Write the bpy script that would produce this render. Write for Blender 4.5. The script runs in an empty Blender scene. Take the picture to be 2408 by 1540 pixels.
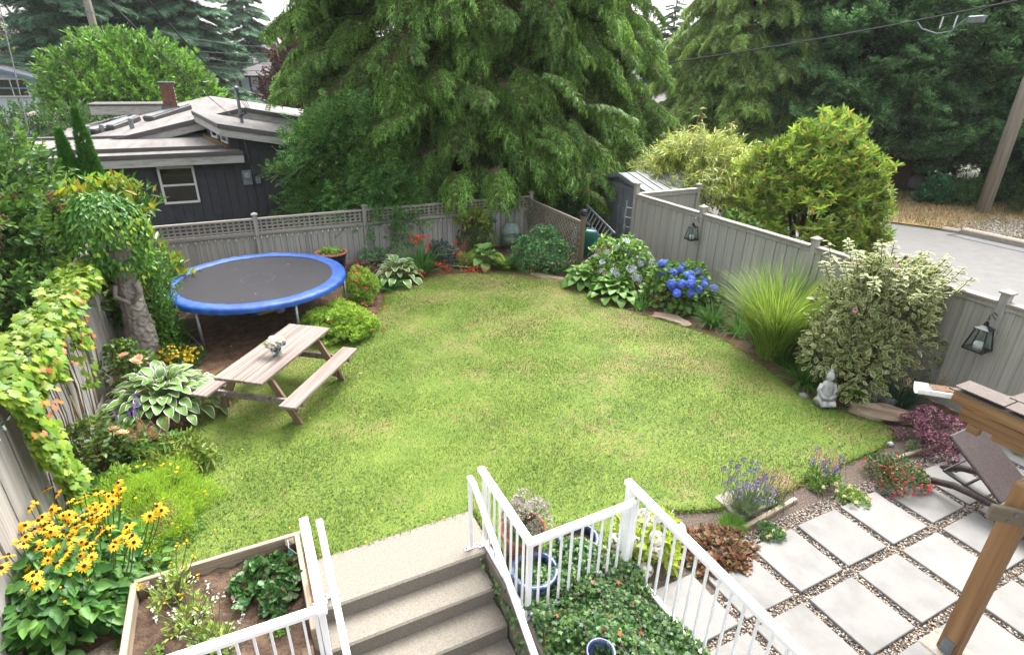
import bpy, math, random
import numpy as np
from mathutils import Matrix, Vector
random.seed(11)
rng = np.random.default_rng(11)
scene = bpy.context.scene
COL = scene.collection
rad = math.radians

# ------------------------------------------------------------------ camera
# site frame: X along the houses, Y away from the photographer's house, Z up, metres
FPX, PITCH, ROLL, HC, TH = 1315.868, 0.42540, 0.015958, 4.48, rad(26.2)
def _ax():
    f = np.array([0, math.cos(PITCH), -math.sin(PITCH)]); u = np.array([0, math.sin(PITCH), math.cos(PITCH)])
    r = np.array([1.0, 0, 0]); c, s = math.cos(ROLL), math.sin(ROLL)
    R, U = c*r+s*u, -s*r+c*u
    ct, st = math.cos(TH), math.sin(TH)
    t = lambda v: np.array([v[0]*ct+v[1]*st, -v[0]*st+v[1]*ct, v[2]])
    return t(R), t(U), t(f)
CR, CU, CF = _ax()
CAM = np.array([0, 0, HC])
cd = bpy.data.cameras.new('camera'); cam = bpy.data.objects.new('camera', cd); COL.objects.link(cam)
cd.sensor_width = 36; cd.lens = 36*FPX/2408; cd.clip_end = 2000; cd.clip_start = .05
cam.matrix_world = Matrix([[CR[i], CU[i], -CF[i], CAM[i]] for i in range(3)]+[[0, 0, 0, 1]])
scene.camera = cam

# ------------------------------------------------------------------ world, sun, exposure
SUN_EL, SUN_AZ = rad(58), rad(48)       # azimuth measured from +Y towards +X
w = bpy.data.worlds.new('World'); scene.world = w; w.use_nodes = True
nt = w.node_tree; nt.nodes.clear()
sky = nt.nodes.new('ShaderNodeTexSky'); sky.sky_type = 'NISHITA'; sky.sun_disc = False
sky.sun_elevation = SUN_EL; sky.sun_rotation = SUN_AZ; sky.air_density = 1.0; sky.dust_density = 6.0; sky.ozone_density = 1.0
hs = nt.nodes.new('ShaderNodeHueSaturation'); hs.inputs['Saturation'].default_value = .22
bg = nt.nodes.new('ShaderNodeBackground'); bg.inputs[1].default_value = .15
wo = nt.nodes.new('ShaderNodeOutputWorld')
nt.links.new(sky.outputs[0], hs.inputs['Color']); nt.links.new(hs.outputs[0], bg.inputs[0]); nt.links.new(bg.outputs[0], wo.inputs[0])
sd = bpy.data.lights.new('sun', 'SUN'); sd.energy = .85; sd.angle = rad(40); sd.color = (1, .95, .87)
so = bpy.data.objects.new('sun', sd); COL.objects.link(so)
sdir = Vector((math.sin(SUN_AZ)*math.cos(SUN_EL), math.cos(SUN_AZ)*math.cos(SUN_EL), math.sin(SUN_EL)))
so.rotation_euler = sdir.to_track_quat('Z', 'Y').to_euler()
scene.view_settings.view_transform = 'Standard'; scene.view_settings.look = 'None'
scene.view_settings.exposure = 2.38; scene.view_settings.gamma = 1
try: scene.view_settings.use_curve_mapping = False
except Exception: pass
scene.render.engine = 'CYCLES'
cy = scene.cycles
cy.max_bounces = 7; cy.diffuse_bounces = 4; cy.glossy_bounces = 3; cy.transmission_bounces = 6; cy.transparent_max_bounces = 12
cy.volume_bounces = 1; cy.use_denoising = True

# ------------------------------------------------------------------ survey helpers: sight lines to metres
def ray(px, py):
    return CR*((px-1204)/FPX)+CU*(-(py-770)/FPX)+CF
def G(px, py, z=0.0):
    d = ray(px, py); return CAM+d*((z-HC)/d[2])
def WB(px, py, b):
    d = ray(px, py); return CAM+d*(b/d[1])
def WA(px, py, a):
    d = ray(px, py); return CAM+d*(a/d[0])
def MPP(P):
    return float(np.dot(np.asarray(P, float)-CAM, CF))/FPX
def HGT(P, py):
    k = (770-py)/FPX; q = np.array([P[0], P[1], 0.0])-CAM
    return float((k*np.dot(CF, q)-np.dot(CU, q))/(CU[2]-k*CF[2]))

# ------------------------------------------------------------------ objects
def tag(o, label=None, cat=None, group=None, kind=None):
    if label: o['label'] = label
    if cat: o['category'] = cat
    if group: o['group'] = group
    if kind: o['kind'] = kind
    return o
def link(name, data, parent=None, loc=(0, 0, 0), rot=(0, 0, 0), sc=1):
    o = bpy.data.objects.new(name, data); COL.objects.link(o)
    o.location = [float(v) for v in loc]; o.rotation_euler = [float(v) for v in rot]
    o.scale = (sc, sc, sc) if not hasattr(sc, '__len__') else [float(v) for v in sc]
    if parent: o.parent = parent
    return o
def thing(name, label, cat, loc=(0, 0, 0), rz=0, group=None):
    o = link(name, None, None, loc, (0, 0, rz)); o.empty_display_size = .1
    return tag(o, label, cat, group)

def nrm(v):
    v = np.asarray(v, float); return v/(np.linalg.norm(v)+1e-12)
class MB:
    def __init__(s): s.v = []; s.f = []; s.m = []
    def add(s, vs, fs, mi=0):
        n = len(s.v); s.v += [tuple(float(c) for c in p) for p in vs]
        s.f += [tuple(i+n for i in f) for f in fs]; s.m += [mi]*len(fs); return s
    def box(s, c, d, rz=0, mi=0, ch=0, R=None):
        hx, hy, hz = d[0]/2, d[1]/2, d[2]/2
        if R is None:
            ca, sa = math.cos(rz), math.sin(rz); R = np.array([[ca, -sa, 0], [sa, ca, 0], [0, 0, 1]])
        if ch <= 0:
            P = [(x*hx, y*hy, z*hz) for x in (-1, 1) for y in (-1, 1) for z in (-1, 1)]
            F = [(0, 1, 3, 2), (4, 6, 7, 5), (0, 4, 5, 1), (2, 3, 7, 6), (0, 2, 6, 4), (1, 5, 7, 3)]
        else:
            P = []; idx = {}
            for x in (-1, 1):
                for y in (-1, 1):
                    for z in (-1, 1):
                        for k in range(3):
                            q = [x*(hx-ch), y*(hy-ch), z*(hz-ch)]; q[k] = (x*hx, y*hy, z*hz)[k]
                            idx[(x, y, z, k)] = len(P); P.append(tuple(q))
            F = []
            for k in range(3):
                a, b = (k+1) % 3, (k+2) % 3
                for sg in (-1, 1):
                    loop = []
                    for (sa_, sb_) in ((-1, -1), (1, -1), (1, 1), (-1, 1)):
                        q = [0, 0, 0]; q[k] = sg; q[a] = sa_; q[b] = sb_; loop.append(idx[(*q, k)])
                    F.append(tuple(loop if sg > 0 else loop[::-1]))
                for sa_ in (-1, 1):
                    for sb_ in (-1, 1):
                        q0 = [0, 0, 0]; q0[a] = sa_; q0[b] = sb_; q0[k] = -1; q1 = list(q0); q1[k] = 1
                        lp = [idx[(*q0, a)], idx[(*q1, a)], idx[(*q1, b)], idx[(*q0, b)]]
                        F.append(tuple(lp if sa_*sb_ < 0 else lp[::-1]))
            for x in (-1, 1):
                for y in (-1, 1):
                    for z in (-1, 1):
                        lp = [idx[(x, y, z, k)] for k in range(3)]
                        F.append(tuple(lp if x*y*z > 0 else lp[::-1]))
        P = [tuple(R@np.array(q)+np.array(c)) for q in P]
        return s.add(P, F, mi)
    def beam(s, p0, p1, w, h, up=(0, 0, 1), mi=0, ch=0):
        p0, p1 = np.asarray(p0, float), np.asarray(p1, float); y = nrm(p1-p0); x = np.cross(y, up)
        if np.linalg.norm(x) < 1e-4: x = np.cross(y, (1, 0, 0))
        x = nrm(x); z = np.cross(x, y)
        return s.box((p0+p1)/2, (w, np.linalg.norm(p1-p0), h), mi=mi, ch=ch, R=np.stack([x, y, z], 1))
    def tube(s, pts, r, n=8, mi=0, cap=True, flat=1.0):
        pts = [np.asarray(p, float) for p in pts]; k = len(pts); rr = [r]*k if not hasattr(r, '__len__') else r
        V = []; x = None
        for i, p in enumerate(pts):
            t = nrm(pts[min(i+1, k-1)]-pts[max(i-1, 0)])
            if x is None:
                a = np.array([0, 0, 1.0]) if abs(t[2]) < .9 else np.array([1.0, 0, 0]); x = nrm(np.cross(t, a))
            else: x = nrm(x-t*np.dot(x, t))
            y = np.cross(t, x)
            for j in range(n):
                an = 2*math.pi*j/n; V.append(p+rr[i]*(x*math.cos(an)+y*math.sin(an)*flat))
        F = [(i*n+j, i*n+(j+1) % n, (i+1)*n+(j+1) % n, (i+1)*n+j) for i in range(k-1) for j in range(n)]
        if cap: F += [tuple(range(n))[::-1], tuple((k-1)*n+j for j in range(n))]
        return s.add(V, F, mi)
    def lathe(s, prof, n=24, c=(0, 0, 0), mi=0, sx=1, sy=1):
        V = []; F = []
        for (r, z) in prof:
            for j in range(n):
                a = 2*math.pi*j/n; V.append((c[0]+r*math.cos(a)*sx, c[1]+r*math.sin(a)*sy, c[2]+z))
        for i in range(len(prof)-1):
            for j in range(n): F.append((i*n+j, i*n+(j+1) % n, (i+1)*n+(j+1) % n, (i+1)*n+j))
        return s.add(V, F, mi)
    def prism(s, poly, z0, z1, mi=0):
        n = len(poly); V = [(p[0], p[1], z0) for p in poly]+[(p[0], p[1], z1) for p in poly]
        F = [tuple(range(n))[::-1], tuple(range(n, 2*n))]+[(i, (i+1) % n, n+(i+1) % n, n+i) for i in range(n)]
        return s.add(V, F, mi)
    def sweep(s, poly, p0, p1):   # polygon given in 3-D extruded by p1-p0
        d = np.asarray(p1, float)-np.asarray(p0, float); n = len(poly)
        V = [np.asarray(p, float) for p in poly]; V = V+[v+d for v in V]
        F = [tuple(range(n))[::-1], tuple(range(n, 2*n))]+[(i, (i+1) % n, n+(i+1) % n, n+i) for i in range(n)]
        return s.add(V, F)
    def ball(s, c, r, nu=12, nv=8, mi=0, fn=None):
        V = []; F = []; r = (r, r, r) if not hasattr(r, '__len__') else r
        for i in range(nv+1):
            ph = math.pi*i/nv
            for j in range(nu):
                th = 2*math.pi*j/nu; q = np.array([math.sin(ph)*math.cos(th), math.sin(ph)*math.sin(th), math.cos(ph)])
                k = fn(q) if fn else 1.0
                V.append((c[0]+q[0]*r[0]*k, c[1]+q[1]*r[1]*k, c[2]+q[2]*r[2]*k))
        for i in range(nv):
            for j in range(nu): F.append((i*nu+j, (i+1)*nu+j, (i+1)*nu+(j+1) % nu, i*nu+(j+1) % nu))
        return s.add(V, F, mi)
    def mesh(s, name, mats, smooth=False):
        me = bpy.data.meshes.new(name); me.from_pydata(s.v, [], s.f)
        for m in (mats if isinstance(mats, (list, tuple)) else [mats]): me.materials.append(m)
        if any(s.m): me.polygons.foreach_set('material_index', s.m)
        if smooth: me.polygons.foreach_set('use_smooth', [True]*len(me.polygons))
        me.update(); return me
    def build(s, name, mats, parent=None, loc=(0, 0, 0), rot=(0, 0, 0), smooth=False):
        return link(name, s.mesh(name, mats, smooth), parent, loc, rot)
def polysheet(name, poly, z, mat, sub=None):
    me = bpy.data.meshes.new(name); me.from_pydata([(float(p[0]), float(p[1]), z) for p in poly], [], [tuple(range(len(poly)))])
    me.materials.append(mat); me.update()
    if me.polygons[0].normal.z < 0: me.flip_normals()
    return link(name, me)

# ------------------------------------------------------------------ leaf clouds (vectorised)
def frames(d, n):
    y = d/(np.linalg.norm(d, axis=1, keepdims=True)+1e-9); x = np.cross(y, n); l = np.linalg.norm(x, axis=1, keepdims=True)
    x = np.where(l < 1e-3, np.array([1.0, 0, 0]), x/(l+1e-9)); z = np.cross(x, y)
    return np.stack([x, y, z], 2)
class Cloud:
    def __init__(s): s.V = []; s.L = []; s.S = []; s.M = []; s.nv = 0; s.nl = 0
    def raw(s, P, faces, fm):
        N, k = P.shape[:2]; flat = np.concatenate([np.array(f) for f in faces]); lens = np.array([len(f) for f in faces])
        L = (flat[None]+(np.arange(N)*k)[:, None]).ravel()+s.nv
        st = np.concatenate([[0], np.cumsum(np.tile(lens, N))[:-1]])+s.nl
        s.V.append(P.reshape(-1, 3)); s.L.append(L); s.S.append(st); s.M.append(np.tile(np.array(fm), N))
        s.nv += N*k; s.nl += len(L); return s
    def add(s, T, pos, d, n, size, mi=None, wid=1.0):
        tv, tf, tm = T; pos = np.atleast_2d(pos); N = len(pos)
        if N == 0: return s
        d = np.broadcast_to(d, (N, 3)); n = np.broadcast_to(n, (N, 3)); sz = np.broadcast_to(np.asarray(size, float), (N,))
        R = frames(d, n); tv2 = tv*np.array([wid, 1, 1])
        P = np.einsum('nij,kj->nki', R, tv2)*sz[:, None, None]+pos[:, None, :]
        return s.raw(P, tf, [m if mi is None else mi for m in tm])
    def mb(s, mb, mi):
        V = np.array(mb.v); 
        if len(V) == 0: return s
        flat = np.concatenate([np.array(f) for f in mb.f]); lens = np.array([len(f) for f in mb.f])
        s.V.append(V); s.L.append(flat+s.nv); s.S.append(np.concatenate([[0], np.cumsum(lens)[:-1]])+s.nl)
        s.M.append(np.full(len(lens), mi)); s.nv += len(V); s.nl += len(flat); return s
    def mesh(s, name, mats):
        V = np.concatenate(s.V).astype(np.float32); L = np.concatenate(s.L).astype(np.int32); S = np.concatenate(s.S).astype(np.int32); M = np.concatenate(s.M).astype(np.int32)
        me = bpy.data.meshes.new(name); me.vertices.add(len(V)); me.vertices.foreach_set('co', V.ravel())
        me.loops.add(len(L)); me.loops.foreach_set('vertex_index', L)
        me.polygons.add(len(S)); me.polygons.foreach_set('loop_start', S)
        for m in (mats if isinstance(mats, (list, tuple)) else [mats]): me.materials.append(m)
        me.polygons.foreach_set('material_index', M); me.update(calc_edges=True); return me
    def build(s, name, mats, parent=None, loc=(0, 0, 0), rot=(0, 0, 0), sc=1):
        return link(name, s.mesh(name, mats), parent, loc, rot, sc)
def rv(N): return rng.normal(size=(N, 3))
def unit(v): return v/(np.linalg.norm(v, axis=-1, keepdims=True)+1e-9)
def U(N, a=0., b=1.): return rng.uniform(a, b, N)

def T_leaf(w=.5, fold=.12, bend=.12, pos=.4):
    v = np.array([(0, 0, 0), (-w*.46, pos*.75, fold), (-w*.4, pos*1.6, fold*.8-bend*.3), (0, 1, -bend), (w*.4, pos*1.6, fold*.8-bend*.3), (w*.46, pos*.75, fold)])
    return v, [(0, 3, 2, 1), (0, 5, 4, 3)], [0, 0]
def T_dia(w=.4, bend=.1):
    v = np.array([(0, 0, 0), (w/2, .45, .03), (0, 1, -bend), (-w/2, .45, .03)]); return v, [(0, 1, 2, 3)], [0]
def T_ring(w=.55, inner=.66, bend=.12):
    o = [(0, 0), (.36*w, .16), (.5*w, .42), (.36*w, .74), (0, 1), (-.36*w, .74), (-.5*w, .42), (-.36*w, .16)]
    z = lambda x, y: .25*abs(x)-bend*y*y
    v = [(x, y, z(x, y)) for x, y in o]+[(x*inner, .48+(y-.48)*(inner+.08), z(x*inner, y)) for x, y in o]
    f = [(i, (i+1) % 8, 8+(i+1) % 8, 8+i) for i in range(8)]+[(8, 9, 10, 11, 12), (8, 12, 13, 14, 15)]
    return np.array(v), f, [1]*8+[0, 0]
def T_lobe(lobes=5):
    A = {5: [(-150, .32), (-125, .62), (-95, .38), (-58, .82), (-28, .5), (0, 1.0), (28, .5), (58, .82), (95, .38), (125, .62), (150, .32)],
         3: [(-140, .4), (-95, .62), (-60, .66), (-48, .8), (-25, .62), (0, 1.0), (25, .62), (48, .8), (60, .66), (95, .62), (140, .4)]}[lobes]
    v = [(0, .32, .04)]+[(math.sin(rad(a))*r*.62, .32+math.cos(rad(a))*r*.68, -.1*r*r) for a, r in A]
    n = len(A); f = [(0, i+1, i+2) for i in range(n-1)]
    f = [(0, 2, 1), ] if False else [(0, i+2, i+1) for i in range(n-1)]
    return np.array(v), f, [0]*len(f)
def join_T(parts):
    V = []; Fs = []; M = []; n = 0
    for v, f, m in parts:
        V.append(v); Fs += [tuple(i+n for i in q) for q in f]; M += list(m); n += len(v)
    return np.concatenate(V), Fs, M
def placeT(T, p, ang, sc, tilt=0.0, wid=1.0):
    v, f, m = T; c, s = math.cos(ang), math.sin(ang); q = v*np.array([wid, 1, 1])*sc
    ct, st = math.cos(tilt), math.sin(tilt); q = np.stack([q[:, 0], q[:, 1]*ct-q[:, 2]*st, q[:, 1]*st+q[:, 2]*ct], 1)
    q = np.stack([q[:, 0]*c+q[:, 1]*s, -q[:, 0]*s+q[:, 1]*c, q[:, 2]], 1)+np.array(p); return q, f, m
def T_spray(n=5, w=.2, side=.42, droop=.25):    # flat feathery conifer spray
    d = T_dia(w, .05); parts = [placeT(d, (0, 0, 0), 0, 1.0, -.1, .45)]
    for i in range(n):
        t = .12+.72*i/(n-1); l = side*(1-.55*t)
        for sg in (-1, 1): parts.append(placeT(d, (0, t, -droop*t*t), sg*.75, l, -.25, 1.15))
    return join_T(parts)
def T_pinnate(n=5, l=.3, w=.36):
    d = T_dia(w, .12); parts = [placeT(d, (0, .88, -.12), 0, l, -.3)]
    for i in range(n):
        t = .2+.68*i/(n-1)
        for sg in (-1, 1): parts.append(placeT(d, (0, t, -.15*t*t), sg*1.15, l*(1-.25*abs(t-.5)), -.1))
    return join_T(parts)
def T_whorl(k=6, w=.34, tilt=.35):          # a rosette of leaves at a shoot tip
    d = T_leaf(w, .06, .15); return join_T([placeT(d, (0, 0, 0), 2*math.pi*i/k+.2*(i % 2), 1.0 if i % 2 else .8, tilt+.25*(i % 2)) for i in range(k)])
def blades(C, base, az, lean, length, width, seg=4, mi=0, curl=1.0, twist=.4):
    """arching blades: base (N,3), az heading, lean initial angle from vertical, curl adds bending"""
    N = len(base); t = np.linspace(0, 1, seg+1); base = np.asarray(base, float)
    ang = np.clip(lean[:, None]+curl*t[None]**1.3*(.3+lean[:, None]), 0, 2.7)
    dl = length[:, None]/seg
    h = np.concatenate([np.zeros((N, 1)), np.cumsum(np.sin(ang[:, :-1])*dl, 1)], 1); z = np.concatenate([np.zeros((N, 1)), np.cumsum(np.cos(ang[:, :-1])*dl, 1)], 1)
    x = base[:, 0:1]+h*np.sin(az)[:, None]; y = base[:, 1:2]+h*np.cos(az)[:, None]; zz = base[:, 2:3]+z
    w = width[:, None]*(1-t[None]**2.2*.95)*.5; pa = az+math.pi/2+rng.normal(size=N)*twist
    ox = w*np.sin(pa)[:, None]; oy = w*np.cos(pa)[:, None]
    P = np.empty((N, 2*(seg+1), 3)); P[:, 0::2, 0] = x-ox; P[:, 1::2, 0] = x+ox; P[:, 0::2, 1] = y-oy; P[:, 1::2, 1] = y+oy; P[:, 0::2, 2] = zz; P[:, 1::2, 2] = zz
    return C.raw(P, [(2*i, 2*i+1, 2*i+3, 2*i+2) for i in range(seg)], [mi]*seg)

# ------------------------------------------------------------------ materials
def lin(h, k=1.0):
    h = h.lstrip('#'); o = []
    for i in (0, 2, 4):
        c = int(h[i:i+2], 16)/255; o.append((c/12.92 if c <= .04045 else ((c+.055)/1.055)**2.4)*k)
    return (*o, 1)
MATS = {}
def _new(name):
    m = bpy.data.materials.new(name); m.use_nodes = True; nt = m.node_tree
    return m, nt, nt.nodes, nt.links, nt.nodes['Principled BSDF']
def ramp(nd, cols, poss=None):
    r = nd.new('ShaderNodeValToRGB'); e = r.color_ramp.elements; n = len(cols)
    while len(e) < n: e.new(.5)
    for i, c in enumerate(cols): e[i].position = (poss[i] if poss else i/max(1, n-1)); e[i].color = c
    return r
def leafmat(name, cols, trans=.3, rough=.5, spec=.35, tcol=None):
    m, nt, nd, lk, bs = _new(name)
    ge = nd.new('ShaderNodeNewGeometry'); oi = nd.new('ShaderNodeObjectInfo')
    r = ramp(nd, cols); lk.new(ge.outputs['Random Per Island'], r.inputs[0])
    hv = nd.new('ShaderNodeHueSaturation'); mr = nd.new('ShaderNodeMapRange'); mr.inputs[3].default_value = .72; mr.inputs[4].default_value = 1.28
    lk.new(oi.outputs['Random'], mr.inputs[0]); lk.new(mr.outputs[0], hv.inputs['Value']); lk.new(r.outputs[0], hv.inputs['Color'])
    lk.new(hv.outputs[0], bs.inputs['Base Color']); bs.inputs['Roughness'].default_value = rough; bs.inputs['Specular IOR Level'].default_value = spec
    if trans > 0:
        tr = nd.new('ShaderNodeBsdfTranslucent'); mx = nd.new('ShaderNodeMixShader'); mx.inputs[0].default_value = trans
        h2 = nd.new('ShaderNodeHueSaturation'); h2.inputs['Hue'].default_value = .485; h2.inputs['Value'].default_value = 1.35
        lk.new(hv.outputs[0], h2.inputs['Color']); lk.new(h2.outputs[0], tr.inputs[0])
        lk.new(bs.outputs[0], mx.inputs[1]); lk.new(tr.outputs[0], mx.inputs[2]); lk.new(mx.outputs[0], nd['Material Output'].inputs[0])
    MATS[name] = m; return m
def pmat(name, cols, scale=4, rough=.7, bump=.0, bscale=40, stretch=(1, 1, 1), detail=6, metal=0, spec=.4, coords='Object', poss=None, island=0.0, objr=0.0, dist=.01):
    m, nt, nd, lk, bs = _new(name)
    tc = nd.new('ShaderNodeTexCoord'); mp = nd.new('ShaderNodeMapping'); mp.inputs['Scale'].default_value = stretch
    lk.new(tc.outputs[coords], mp.inputs[0])
    oi = nd.new('ShaderNodeObjectInfo')
    if objr:   # shift the pattern from copy to copy
        cx = nd.new('ShaderNodeVectorMath'); cx.operation = 'SCALE'; cx.inputs[0].default_value = (13, 7, 29); lk.new(oi.outputs['Random'], cx.inputs['Scale'])
        lk.new(cx.outputs[0], mp.inputs['Location'])
    nz = nd.new('ShaderNodeTexNoise'); nz.inputs['Scale'].default_value = scale; nz.inputs['Detail'].default_value = detail; nz.inputs['Roughness'].default_value = .62
    lk.new(mp.outputs[0], nz.inputs['Vector'])
    r = ramp(nd, cols, poss or ([.3+.4*i/max(1, len(cols)-1) for i in range(len(cols))])); fac = nz.outputs[0]
    if island:
        ge = nd.new('ShaderNodeNewGeometry'); mx = nd.new('ShaderNodeMix'); mx.inputs[0].default_value = island
        lk.new(nz.outputs[0], mx.inputs[2]); lk.new(ge.outputs['Random Per Island'], mx.inputs[3]); fac = mx.outputs[0]
    lk.new(fac, r.inputs[0]); out = r.outputs[0]
    if objr:
        hv = nd.new('ShaderNodeHueSaturation'); mr = nd.new('ShaderNodeMapRange'); mr.inputs[3].default_value = 1-objr; mr.inputs[4].default_value = 1+objr
        lk.new(oi.outputs['Random'], mr.inputs[0]); lk.new(mr.outputs[0], hv.inputs['Value']); lk.new(out, hv.inputs['Color']); out = hv.outputs[0]
    lk.new(out, bs.inputs['Base Color']); bs.inputs['Roughness'].default_value = rough; bs.inputs['Metallic'].default_value = metal; bs.inputs['Specular IOR Level'].default_value = spec
    if bump:
        n2 = nd.new('ShaderNodeTexNoise'); n2.inputs['Scale'].default_value = bscale; n2.inputs['Detail'].default_value = 5; lk.new(mp.outputs[0], n2.inputs['Vector'])
        bp = nd.new('ShaderNodeBump'); bp.inputs['Strength'].default_value = bump; bp.inputs['Distance'].default_value = dist; lk.new(n2.outputs[0], bp.inputs['Height']); lk.new(bp.outputs[0], bs.inputs['Normal'])
    MATS[name] = m; return m
def woodmat(name, cols, axis='Y', grain=7, rough=.75, bump=.25, objr=.08, streak=28):
    st = {'X': (.5, streak, streak), 'Y': (streak, .5, streak), 'Z': (streak, streak, .5)}[axis]
    return pmat(name, cols, scale=1.0, rough=rough, bump=bump, bscale=1.6, stretch=st, objr=objr, detail=8, dist=.004)
def glassmat(name, col=(.9, .95, .95, 1), rough=.02):
    m, nt, nd, lk, bs = _new(name); nd.remove(bs)
    t = nd.new('ShaderNodeBsdfTransparent'); t.inputs[0].default_value = col; g = nd.new('ShaderNodeBsdfGlossy'); g.inputs['Roughness'].default_value = .03
    mx = nd.new('ShaderNodeMixShader'); mx.inputs[0].default_value = .07
    lk.new(t.outputs[0], mx.inputs[1]); lk.new(g.outputs[0], mx.inputs[2]); lk.new(mx.outputs[0], nd['Material Output'].inputs[0]); MATS[name] = m; return m
# ================================================================== SETTING
K = .42
M_soil = pmat('soil', [lin('#4a3626', .55), lin('#6b4f3a', .6), lin('#8a6a50', .6)], scale=6, rough=.95, bump=.9, bscale=45, coords='Object', dist=.03)
M_soil2 = pmat('raised_soil', [lin('#43302a', .5), lin('#66503f', .5), lin('#846a54', .5)], scale=9, rough=.95, bump=1, bscale=38, dist=.03)
def lawn_mat(name, blades_=False):
    m, nt, nd, lk, bs = _new(name)
    ge = nd.new('ShaderNodeNewGeometry')
    def noise(s, d=3):
        n = nd.new('ShaderNodeTexNoise'); n.inputs['Scale'].default_value = s; n.inputs['Detail'].default_value = d; n.inputs['Roughness'].default_value = .6; lk.new(ge.outputs['Position'], n.inputs['Vector']); return n.outputs[0]
    green = ramp(nd, [lin('#567b2b', .35), lin('#7b9a3e', .35), lin('#97b04e', .35), lin('#b0bd67', .35)], [.0, .35, .62, 1.0])
    mx = nd.new('ShaderNodeMix'); mx.inputs[0].default_value = .55 if blades_ else .25
    lk.new(noise(1.9), mx.inputs[2])
    if blades_: lk.new(ge.outputs['Random Per Island'], mx.inputs[3])
    else: lk.new(noise(60), mx.inputs[3])
    lk.new(mx.outputs[0], green.inputs[0])
    dry = ramp(nd, [lin('#94884e', .36), lin('#c2ae7c', .36)]); lk.new(ge.outputs['Random Per Island'], dry.inputs[0])
    # dry patches: broad noise, more towards the far right edge of the lawn
    sx = nd.new('ShaderNodeSeparateXYZ'); lk.new(ge.outputs['Position'], sx.inputs[0])
    fr = nd.new('ShaderNodeMapRange'); fr.inputs[1].default_value = 5.5; fr.inputs[2].default_value = 12.5; fr.inputs[3].default_value = 0; fr.inputs[4].default_value = .16; lk.new(sx.outputs[1], fr.inputs[0])
    fx = nd.new('ShaderNodeMapRange'); fx.inputs[1].default_value = 3.5; fx.inputs[2].default_value = 8.; fx.inputs[3].default_value = 0; fx.inputs[4].default_value = .13; lk.new(sx.outputs[0], fx.inputs[0])
    a1 = nd.new('ShaderNodeMath'); a1.operation = 'ADD'; lk.new(noise(.85, 5), a1.inputs[0]); lk.new(fr.outputs[0], a1.inputs[1])
    a2 = nd.new('ShaderNodeMath'); a2.operation = 'ADD'; lk.new(a1.outputs[0], a2.inputs[0]); lk.new(fx.outputs[0], a2.inputs[1])
    n3 = nd.new('ShaderNodeMath'); n3.operation = 'MULTIPLY_ADD'; lk.new(noise(5.5, 3), n3.inputs[0]); n3.inputs[1].default_value = .45; lk.new(a2.outputs[0], n3.inputs[2])
    dm = nd.new('ShaderNodeMapRange'); dm.inputs[1].default_value = .78; dm.inputs[2].default_value = 1.1; lk.new(n3.outputs[0], dm.inputs[0]); dm.inputs[4].default_value = .85
    cm = nd.new('ShaderNodeMix'); cm.data_type = 'RGBA'; lk.new(dm.outputs[0], cm.inputs[0]); lk.new(green.outputs[0], cm.inputs[6]); lk.new(dry.outputs[0], cm.inputs[7])
    lk.new(cm.outputs[2], bs.inputs['Base Color']); bs.inputs['Roughness'].default_value = .8; bs.inputs['Specular IOR Level'].default_value = .15
    if blades_:
        tr = nd.new('ShaderNodeBsdfTranslucent'); ms = nd.new('ShaderNodeMixShader'); ms.inputs[0].default_value = .3; lk.new(cm.outputs[2], tr.inputs[0])
        lk.new(bs.outputs[0], ms.inputs[1]); lk.new(tr.outputs[0], ms.inputs[2]); lk.new(ms.outputs[0], nd['Material Output'].inputs[0])
    return m
M_lawn = lawn_mat('lawn_ground'); M_grass = lawn_mat('grass_blades', True)
M_conc = pmat('concrete', [lin('#8f887a', K), lin('#b3aa9a', K), lin('#c9c2b4', K)], scale=30, rough=.9, bump=.5, bscale=120, dist=.004)
M_paver = pmat('paver_concrete', [lin('#aba9a5', .235), lin('#cbc9c4', .235), lin('#d9d7d1', .235)], scale=2.6, poss=[.22, .5, .75], rough=.8, bump=.12, bscale=90, objr=.05, dist=.003)
M_pebble = pmat('pebbles', [lin('#3a3c44', .46), lin('#76767a', .46), lin('#a8947e', .46), lin('#cab69c', .46), lin('#dcd7ce', .46), lin('#b88a64', .46)], scale=3, rough=.55, island=1.0, poss=[0, .22, .42, .62, .85, 1])
M_agg = pmat('aggregate', [lin('#5a5048', K), lin('#8a7d6c', K), lin('#b6a892', K)], scale=90, rough=.8, bump=.8, bscale=110, detail=2, dist=.006)
M_road = pmat('asphalt', [lin('#a6a4a1', .27), lin('#b8b6b3', .27)], scale=3, rough=.9, bump=.2, bscale=150, dist=.004)
M_kerb = pmat('kerb_concrete', [lin('#b9ad9c', K), lin('#d0c6b6', K)], scale=8, rough=.9, bump=.3, bscale=60)
M_dirt = pmat('far_ground', [lin('#3a4428', K), lin('#4f5632', K), lin('#6d6a42', K)], scale=.6, rough=.95, bump=.5, bscale=12, dist=.05)
M_gravel = pmat('grit', [lin('#463a32', .36), lin('#6f5f52', .36), lin('#a39482', .36)], scale=55, rough=.9, bump=.9, bscale=80, detail=3, dist=.012)

# the ground sheet, with the opening of the basement stairwell left out
gm = MB(); B = 400
hx0, hx1, hy0, hy1 = .0, 1.74, -2.5, 3.93
for (x0, x1, y0, y1) in ((-B, hx0, -B, B), (hx1, B, -B, B), (hx0, hx1, hy1, B), (hx0, hx1, -B, hy0)):
    gm.add([(x0, y0, -.012), (x1, y0, -.012), (x1, y1, -.012), (x0, y1, -.012)], [(0, 1, 2, 3)])
tag(gm.build('ground', M_dirt), kind='structure')
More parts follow.
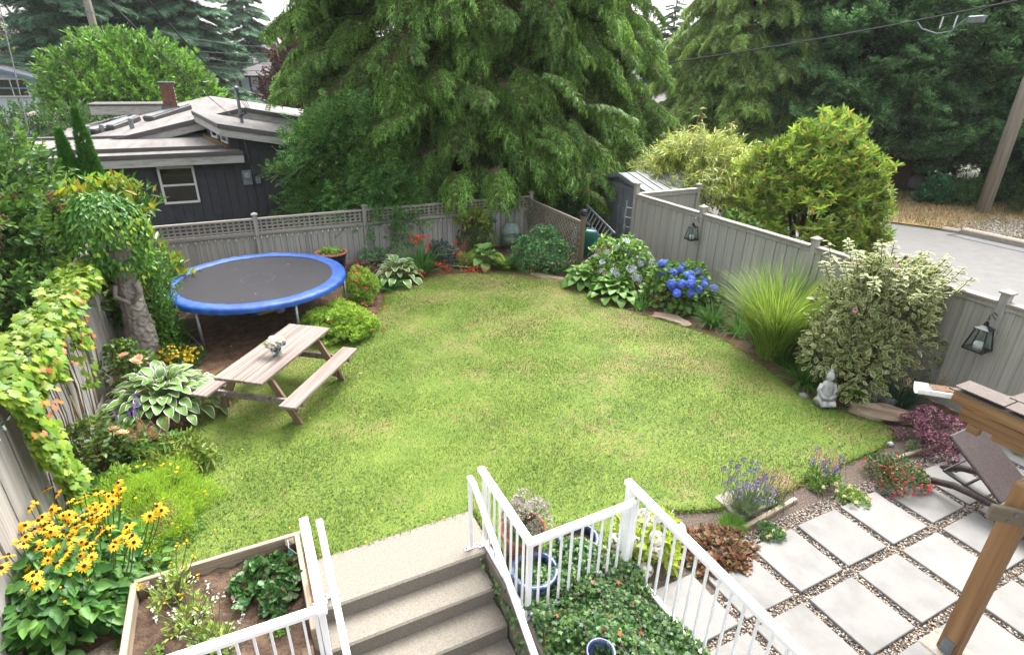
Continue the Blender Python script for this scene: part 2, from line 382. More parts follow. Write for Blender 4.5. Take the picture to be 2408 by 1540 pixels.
# planting soil of the yard
ym = MB()
for (x0, x1, y0, y1) in ((-2.4, 0.0, -1, 14.1), (hx0, hx1, hy1, 14.1), (hx1, 9.2, -1, 14.1), (7.2, 11, 11, 16)):
    ym.add([(x0, y0, -.004 if x1 < 11 else -.008), (x1, y0, -.004 if x1 < 11 else -.008), (x1, y1, -.004 if x1 < 11 else -.008), (x0, y1, -.004 if x1 < 11 else -.008)], [(0, 1, 2, 3)])
tag(ym.build('garden_soil', M_soil), kind='structure')

# ---- lawn outline (metres), smoothed
lp = [(345, 1345), (400, 1262), (452, 1190), (478, 1110), (462, 1040), (440, 985), (452, 930), (500, 885), (590, 850), (720, 818), (800, 800), (870, 762), (905, 718), (903, 690), (945, 672), (1000, 655), (1080, 645), (1160, 641), (1250, 638), (1320, 652), (1375, 690), (1425, 718), (1520, 745), (1610, 772), (1700, 800), (1780, 852), (1850, 912), (1920, 948), (1990, 975), (2115, 1015), (2085, 1052), (1985, 1092), (1900, 1128), (1850, 1160), (1800, 1172), (1690, 1200), (1600, 1205), (1500, 1200), (1440, 1240), (1440, 1300)]
pts = [G(x, y)[:2] for x, y in lp]
pts += [np.array(p) for p in ((2.35, 3.45), (1.95, 3.45), (1.78, 3.95), (1.78, 4.53), (.10, 4.53), (.06, 4.75), (-.05, 4.78), (-1.5, 4.78), (-1.55, 4.3))]
def smooth(P, it=2, keep=9):
    for _ in range(it):
        Q = []; n = len(P)
        for i in range(n):
            a, b = P[i], P[(i+1) % n]
            if i >= n-keep*(2**_)-1: Q += [a, (a+b)/2]
            else: Q += [a*.75+b*.25, a*.25+b*.75]
        P = Q
    return P
LP = smooth(pts, 2, 9); LPa = np.array(LP)
lm_ = MB(); n = len(LP)
from mathutils.geometry import delaunay_2d_cdt
cv, _, cfc, _, _, _ = delaunay_2d_cdt([Vector((float(p[0]), float(p[1]))) for p in LP], [], [list(range(n))], 1, 1e-4)
lm_.add([(p[0], p[1], .028) for p in cv], [tuple(f) for f in cfc])
lm_.add([(p[0], p[1], .028) for p in LP]+[(p[0], p[1], -.02) for p in LP], [(i, (i+1) % n, n+(i+1) % n, n+i) for i in range(n)])
lo = lm_.build('lawn', M_lawn)
tag(lo, kind='structure')
def inside(poly, P):
    x, y = P[:, 0], P[:, 1]; c = np.zeros(len(P), bool); n = len(poly)
    for i in range(n):
        x0, y0 = poly[i]; x1, y1 = poly[(i+1) % n]
        if y0 == y1: continue
        k = ((y0 > y) != (y1 > y)) & (x < (x1-x0)*(y-y0)/(y1-y0)+x0); c ^= k
    return c
# blades of grass, thinner with distance
def scatter(poly, N):
    lo_, hi = poly.min(0), poly.max(0); P = rng.uniform(lo_, hi, (N, 2)); return P[inside(poly, P)]
GP = scatter(LPa, 620000)
dist = np.hypot(GP[:, 0], GP[:, 1]); keep = rng.uniform(size=len(GP)) < np.clip((5.6/dist)**1.1, .25, 1); GP = GP[keep]; dist = dist[keep]
N = len(GP); gc = Cloud()
L_ = U(N, .014, .036)*(1+.35*np.sin(GP[:, 0]*2.1+np.sin(GP[:, 1]*1.7)*2)*np.cos(GP[:, 1]*2.6)); az = U(N, 0, 6.28); ln = U(N, .15, 1.15)
wd = U(N, .004, .0075)*np.clip(dist/6, 1, 2.2)
bx, by = GP[:, 0], GP[:, 1]; P = np.empty((N, 3, 3)); ox = np.cos(az)*wd/2; oy = -np.sin(az)*wd/2
P[:, 0] = np.stack([bx-ox, by-oy, np.full(N, .024)], 1); P[:, 1] = np.stack([bx+ox, by+oy, np.full(N, .024)], 1)
P[:, 2] = np.stack([bx+np.sin(az)*np.sin(ln)*L_, by+np.cos(az)*np.sin(ln)*L_, .026+np.cos(ln)*L_], 1)
gc.raw(P, [(0, 1, 2)], [0])
# ragged fringe along the cut edge
ei = rng.integers(0, len(LPa), 15000); et = U(15000)[:, None]; ep = LPa[ei]*(1-et)+LPa[(ei+1) % len(LPa)]*et+rng.normal(size=(15000, 2))*.022; N = len(ep)
blades(gc, np.column_stack([ep, np.full(N, .015)]), U(N, 0, 6.28), U(N, .2, 1.2), U(N, .025, .07), U(N, .005, .009), seg=2)
tag(gc.build('grass', M_grass), 'short mown green grass blades of the lawn', 'grass', kind='stuff')
# clover and moss leaves among the grass
M_clover = leafmat('clover', [lin('#4f7f2a', .4), lin('#6a9a36', .4), lin('#88b048', .4)], .25, .6)
CP = scatter(LPa, 30000); dn = np.sin(CP[:, 0]*1.3+2)*np.cos(CP[:, 1]*1.1)+np.sin(CP[:, 0]*3.1+CP[:, 1]*2.3)*.6+rng.normal(size=len(CP))*.5-(CP[:, 1]-6)*.12; CP = CP[dn > .1]; N = len(CP); cc = Cloud()
cc.add(T_dia(.9, .0), np.column_stack([CP, U(N, .035, .055)]), np.column_stack([rv(N)[:, :2], rv(N)[:, 2]*.2]), np.array([0, 0, 1.])+rv(N)*.3, U(N, .016, .032))
tag(cc.build('clover', M_clover), 'low clover leaves mixed into the lawn grass', 'clover', kind='stuff')
# buttercup heads and fallen petals dotted on the lawn
M_yel = leafmat('petal_yellow', [lin('#f2c200', .55), lin('#ffd51e', .6)], .3, .5)
M_wht = leafmat('petal_white', [lin('#efe9dc', .5), lin('#f6f2e8', .55)], .35, .6)
M_redp = leafmat('petal_red', [lin('#c8203c', .6), lin('#ee3a4e', .6), lin('#f0546a', .6)], .3, .5)
YP = scatter(LPa, 120); N = len(YP); yc = Cloud(); yc.add(T_whorl(5, .7, .15), np.column_stack([YP, U(N, .05, .07)]), np.array([1, 0, 0])+rv(N)*.2, np.array([0, 0, 1.])+rv(N)*.2, .015)
tag(yc.build('buttercups', M_yel), 'tiny yellow buttercup flowers dotted over the lawn', 'flower', kind='stuff')
WP = scatter(LPa, 60); N = len(WP); yc = Cloud(); yc.add(T_whorl(6, .5, .3), np.column_stack([WP, U(N, .045, .06)]), np.array([1, 0, 0])+rv(N)*.2, np.array([0, 0, 1.])+rv(N)*.2, .016)
tag(yc.build('clover_flowers', M_wht), 'tiny white clover flowers dotted over the lawn', 'flower', kind='stuff')
# bits of bark, stones and litter on the soil of the beds
SP = rng.uniform((-2.3, 3), (9.1, 14), (9000, 2)); SP = SP[~inside(LPa, SP)]; SP = SP[~((SP[:, 0] > -.1) & (SP[:, 0] < 1.8) & (SP[:, 1] < 4.6)) & ~((SP[:, 0] > 3.2) & (SP[:, 1] < 3.5))]; N = len(SP)
lc = Cloud(); M_lit = pmat('soil_litter', [lin('#4b3929', .6), lin('#8a755c', .5), lin('#c9bba4', .5)], island=1.0, rough=.9, poss=[0, .7, 1])
lc.add(T_dia(.7, .2), np.column_stack([SP, U(N, .004, .012)]), np.column_stack([rv(N)[:, :2], U(N, -.2, .3)]), np.array([0, 0, 1.])+rv(N)*.5, U(N, .012, .04))
tag(lc.build('soil_litter', M_lit), 'small bark chips and stones lying on the bed soil', 'litter', kind='stuff')

# ---- patio: pebble bed with square pavers
pa = [(2.92, -1), (9.05, -1), (9.05, 2.95), (7.7, 3.0), (4.35, 3.02), (4.3, 3.0), (2.92, 3.0)]
pat = polysheet('patio', pa, .0, M_gravel); tag(pat, kind='structure')
PS = .61; GP_ = .093; pv = MB().box((0, 0, 0), (PS, PS, .05), ch=.006).mesh('paver', M_paver)
cells = []
for i in range(-3, 6):
    for j in range(-4, 1):
        x, y = 4.9+PS/2+i*(PS+GP_), 2.21+PS/2+j*(PS+GP_)
        if x < 3.0 or x > 8.9: continue
        cells.append((x, y))
for x, y in cells:
    link('paver', pv, pat, (x+random.uniform(-.004, .004), y+random.uniform(-.004, .004), .012+random.uniform(-.003, .003)), (random.uniform(-.004, .004), random.uniform(-.004, .004), random.uniform(-.006, .006)))
PP = rng.uniform((2.95, -.7), (9.0, 3.0), (78000, 2)); ok = np.ones(len(PP), bool)
for x, y in cells: ok &= ~((abs(PP[:, 0]-x) < PS/2-.004) & (abs(PP[:, 1]-y) < PS/2-.004))
ok &= inside(np.array(pa), PP); ok &= ~((PP[:, 0] < 3.6) & (PP[:, 1] > 2.55)); PP = PP[ok]; N = len(PP)
ico = bpy.data.meshes.new('t'); import bmesh
bm = bmesh.new(); bmesh.ops.create_icosphere(bm, subdivisions=1, radius=1); IV = np.array([v.co[:] for v in bm.verts]); IF = [tuple(v.index for v in f.verts) for f in bm.faces]; bm.free()
pc = Cloud(); pc.add((IV*np.array([.62, 1, .5]), IF, [0]*len(IF)), np.column_stack([PP, U(N, .0, .016)]), np.column_stack([rv(N)[:, :2], U(N, -.3, .3)]), np.array([0, 0, 1.])+rv(N)*.25, U(N, .008, .017))
po = pc.build('pebbles', M_pebble); po.data.polygons.foreach_set('use_smooth', [True]*len(po.data.polygons)); po.data.update()
tag(po, 'mixed grey and tan river pebbles filling the gaps between pavers', 'pebbles', kind='stuff')
# two small concrete slabs by the lavender
sl = MB().box((0, 0, 0), (.30, .40, .05), ch=.006).mesh('stepping_slab', M_conc)
for k, (x, y, l) in enumerate(((4.55, 3.36, 'small square concrete slab nearer the lavender'), (4.86, 3.37, 'small square concrete slab nearer the potentilla flowers'))):
    tag(link('stepping_slab', sl, None, (x, y, .012), (0, 0, random.uniform(-.03, .03))), l, 'slab', 'two slabs beside the lavender')
# gritty soil round the patio edge
tag(polysheet('grit_bed', [(2.95, 3.0), (8.9, 3.0), (8.9, 3.9), (7.4, 4.4), (5.6, 3.9), (4.6, 3.75), (3.0, 3.9)], .002, M_gravel), kind='structure')
# exposed aggregate path at the foot of the left fence
ap = [(-1.52, 1), (-1.52, 4.35), (-1.6, 4.42), (-2.0, 4.28), (-2.2, 4.1), (-2.2, 1)]
tag(polysheet('path', ap, .006, M_agg), kind='structure')

# ---- road, kerb and verge beyond the right fence
tag(polysheet('road', [(13.6, -60), (20.6, -60), (20.75, 9.6), (20.4, 10.4), (19.6, 11.9), (19.0, 13.6), (18.9, 80), (13.6, 80)], -.004, M_road), kind='structure')
tag(polysheet('road_patch', [(19.9, -60), (20.58, -60), (20.7, 9.4), (20.2, 9.6)], .0005, pmat('asphalt_patch', [lin('#8d8f93', .36), lin('#9fa1a4', .36)], scale=3, rough=.9, bump=.2, bscale=150)), kind='structure')
M_tar = pmat('tar', [lin('#3a3b3f', .5), lin('#4a4b4f', .5)], rough=.8)
tag(polysheet('road_seam', [(19.82, -60), (19.9, -60), (20.2, 9.6), (20.95, 9.5), (20.95, 9.58), (20.15, 9.7)], .004, M_tar), kind='structure')
kt = link('kerb', MB().box((20.85, -30, .06), (.24, 60, .2), ch=.03).mesh('kerb', M_kerb)); tag(kt, kind='structure')
km = MB().box((0, 0, 0), (.28, 3.0, .22), ch=.04).mesh('kerb_stone', M_kerb)
for i in range(6): link('kerb_stone', km, kt, (20.86, 8.1-i*3.03, .07))
km2 = MB().box((0, 0, 0), (.22, .55, .16), ch=.05).mesh('kerb_stone', M_kerb); link('kerb_stone', km2, kt, (20.8, 9.88, .03), (0, 0, .25))
M_verge = pmat('verge_turf', [lin('#5f7f36', K), lin('#b89a6a', K), lin('#d0b88c', K)], scale=.8, rough=.95, bump=.5, bscale=20, dist=.03)
vp = np.array([(21.0, -30), (27.5, -30), (27.5, 13.5), (24, 17.5), (19.2, 17), (19.4, 13.6), (19.9, 11.9), (20.7, 10.4), (21.0, 9.7)])
tag(polysheet('verge', vp, .02, M_verge), kind='structure')
M_dryg = leafmat('dry_grass', [lin('#7f8b3f', K), lin('#c0a269', K), lin('#d8bd8c', K), lin('#e0caa0', K)], .3, .8)
VP = scatter(vp, 60000); VP = VP[(VP[:, 1] > 2) & (VP[:, 0] < 28)]; N = len(VP); vc = Cloud()
blades(vc, np.column_stack([VP, np.full(N, .02)]), U(N, 0, 6.28), U(N, .1, 1.0), U(N, .06, .24), U(N, .012, .03), seg=2)
tag(vc.build('dry_grass', M_dryg), 'dry straw coloured grass along the far verge of the road', 'grass', kind='stuff')
RP = np.column_stack([U(2600, 21.2, 24.6), rng.normal(9.1, .55, 2600)]); N = len(RP); rc = Cloud()
rc.add((IV*np.array([.8, 1, .6]), IF, [0]*len(IF)), np.column_stack([RP, U(N, .02, .05)]), rv(N), np.array([0, 0, 1.])+rv(N)*.4, U(N, .02, .055))
tag(rc.build('gravel', pmat('verge_gravel', [lin('#8f8a82', K), lin('#b9b4aa', K), lin('#d8d4ca', K)], island=1.0, rough=.9)), 'loose grey gravel strewn across the far verge', 'gravel', kind='stuff')
# ================================================================== STEPS, RAILINGS
M_white = pmat('white_metal', [lin('#f2f2f2', .78), lin('#fafafa', .82)], scale=3, rough=.35, spec=.5)
M_bolt = pmat('rusty_bolt', [lin('#7a3d20', .6), lin('#9c5a34', .6)], scale=40, rough=.8)
st = thing('concrete_steps', 'exposed aggregate concrete steps going down from the lawn between white railings', 'steps', (0, 0, 0))
M_step = pmat('step_concrete', [lin('#9c9384', .37), lin('#b3aa9b', .37), lin('#c5bdb0', .37)], scale=60, rough=.9, bump=.7, bscale=140, detail=4, dist=.004)
def step(y0, y1, z, h, x0=.03, x1=1.70, ch=.018):
    MB().box(((x0+x1)/2, (y0+y1)/2, z-h/2), (x1-x0, y1-y0, h), ch=ch).build('step', M_step, st)
step(3.92, 4.56, .035, .6, .02, 1.76)
for k in range(1, 10): step(3.915-.295*k, 3.93-.295*(k-1)+.02, .035-.18*k, .5, .065, 1.655)
M_wallc = pmat('stair_wall', [lin('#8f8577', K), lin('#a89d8d', K)], scale=6, rough=.9, bump=.4, bscale=60)
for nm, x in (('stairwell_wall', .03), ('stairwell_wall', 1.70)):
    MB().box((x, .7, -.95), (.07, 6.42, 1.96), ch=.008).build(nm, M_wallc, st)
M_cedar_edge = woodmat('edge_timber', [lin('#8a6d50', K), lin('#b39a7c', K), lin('#c9b598', K)], 'Y')
def rail(name, label, segs, posts, bal=None, bottom=None, feet=()):
    t = thing(name, label, 'railing', (0, 0, 0))
    for p0, p1, w_, h_ in segs: MB().beam(p0, p1, w_, h_, ch=.008).build('top_rail', M_white, t)
    for x, y, z0, z1, s in posts: MB().box((x, y, (z0+z1)/2), (s, s, z1-z0), ch=.004).build('post', M_white, t)
    if bottom:
        for p0, p1 in bottom: MB().beam(p0, p1, .045, .035, ch=.004).build('bottom_rail', M_white, t)
    if bal:
        for p0, p1, n, z0, z1 in bal:
            for i in range(n):
                k = (i+.6)/(n+.2); x = p0[0]+(p1[0]-p0[0])*k; y = p0[1]+(p1[1]-p0[1])*k; zz = z0+((p1[2] if len(p1) > 2 else 0)-(p0[2] if len(p0) > 2 else 0))*k
                MB().box((x, y, (zz+z1)/2), (.018, .018, z1-zz)).build('baluster', M_white, t)
    for x, y, z in feet:
        f = MB().box((x, y, z+.006), (.15, .055, .01), ch=.002).build('foot_plate', M_white, t)
        for s in (-.055, .055): MB().lathe([(0, .012), (.011, .012), (.011, .022), (0, .024)], 8, (x+s, y, z)).build('bolt', M_bolt, f)
    return t
ZR = .93
rail('guard_railing', 'white metal guard railing around the raised vegetable bed, bottom left', [((.045, 4.14, ZR), (.045, 3.10, ZR), .075, .05), ((.08, 3.15, ZR-.002), (-1.6, 3.19, ZR-.002), .07, .05)],
     [(.045, 4.0, .04, ZR-.02, .04), (.045, 3.17, .0, ZR-.02, .045), (.0, 3.17, 0, ZR-.02, .03), (-1.28, 3.19, 0, ZR-.02, .045)],
     [((-.02, 3.17), (-1.26, 3.19), 11, .1, ZR-.02), ((.045, 3.97), (.045, 3.22), 6, .1, ZR-.02)], [((0, 3.17, .09), (-1.28, 3.19, .09)), ((.045, 4.0, .09), (.045, 3.2, .09))], [(.045, 4.0, .035)])
rail('hand_railing', 'white metal handrail sloping down the left side of the concrete steps', [((.165, 4.08, ZR-.01), (.165, 3.93, ZR-.01), .055, .04), ((.165, 3.94, ZR-.01), (.165, 1.2, ZR-.01-2.74*.61), .055, .04)],
     [(.165, 4.03, .04, ZR-.03, .035), (.165, 2.45, -1.0, .0, .035)], None, None, [(.165, 4.05, .036)])
rail('hand_railing', 'white metal handrail sloping down the right side of the concrete steps', [((1.56, 4.06, ZR), (1.56, 3.93, ZR), .055, .04), ((1.56, 3.94, ZR), (1.56, 1.2, ZR-2.74*.61), .055, .04)],
     [(1.56, 4.04, .04, ZR-.02, .035), (1.56, 2.45, -1.0, .0, .035)], None, None, [(1.56, 4.04, .036)])
rail('guard_railing', 'white metal guard railing with corner between steps and ivy bed', [((1.705, 4.12, ZR+.01), (1.705, 3.02, ZR+.01), .07, .05), ((1.69, 3.055, ZR+.012), (2.74, 3.075, ZR+.012), .07, .05)],
     [(1.705, 4.02, .04, ZR, .042), (1.705, 3.06, .0, ZR, .045)],
     [((1.705, 3.98), (1.705, 3.1), 7, .06, ZR), ((1.74, 3.06), (2.72, 3.075), 9, .1, ZR)], [((1.705, 4.0, .06), (1.705, 3.08, .06)), ((1.72, 3.06, .08), (2.74, 3.075, .08))], [(1.705, 4.02, .036)])
rail('guard_railing', 'taller white metal guard railing beside the paved patio', [((2.86, 3.30, 1.0), (2.86, -.6, 1.0), .075, .055)],
     [(2.86, 3.23, .0, .985, .07), (2.78, 3.1, 0, .95, .06)],
     [((2.86, 3.19), (2.86, -.5), 29, .1, .985)], [((2.86, 3.2, .085), (2.86, -.6, .085))])

# ================================================================== RAISED BED
M_bedwood = woodmat('bed_timber_x', [lin('#a08a72', K), lin('#cdb99e', K), lin('#ddcdb6', K)], 'X')
M_bedwoody = woodmat('bed_timber_y', [lin('#a08a72', K), lin('#cdb99e', K), lin('#ddcdb6', K)], 'Y')
rb = thing('raised_bed', 'raised vegetable bed of pale timber filled with brown soil', 'planter', (0, 0, 0))
MB().box((-.70, 4.66, .17), (1.40, .045, .34), ch=.006).build('plank', M_bedwood, rb)
MB().box((-1.40, 3.92, .17), (.05, 1.46, .34), ch=.006).build('plank', M_bedwoody, rb)
MB().box((-.035, 4.08, .17), (.045, 1.15, .34), ch=.006).build('plank', M_bedwoody, rb)
MB().box((-.70, 3.25, .15), (1.40, .045, .30), ch=.006).build('plank', M_bedwood, rb)
for x, y in ((-1.325, 4.59), (-.105, 4.59), (-.105, 3.33)):
    MB().box((x, y, .16), (.09, .09, .34), ch=.006).build('corner_post', pmat('end_grain', [lin('#5f4c3c', K), lin('#9b8468', K)], scale=18, rough=.9), rb)
sm = MB(); nx, ny = 40, 40
V = [(-1.375+1.32*i/nx, 3.28+1.36*j/ny, .20+.02*math.sin(i*.9)*math.cos(j*.7)+random.uniform(0, .02)) for j in range(ny+1) for i in range(nx+1)]
sm.add(V, [(j*(nx+1)+i, j*(nx+1)+i+1, (j+1)*(nx+1)+i+1, (j+1)*(nx+1)+i) for j in range(ny) for i in range(nx)])
sm.build('soil', M_soil2, rb, smooth=True)

# ================================================================== FENCES
M_fgrey = woodmat('fence_grey', [lin('#918f89', .54), lin('#b0aea7', .54), lin('#c0bdb5', .54)], 'Z', objr=.1)
M_fgreyx = woodmat('fence_grey_rail', [lin('#a09b91', K), lin('#c2bbaf', K), lin('#d0c9bd', K)], 'X', objr=.06)
M_fgreyy = woodmat('fence_grey_raily', [lin('#8d887f', K), lin('#b3aca0', K), lin('#c9c1b4', K)], 'Y', objr=.06)
M_fpaint = woodmat('fence_painted', [lin('#9d9c91', .58), lin('#b0aea2', .58), lin('#bbb8ac', .58)], 'Z', objr=.05, bump=.12)
M_fweath = woodmat('fence_weathered', [lin('#98948f', K), lin('#c0bbb5', K), lin('#d4cfc9', K), lin('#dcd8d2', K)], 'Z', objr=.12, bump=.4)
M_fweathy = woodmat('fence_weathered_rail', [lin('#6f6a64', K), lin('#a39b92', K), lin('#c2bab0', K)], 'Y', objr=.1)

def post(par, x, y, h, s, mat, cap=.14):
    p = MB().box((x, y, h/2), (s, s, h), ch=.006).build('post', mat, par)
    c = MB(); c.box((x, y, h+.014), (cap, cap, .028), ch=.005)
    c.add([(x-cap*.42, y-cap*.42, h+.028), (x+cap*.42, y-cap*.42, h+.028), (x+cap*.42, y+cap*.42, h+.028), (x-cap*.42, y+cap*.42, h+.028), (x, y, h+.07)], [(0, 1, 4), (1, 2, 4), (2, 3, 4), (3, 0, 4)])
    c.build('cap', M_fgreyx, p); return p

# back fence with lattice top
bf = thing('lattice_fence', 'weathered grey board fence with square lattice along its top behind the trampoline', 'fence', (0, 0, 0))
YB = 14.0; FB = 1.02; FT = 1.36
pxs = [-2.2, .27, 2.75, 5.25, 7.42]
for x in pxs: post(bf, x, YB, 1.45, .10, M_fgrey)
bdm = [MB().box((0, 0, 0), (.133, .018, FB-.03), ch=.003).mesh('board', M_fgrey) for _ in range(1)]
lv = MB().box((0, 0, 0), (.038, .008, .27)).mesh('lattice_slat', M_fgreyx); 
for a, b in zip(pxs[:-1], pxs[1:]):
    L = b-a-.10; n = int(L/.138)
    for i in range(n):
        x = a+.05+L*(i+.5)/n; o = link('board', bdm[0], bf, (x, YB+random.uniform(-.004, .004), (FB-.03)/2+.02), (0, 0, random.uniform(-.03, .03)))
    for z, h in ((FB+.01, .07), (FT, .05)):
        MB().beam((a+.05, YB-.012, z), (b-.05, YB-.012, z), .075 if z > 1.2 else .05, h, ch=.005).build('rail', M_fgreyx, bf)
    MB().beam((a+.05, YB, .07), (b-.05, YB, .07), .05, .1, ch=.005).build('rail', M_fgreyx, bf)
    n = int(L/.115)
    for i in range(n): link('lattice_slat', lv, bf, (a+.05+L*(i+.5)/n, YB-.008, (FB+FT)/2+.02))
    for z in (FB+.085, FB+.165, FB+.245): MB().beam((a+.05, YB+.004, z), (b-.05, YB+.004, z), .008, .034).build('lattice_slat', M_fgreyx, bf)
# string lights along it
sl_ = thing('string_lights', 'green wire of small clear bulbs strung under the lattice of the back fence', 'string lights', (0, YB-.06, FB-.03))
pts = [(x, 0, -.03*abs(math.sin((x+2)*1.27*1.9))) for x in np.linspace(-1.9, 5.3, 90)]
MB().tube(pts, .006, 5).build('wire', pmat('green_wire', [lin('#1f4a44', .6), lin('#2a5c54', .6)], rough=.6), sl_)
bb = MB().lathe([(.004, .0), (.009, -.005), (.009, -.02), (.012, -.028), (.008, -.05), (0, -.056)], 6).mesh('bulb', pmat('bulb_glass', [lin('#cfd8c8', .6), lin('#e9efe0', .6)], rough=.2))
for i in range(52):
    x = -1.85+i*.137; link('bulb', bb, sl_, (x, -.01, -.03*abs(math.sin((x+2)*1.27*1.9))), (random.uniform(-.5, .5), random.uniform(-.5, .5), 0))

# right fence: painted board and batten, running along Y at x = 9.12
XR = 9.12
rf = thing('board_fence', 'tall grey green painted board fence along the right side of the lawn', 'fence', (0, 0, 0))
pys = [11.5, 9.15, 6.35, 3.42, .8]; HR = 1.74
for y in pys: post(rf, XR, y, 1.88 if y < 11 else 2.0, .11, M_fpaint, .16)
bd = MB().box((0, 0, 0), (.02, .15, HR-.05), ch=.003).mesh('board', M_fpaint); bt = MB().box((0, 0, 0), (.018, .125, HR-.05), ch=.003).mesh('board', M_fpaint)
for a, b in zip(pys[:-1], pys[1:]):
    L = a-b-.11; n = int(L/.118)
    for i in range(n):
        y = b+.055+L*(i+.5)/n; link('board', bd if i % 2 else bt, rf, (XR+(.0 if i % 2 else -.018), y, HR/2), (0, 0, random.uniform(-.015, .015)))
    MB().beam((XR-.02, b+.055, HR+.015), (XR-.02, a-.055, HR+.015), .14, .04, ch=.006).build('cap_rail', M_fgreyy, rf)
    MB().beam((XR-.035, b+.055, HR-.045), (XR-.035, a-.055, HR-.045), .03, .08, ch=.004).build('rail', M_fpaint, rf)
    MB().beam((XR-.04, b+.055, .09), (XR-.04, a-.055, .09), .035, .14, ch=.004).build('rail', M_fpaint, rf)
# short wing at its far end, turning towards the street
wf = thing('short_fence', 'short grey green painted fence wing behind the metal shed roof', 'fence', (0, 0, 0))
for i in range(15): link('board', bd, wf, (XR+.14+i*.125, 11.5, HR/2), (0, 0, math.pi/2+random.uniform(-.02, .02)))
MB().beam((XR+.06, 11.48, HR+.015), (XR+2.0, 11.48, HR+.015), .14, .04, ch=.006).build('cap_rail', M_fgreyx, wf)
MB().beam((XR+.06, 11.45, HR-.05), (XR+2.0, 11.45, HR-.05), .03, .08, ch=.004).build('rail', M_fpaint, wf)
post(wf, XR+2.05, 11.5, 1.84, .1, M_fpaint)

# left fence: weathered boards along x = -2.28
XL = -2.28
lf = thing('board_fence', 'weathered silver board fence down the left side draped in creeper', 'fence', (0, 0, 0))
HL = 1.78
bl = [MB().box((0, 0, 0), (.018, .135, HL+dz), ch=.003).mesh('board', M_fweath) for dz in (0, -.03, .03)]
i = 0; y = 2.2
while y < 14:
    if not any(abs(y-q) < .1 for q in (4.1, 6.5, 8.9, 11.3)): link('board', bl[i % 3], lf, (XL+random.uniform(-.012, .012), y, HL/2+.02), (random.uniform(-.008, .008), random.uniform(-.006, .006), random.uniform(-.04, .04)))
    i += 1; y += .143
for y in (4.1, 6.5, 8.9, 11.3): MB().box((XL+.03, y, .95), (.1, .1, 1.9), ch=.006).build('post', M_fweath, lf)
for z in (.12, 1.72): MB().beam((XL+.045, 2.2, z), (XL+.045, 14, z), .045, .09, ch=.004).build('rail', M_fweathy, lf)
MB().beam((XL+.0, 2.2, 1.84), (XL+.0, 14, 1.84), .16, .04, ch=.005).build('cap_rail', M_fweathy, lf)
s2 = thing('string_lights', 'green wire of small clear bulbs hanging under the top of the left fence', 'string lights', (XL+.1, 0, 1.66))
MB().tube([(0, y, -.04*abs(math.sin(y*2.4))) for y in np.linspace(3.2, 9, 60)], .006, 5).build('wire', bpy.data.materials['green_wire'], s2)
for i in range(30): link('bulb', bb, s2, (.01, 3.3+i*.19, -.04*abs(math.sin((3.3+i*.19)*2.4))), (random.uniform(-.6, .6), random.uniform(-.6, .6), 0))

# lattice screen between the bed and the shed nook
ls = thing('lattice_screen', 'diagonal wooden lattice screen with a post and black lantern cap by the shed', 'trellis', (0, 0, 0))
M_lat = woodmat('lattice_wood', [lin('#9c8f80', K), lin('#bdb1a2', K)], 'Y', objr=.1)
y0, y1, x0, zt0, zt1 = 11.12, 13.95, 7.3, 1.25, 1.32
def clipseg(p, q):   # clip a slat to the panel in (y, z)
    t0, t1 = 0., 1.; d = (q[0]-p[0], q[1]-p[1])
    for (o, s, lim) in ((0, 1, y1), (0, -1, -y0), (1, 1, zt0), (1, -1, -.05)):
        dd = d[o]*s; vv = lim-p[o]*s
        if abs(dd) < 1e-9:
            if vv < 0: return None
        elif dd > 0: t1 = min(t1, vv/dd)
        else: t0 = max(t0, vv/dd)
    return None if t1-t0 < .01 else ((p[0]+d[0]*t0, p[1]+d[1]*t0), (p[0]+d[0]*t1, p[1]+d[1]*t1))
for k in range(-14, 34):
    for sg in (1, -1):
        c = y0+k*.15; s_ = clipseg((c, 0 if sg > 0 else 1.3), (c+1.3, 1.3 if sg > 0 else 0))
        if s_: MB().beam((x0+.006*sg, s_[0][0], s_[0][1]), (x0+.006*sg, s_[1][0], s_[1][1]), .034, .009, up=(1, 0, 0)).build('slat', M_lat, ls)
MB().beam((x0, y0, zt0+.02), (x0, y1, zt1-.02), .05, .06, ch=.004).build('rail', M_lat, ls)
pz = woodmat('lattice_post', [lin('#7a6450', K), lin('#9c8870', K)], 'Z')
MB().box((x0, y0-.03, .72), (.09, .09, 1.44), ch=.006).build('post', pz, ls)
MB().box((x0-.1, y0+.02, .62), (.03, .03, 1.2), ch=.003).build('batten', pz, ls)
M_black = pmat('black_metal', [lin('#17181b', .8), lin('#26282c', .8)], scale=8, rough=.4, metal=.3)
lc_ = MB().lathe([(.03, 0), (.09, .01), (.09, .05), (.075, .06), (.075, .10), (.095, .105), (.06, .15), (0, .16)], 10, (x0, y0-.03, 1.44)); lc_.build('post_lantern', M_black, ls)

# distant brown fence across the road
bf2 = thing('brown_fence', 'brown wooden fence panel with lattice top under the dark conifers across the road', 'fence', (27.4, 15.75, 0), rad(-22))
M_brown = woodmat('fence_brown', [lin('#6b5240', K), lin('#8d725c', K)], 'Z')
bdb = MB().box((0, 0, 0), (.19, .03, 1.1), ch=.004).mesh('board', M_brown)
for i in range(8): link('board', bdb, bf2, (-.78+i*.2, 0, .6))
for i in range(9):
    for sg in (1, -1): MB().beam((-.8+i*.2-.13*sg, .01*sg, 1.2), (-.8+i*.2+.13*sg, .01*sg, 1.52), .03, .01, up=(0, 1, 0)).build('slat', M_brown, bf2)
for z in (1.18, 1.54): MB().beam((-.9, 0, z), (.9, 0, z), .05, .07).build('rail', M_brown, bf2)
for x in (-.95, .9): MB().box((x, 0, .8), (.13, .13, 1.6), ch=.01).build('post', M_brown, bf2)
